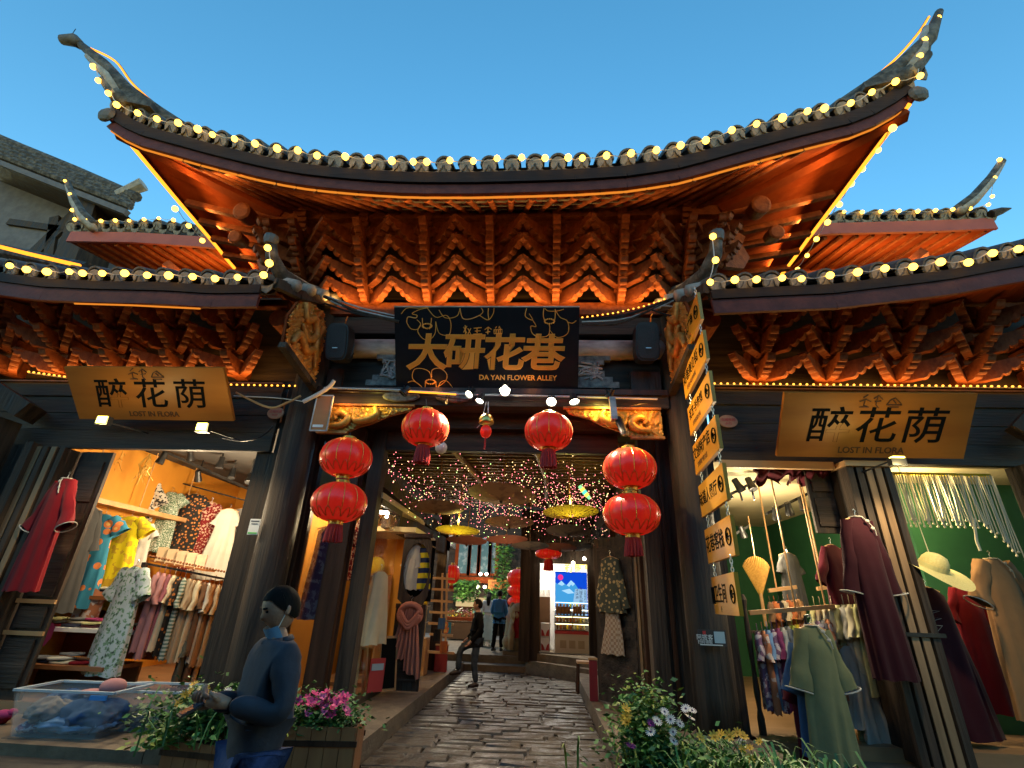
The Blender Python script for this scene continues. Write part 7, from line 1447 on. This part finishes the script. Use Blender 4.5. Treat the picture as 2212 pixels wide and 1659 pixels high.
def person(label, loc, rz, top, legs, shoes, H=1.75, pose=None, hair='short', hyaw=0, hpitch=0, mask=False, skirt=None, fat=1.0, curl=.5, coat=0.0, top2=None):
    """pose gives elbows, wrists, knees, ankles in the body's frame (facing -Y, scale 1.75 m)"""
    k = H/1.75; t = thing('person', label, 'person', loc, rz); P = dict(
        pel=(0, 0, .95), hipL=(.09, 0, .90), hipR=(-.09, 0, .90), kneeL=(.10, -.02, .50), kneeR=(-.10, -.02, .50), ankL=(.105, .02, .09), ankR=(-.105, .02, .09),
        waist=(0, 0, 1.08), chest=(0, .0, 1.30), neck=(0, .01, 1.48), hb=(0, 0, 1.56), shL=(.17, .01, 1.41), shR=(-.17, .01, 1.41), elL=(.24, .03, 1.13), elR=(-.24, .03, 1.13), wrL=(.25, -.06, .88), wrR=(-.25, -.06, .88), toeL=(.11, -.13, .03), toeR=(-.11, -.13, .03))
    P.update(pose or {}); P = {a: V(b)*k for a, b in P.items()}; f = fat*k
    E = [('pel', 'waist'), ('waist', 'chest'), ('chest', 'neck'), ('neck', 'hb'), ('chest', 'shL'), ('chest', 'shR'), ('shL', 'elL'), ('elL', 'wrL'), ('shR', 'elR'), ('elR', 'wrR'), ('pel', 'hipL'), ('pel', 'hipR'), ('hipL', 'kneeL'), ('kneeL', 'ankL'), ('hipR', 'kneeR'), ('kneeR', 'ankR')]
    rad = dict(pel=(.125, .09), waist=(.115, .08), chest=(.14, .095), neck=.05, hb=.05, shL=.06, shR=.06, elL=.04, elR=.04, wrL=.027, wrR=.027, hipL=.082, hipR=.082, kneeL=.055, kneeR=.055, ankL=.037, ankR=.037)
    skin('body', {a: (P[a], tuple(x*f for x in r) if isinstance(r, tuple) else r*f) for a, r in rad.items()}, E, M['skin'], t, 1)
    g = dict(pel=(.165, .125), waist=(.155, .115), chest=(.175, .125), neck=.072, shL=.085, shR=.085, elL=.064, elR=.064, wrL=.050, wrR=.050)
    J = {a: (P[a], tuple(x*f for x in r) if isinstance(r, tuple) else r*f) for a, r in g.items()}
    if coat: J['hem'] = (P['pel']+V((0, 0, -coat)), (.175*f, .135*f)); E2 = [('hem', 'pel')]
    else: J['hem'] = (P['pel']+V((0, 0, -.06)), (.165*f, .125*f)); E2 = [('hem', 'pel')]
    J = dict([('pel', J['pel'])]+[(a, b) for a, b in J.items() if a != 'pel'])
    jk = skin('jacket', J, [e for e in E if e[0] in J and e[1] in J]+E2, top, t, 2)
    MB().tube([P['neck']+V((.066*k*math.cos(2*math.pi*i/12), .07*k*math.sin(2*math.pi*i/12), -.005+.012*math.sin(2*math.pi*i/12))) for i in range(13)], .020*k, 6).build('collar', top2 or top, jk, world=False, smooth=True)
    if skirt is not None: MB().grid(lambda a, tt: V(((.15+.16*tt)*k*math.cos(2*math.pi*a)*(1+.08*tt*math.sin(18*a)), (.12+.15*tt)*k*math.sin(2*math.pi*a)*(1+.08*tt*math.cos(20*a)), (1.0-.78*tt)*k)), 30, 8).build('skirt', skirt, t, world=False, smooth=True)
    L = dict(pel=(.135, .10), hipL=.098, hipR=.098, kneeL=.075, kneeR=.075, ankL=.06, ankR=.06)
    skin('trousers', {a: (P[a], tuple(x*f for x in r) if isinstance(r, tuple) else r*f) for a, r in L.items()}, [e for e in E if e[0] in L and e[1] in L], legs, t, 2)
    for s in 'LR':
        a, b = P['ank'+s], P['toe'+s]; d = (b-a); d.z = 0; d.normalize()
        MB().tube([V((a.x, a.y, b.z+.02*k))-d*.06*k, V((a.x, a.y, b.z+.035*k)), b-d*.05*k+V((0, 0, .012*k)), b+d*.02*k], [.036*k, .05*k, .045*k, .025*k], 10).build('shoe', shoes, t, world=False, smooth=True)
        w_, e_ = P['wr'+s], P['el'+s]; hand(t, w_+(w_-e_).normalized()*.015*k, w_-e_, pose.get('palm'+s, (0, -1, .2)) if pose else (0, -1, 0), curl, k)
    head(t, P['hb']+V((0, -.015, .085))*k, hyaw, hpitch, hair, k*1.02, mask)
    return t, P
M['navyjacket'] = mat('dark navy padded jacket', (.030, .031, .044), (.046, .047, .064), 6, .85, .3, 14); M['jeansblue'] = mat('blue jeans', (.02, .045, .14), (.03, .06, .18), 12, .8, .3, 40); M['blackjacket'] = mat('black jacket', (.003, .003, .0035), (.006, .006, .007), 6, .85, .3, 14, spec=.1)
M['darkjeans'] = mat('dark slate jeans', (.025, .035, .045), (.04, .055, .065), 8, .8, .3, 30); M['brownshoe'] = mat('brown shoes', (.03, .014, .008), None, rough=.5); M['bluejacket'] = mat('bright blue jacket', (.01, .13, .36), (.015, .16, .42), 8, .6, .2, 16); M['blackshoe'] = mat('black shoes', (.01, .01, .01), None, rough=.45); M['whiteshirt'] = mat('white shirt cloth', (.55, .55, .52), (.62, .62, .6), 6, .8, .2, 16)
# man at the front looking down at his phone
pf = A(572, 1500, 3.2)
t, P_ = person('man in dark navy jacket and blue jeans looking down at his phone in front', (pf.x, 3.2, 0), R_(-42), M['navyjacket'], M['jeansblue'], M['blackshoe'], 1.82, dict(elL=(.25, .02, 1.14), elR=(-.25, .02, 1.14), wrL=(.11, -.22, 1.20), wrR=(-.09, -.23, 1.18), palmL=(-.3, 0, 1), palmR=(.3, 0, 1), kneeL=(.10, -.12, .52), ankL=(.105, -.06, .09), toeL=(.11, -.22, .03)), 'short', 0, R_(24), True, fat=1.08, curl=.9, coat=.22)
ph_ = thing('phone', 'black phone held by the man in the navy jacket', 'phone', (0, 0, 0)); c = Matrix.Translation((pf.x, 3.2, 0)) @ Matrix.Rotation(R_(-42), 4, 'Z') @ V((.02, -.355, 1.23)); ph_.location = c
MB().box(c, (.08, .155, .010), M=Matrix.Rotation(R_(-42), 4, 'Z') @ Matrix.Rotation(R_(25), 4, 'X')).build('case', M['black'], ph_); MB().box(c+V((0, 0, .007)), (.07, .14, .004), M=Matrix.Rotation(R_(-42), 4, 'Z') @ Matrix.Rotation(R_(25), 4, 'X')).build('screen', mat('dim phone screen', (.05, .06, .08), None, rough=.1), ph_)
# man in black stepping on the kerb
pm = A(1018, 1475, 12.6)
person('man in a black jacket with one foot up on the left kerb of the alley', (pm.x+.06, 12.6, -.0), R_(-72), M['blackjacket'], M['darkjeans'], M['brownshoe'], 1.80, dict(kneeR=(-.09, -.34, .72), ankR=(-.10, -.36, .30), toeR=(-.10, -.52, .24), kneeL=(.09, -.04, .50), wrL=(.20, -.16, .90), wrR=(-.20, -.18, .92), elL=(.27, .05, 1.14), elR=(-.27, .05, 1.14)), 'short', R_(-18), R_(3), fat=1.1, coat=.16, top2=M['brownshoe'])
pb_ = A(1075, 1404, 16.8); person('person in a bright blue jacket and black trousers walking away beyond the steps', (pb_.x, 16.8, .37), R_(172), M['bluejacket'], M['blackjacket'], M['blackshoe'], 1.72, dict(kneeL=(.11, .02, .50), ankL=(.14, .10, .09), wrL=(.16, -.20, 1.02), wrR=(-.16, -.22, 1.02)), 'short', 0, R_(10), fat=1.12, coat=.08)
pw_ = A(1052, 1385, 18.4); person('person in a white shirt and pale skirt ahead of the blue jacket', (pw_.x, 18.4, .37), R_(175), M['whiteshirt'], M['whiteshirt'], M['white'], 1.68, dict(), 'long', 0, 0, skirt=mat('pale grey green skirt', (.38, .40, .34), (.44, .46, .40), 6, .8), fat=.95)
pr_ = A(1096, 1390, 18.8); person('person in a dark red jacket half hidden behind the blue jacket', (pr_.x, 18.8, .37), R_(160), mat('dark red jacket', (.10, .012, .025), (.13, .016, .03), 6, .75), M['blackjacket'], M['blackshoe'], 1.66, dict(kneeL=(.12, -.1, .5), ankL=(.14, -.1, .09), toeL=(.14, -.25, .03)), 'long', 0, 0)

# ================================================================== PLANTERS AND FLOWERS
M['planter'] = mat('orange brown stained planter board', (.22, .08, .025), (.32, .13, .045), 4, .6, .2, 30, stretch=(1, 1, .15)); M['soil'] = mat('dark soil', (.02, .014, .01), (.035, .025, .018), 20, .95, .5, 30)
def planter(label, x0, x1, y0, y1, z0, z1_, rz=0):
    c = V(((x0+x1)/2, (y0+y1)/2, 0)); t = thing('planter_box', label, 'planter', (c.x, c.y, z0), rz); w, d = x1-x0, y1-y0
    n = max(3, int(w/.14))
    for s in (-1, 1):
        for q in range(n): MB().box((-w/2+w*(q+.5)/n, s*d/2, (z1_-z0)/2), (w/n-.006, .025, z1_-z0-.01*(q % 2))).build('plank', M['planter'], t, world=False)
        n2 = max(3, int(d/.14))
        for q in range(n2): MB().box((s*w/2, -d/2+d*(q+.5)/n2, (z1_-z0)/2), (.025, d/n2-.006, z1_-z0-.01*(q % 2))).build('plank', M['planter'], t, world=False)
    MB().box((0, 0, z1_-z0-.06), (w-.03, d-.03, .03)).build('soil', M['soil'], t, world=False)
    r = MB(); 
    for s in (-1, 1): r.box((0, s*(d/2+.016), (z1_-z0)*.75), (w+.05, .02, .05)); r.box((0, s*(d/2+.016), (z1_-z0)*.2), (w+.05, .02, .05))
    r.build('batten', M['brownwood'], t, world=False)
    return t
def petals(n, r, c1, c2, name, cup=.3, cr=.3):
    m = MB()
    for i in range(n):
        a = 2*math.pi*i/n; w = math.pi/n*.9; z = r*cup
        m.add([V((0, 0, 0)), V((r*.6*math.cos(a-w), r*.6*math.sin(a-w), z*.6)), V((r*math.cos(a-w*.4), r*math.sin(a-w*.4), z)), V((r*math.cos(a+w*.4), r*math.sin(a+w*.4), z)), V((r*.6*math.cos(a+w), r*.6*math.sin(a+w), z*.6))], [(0, 1, 2, 3, 4)])
    m.m = 1; m.sphere((0, 0, r*.08), r*cr, 7, 4, (1, 1, .6)); return m.mesh(name, [c1, c2])
def flower_mat(n, c): return mat(n, c, tuple(x*.75 for x in c), 30, .6)
FP = petals(5, .048, flower_mat('pink petal', (.78, .05, .22)), flower_mat('pink flower eye', (.40, .02, .16)), 'flower', .55, .22); FP2 = petals(5, .045, flower_mat('pale pink petal', (.80, .14, .34)), flower_mat('pink eye', (.45, .03, .2)), 'flower', .5, .22)
FW = petals(14, .046, flower_mat('white daisy petal', (.78, .70, .62)), flower_mat('dark daisy eye', (.12, .05, .12)), 'flower', .12, .25); FY = petals(8, .045, flower_mat('yellow petal', (.70, .40, .02)), flower_mat('yellow eye', (.55, .28, .01)), 'flower', .3, .3); FV = petals(12, .042, flower_mat('violet petal', (.30, .02, .20)), flower_mat('violet eye', (.15, .01, .1)), 'flower', .25, .25)
STEM = MB().tube([(0, 0, -.22), (.01, 0, -.1), (0, 0, 0)], .004, 4).mesh('stem', M['leaf1'])
def flowers(parent, spots, mesh):
    for p in spots:
        d = (V((CAMX, 0, CAMZ+.5))-V(p)).normalized(); d = (d*.6+V((random.uniform(-.5, .5), random.uniform(-.5, .5), .55))).normalized()
        f = link('flower', mesh, None, parent, M=Matrix.Translation(p) @ d.to_track_quat('Z', 'Y').to_matrix().to_4x4() @ Matrix.Scale(random.uniform(.8, 1.2), 4)); f
        s = link('stem', STEM, None, f, world=False); s.matrix_basis = Matrix.Translation((0, 0, -.002))
def blade_clump(parent, c, n, L, mts, seed, spread=.12, w=.014):
    rnd = random.Random(seed); m = MB()
    for i in range(n):
        a = rnd.uniform(0, 6.28); b = V(c)+V((rnd.gauss(0, spread*.5), rnd.gauss(0, spread*.5), 0)); d = V((math.cos(a), math.sin(a), 0)); l = L*rnd.uniform(.6, 1.1); t = V((-d.y, d.x, 0)); e = rnd.uniform(.2, .6)
        P = [b, b+V((0, 0, l*.5))+d*l*e*.3, b+V((0, 0, l*.8))+d*l*e*.8, b+V((0, 0, l*.75))+d*l*e*1.3]; m.m = rnd.randrange(len(mts))
        ws = [w, w*1.1, w*.8, .001]; vs = []
        for p, q in zip(P, ws): vs += [p-t*q, p+t*q]
        m.add(vs, [(0, 1, 3, 2), (2, 3, 5, 4), (4, 5, 7, 6)])
    return tag(link('leaf_blade', m.mesh('leaf_blade', mts), None, parent), kind='stuff')
random.seed(14)
# left planters
planter('orange brown planter box in front of the left pillar, nearest the navy jacket man', -2.95, -2.1, 5.9, 6.35, -.06, .34, R_(-6)); planter('orange brown planter box with the pink flowers by the left kerb', -1.78, -1.02, 6.0, 6.45, -.06, .52, R_(8)); planter('dark orange planter box behind the navy jacket man', -2.08, -1.82, 6.02, 6.4, -.06, .48, 0)
t = thing('leafy_plant', 'dark green bushy plant with yellow flowers in the left planter', 'plant', (-2.55, 6.12, .34)); foliage('foliage', lambda r: (-2.62+r.gauss(0, .34), 6.12+r.gauss(0, .15), .38+abs(r.gauss(.16, .13))), 3000, .062, [M['leaf1'], M['leaf1'], M['leaf2']], t, 71)
blade_clump(t, (-2.55, 6.12, .34), 60, .45, [M['leaf1'], M['leaf2']], 5, .6, .008)
flowers(t, [A(x, y, 6.0) for x, y in ((420, 1478), (445, 1488), (455, 1500), (400, 1500), (470, 1505), (430, 1512), (385, 1520), (480, 1520), (412, 1492), (438, 1502))], FY); flowers(t, [A(x, y, 5.95) for x, y in ((492, 1494), (508, 1500), (505, 1528), (485, 1568))], FW)
t = thing('leafy_plant', 'pale grey green plant spilling over the front corner of the left planter', 'plant', (-3.05, 5.95, .2)); foliage('foliage', lambda r: (-3.0+r.gauss(0, .12), 5.95+r.gauss(0, .12), .30+abs(r.gauss(.05, .08))), 220, .08, [M['leaf3'], M['leaf2']], t, 74)
t = thing('petunia', 'mass of bright pink petunias in the planter by the left kerb', 'plant', (-1.4, 6.2, .52)); foliage('foliage', lambda r: (-1.45+r.gauss(0, .24), 6.2+r.gauss(0, .13), .50+abs(r.gauss(.10, .09))), 1600, .055, [M['leaf1'], M['leaf1'], M['leaf2']], t, 75)
sp_ = []
while len(sp_) < 58:
    a, b = random.gauss(702, 30), random.gauss(1518, 21)
    if 638 < a < 772 and 1484 < b < 1562 and (b > 1490+abs(a-700)*.25): sp_.append((a, b))
flowers(t, [A(x, y, random.uniform(6.0, 6.25)) for x, y in sp_[:40]], FP); flowers(t, [A(x, y, random.uniform(6.0, 6.2)) for x, y in sp_[40:]], FP2)
t = thing('leafy_plant', 'yellow green leafy plant left of the pink petunias', 'plant', (-1.85, 6.1, .48)); foliage('foliage', lambda r: (-1.85+r.gauss(0, .13), 6.1+r.gauss(0, .1), .46+abs(r.gauss(.04, .08))), 420, .075, [M['leaf1'], M['leaf2'], M['leaf3']], t, 77)
# right planters
planter('dark orange planter box with daisies at the right kerb', 1.72, 2.75, 5.45, 5.95, -.06, .42, R_(-12)); planter('low planter box with grass and yellow flowers in front of the right pillar', 2.82, 3.75, 5.35, 5.8, -.06, .22, R_(-10))
t = thing('leafy_plant', 'tall bright green leafy plant at the right kerb', 'plant', (2.0, 5.9, .42)); foliage('foliage', lambda r: (2.02+r.gauss(0, .15), 5.95+r.gauss(0, .12), .45+abs(r.gauss(.22, .17))), 2300, .062, [M['leaf1'], M['leaf2'], M['leaf2'], M['leaf3']], t, 81)
t = thing('daisy_plant', 'white daisies over dark foliage in the right planter', 'plant', (2.4, 5.75, .42)); foliage('foliage', lambda r: (2.3+r.gauss(0, .3), 5.75+r.gauss(0, .16), .36+abs(r.gauss(.10, .10))), 2200, .058, [M['leaf1'], M['leaf2']], t, 82); blade_clump(t, (2.3, 5.7, .36), 90, .36, [M['leaf2'], M['leaf3']], 83, .8, .009)
z4_ = lambda x, y: ((1700+x/1.75)/1.4756, (1500+y/1.75)/1.4756)
flowers(t, [A(*z4_(*p), 5.6) for p in ((655, 1457), (780, 1458), (782, 1508), (818, 1412), (765, 1388), (850, 1328), (885, 1338), (872, 1378), (732, 1345), (690, 1398), (1165, 1512))], FW); flowers(t, [A(*z4_(*p), 5.6) for p in ((657, 1410), (545, 1540))], FV); flowers(t, [A(*z4_(*p), 5.6) for p in ((520, 1370), (523, 1402), (515, 1330), (505, 1385))], FY)
t = thing('grassy_plant', 'long bladed grassy plant with yellow flowers before the right pillar', 'plant', (3.2, 5.55, .22)); blade_clump(t, (2.85, 5.5, .2), 150, .5, [M['leaf1'], M['leaf2'], M['leaf2']], 84, .7, .013); blade_clump(t, (3.35, 5.45, .18), 190, .48, [M['leaf1'], M['leaf2'], M['leaf2']], 85, .7, .016); foliage('foliage', lambda r: (3.1+r.gauss(0, .4), 5.55+r.gauss(0, .16), .18+abs(r.gauss(.06, .09))), 700, .07, [M['leaf1'], M['leaf2']], t, 86)
flowers(t, [A(*z4_(*p), 5.5) for p in ((930, 1487), (1010, 1484), (1095, 1480), (1140, 1462), (1160, 1478), (1170, 1484), (1262, 1514), (1165, 1555), (1208, 1548), (1212, 1612), (1045, 1476))], FY)
# ================================================================== unseen houses added across the street to block low sky light
for k, (x0, x1, h) in enumerate(((-17, -5.5, 6.6), (-5.3, 6.2, 7.4), (6.4, 18, 6.8))):
    t = thing('sky_block_house', 'unseen timber house added to block low sky across the street, %s' % ('at its left end', 'in its middle', 'at its right end')[k], 'house', ((x0+x1)/2, -8, 0))
    MB().bx(x0, x1, -9.2, -6.4, -.06, h).build('wall', M['darkwood'], t)
    r = MB().prism([(-1.9, -.3), (1.4, 1.5), (4.8, -.3), (4.8, -.5), (1.4, 1.25), (-1.9, -.5)], ((x0+x1)/2, -6.4, h), (0, -1, 0), (0, 0, 1), (1, 0, 0), x1-x0+.6).build('roof', M['tile'], t)
    n = 5
    for q in range(n):
        xa = x0+(x1-x0)*(q+.15)/n; xb = x0+(x1-x0)*(q+.85)/n
        d = MB().bx(xa, xb, -6.4, -6.34, .1, 2.7).build('door', M['brownwood'], t); w_ = MB().bx(xa, xb, -6.4, -6.33, 3.9, 5.4).build('window', M['brownwood'], t)
        for j in range(4): MB().bx(xa+(xb-xa)*(j+.1)/4, xa+(xb-xa)*(j+.9)/4, -6.33, -6.31, 4.0, 5.3).build('pane', M['darkceil'], w_)
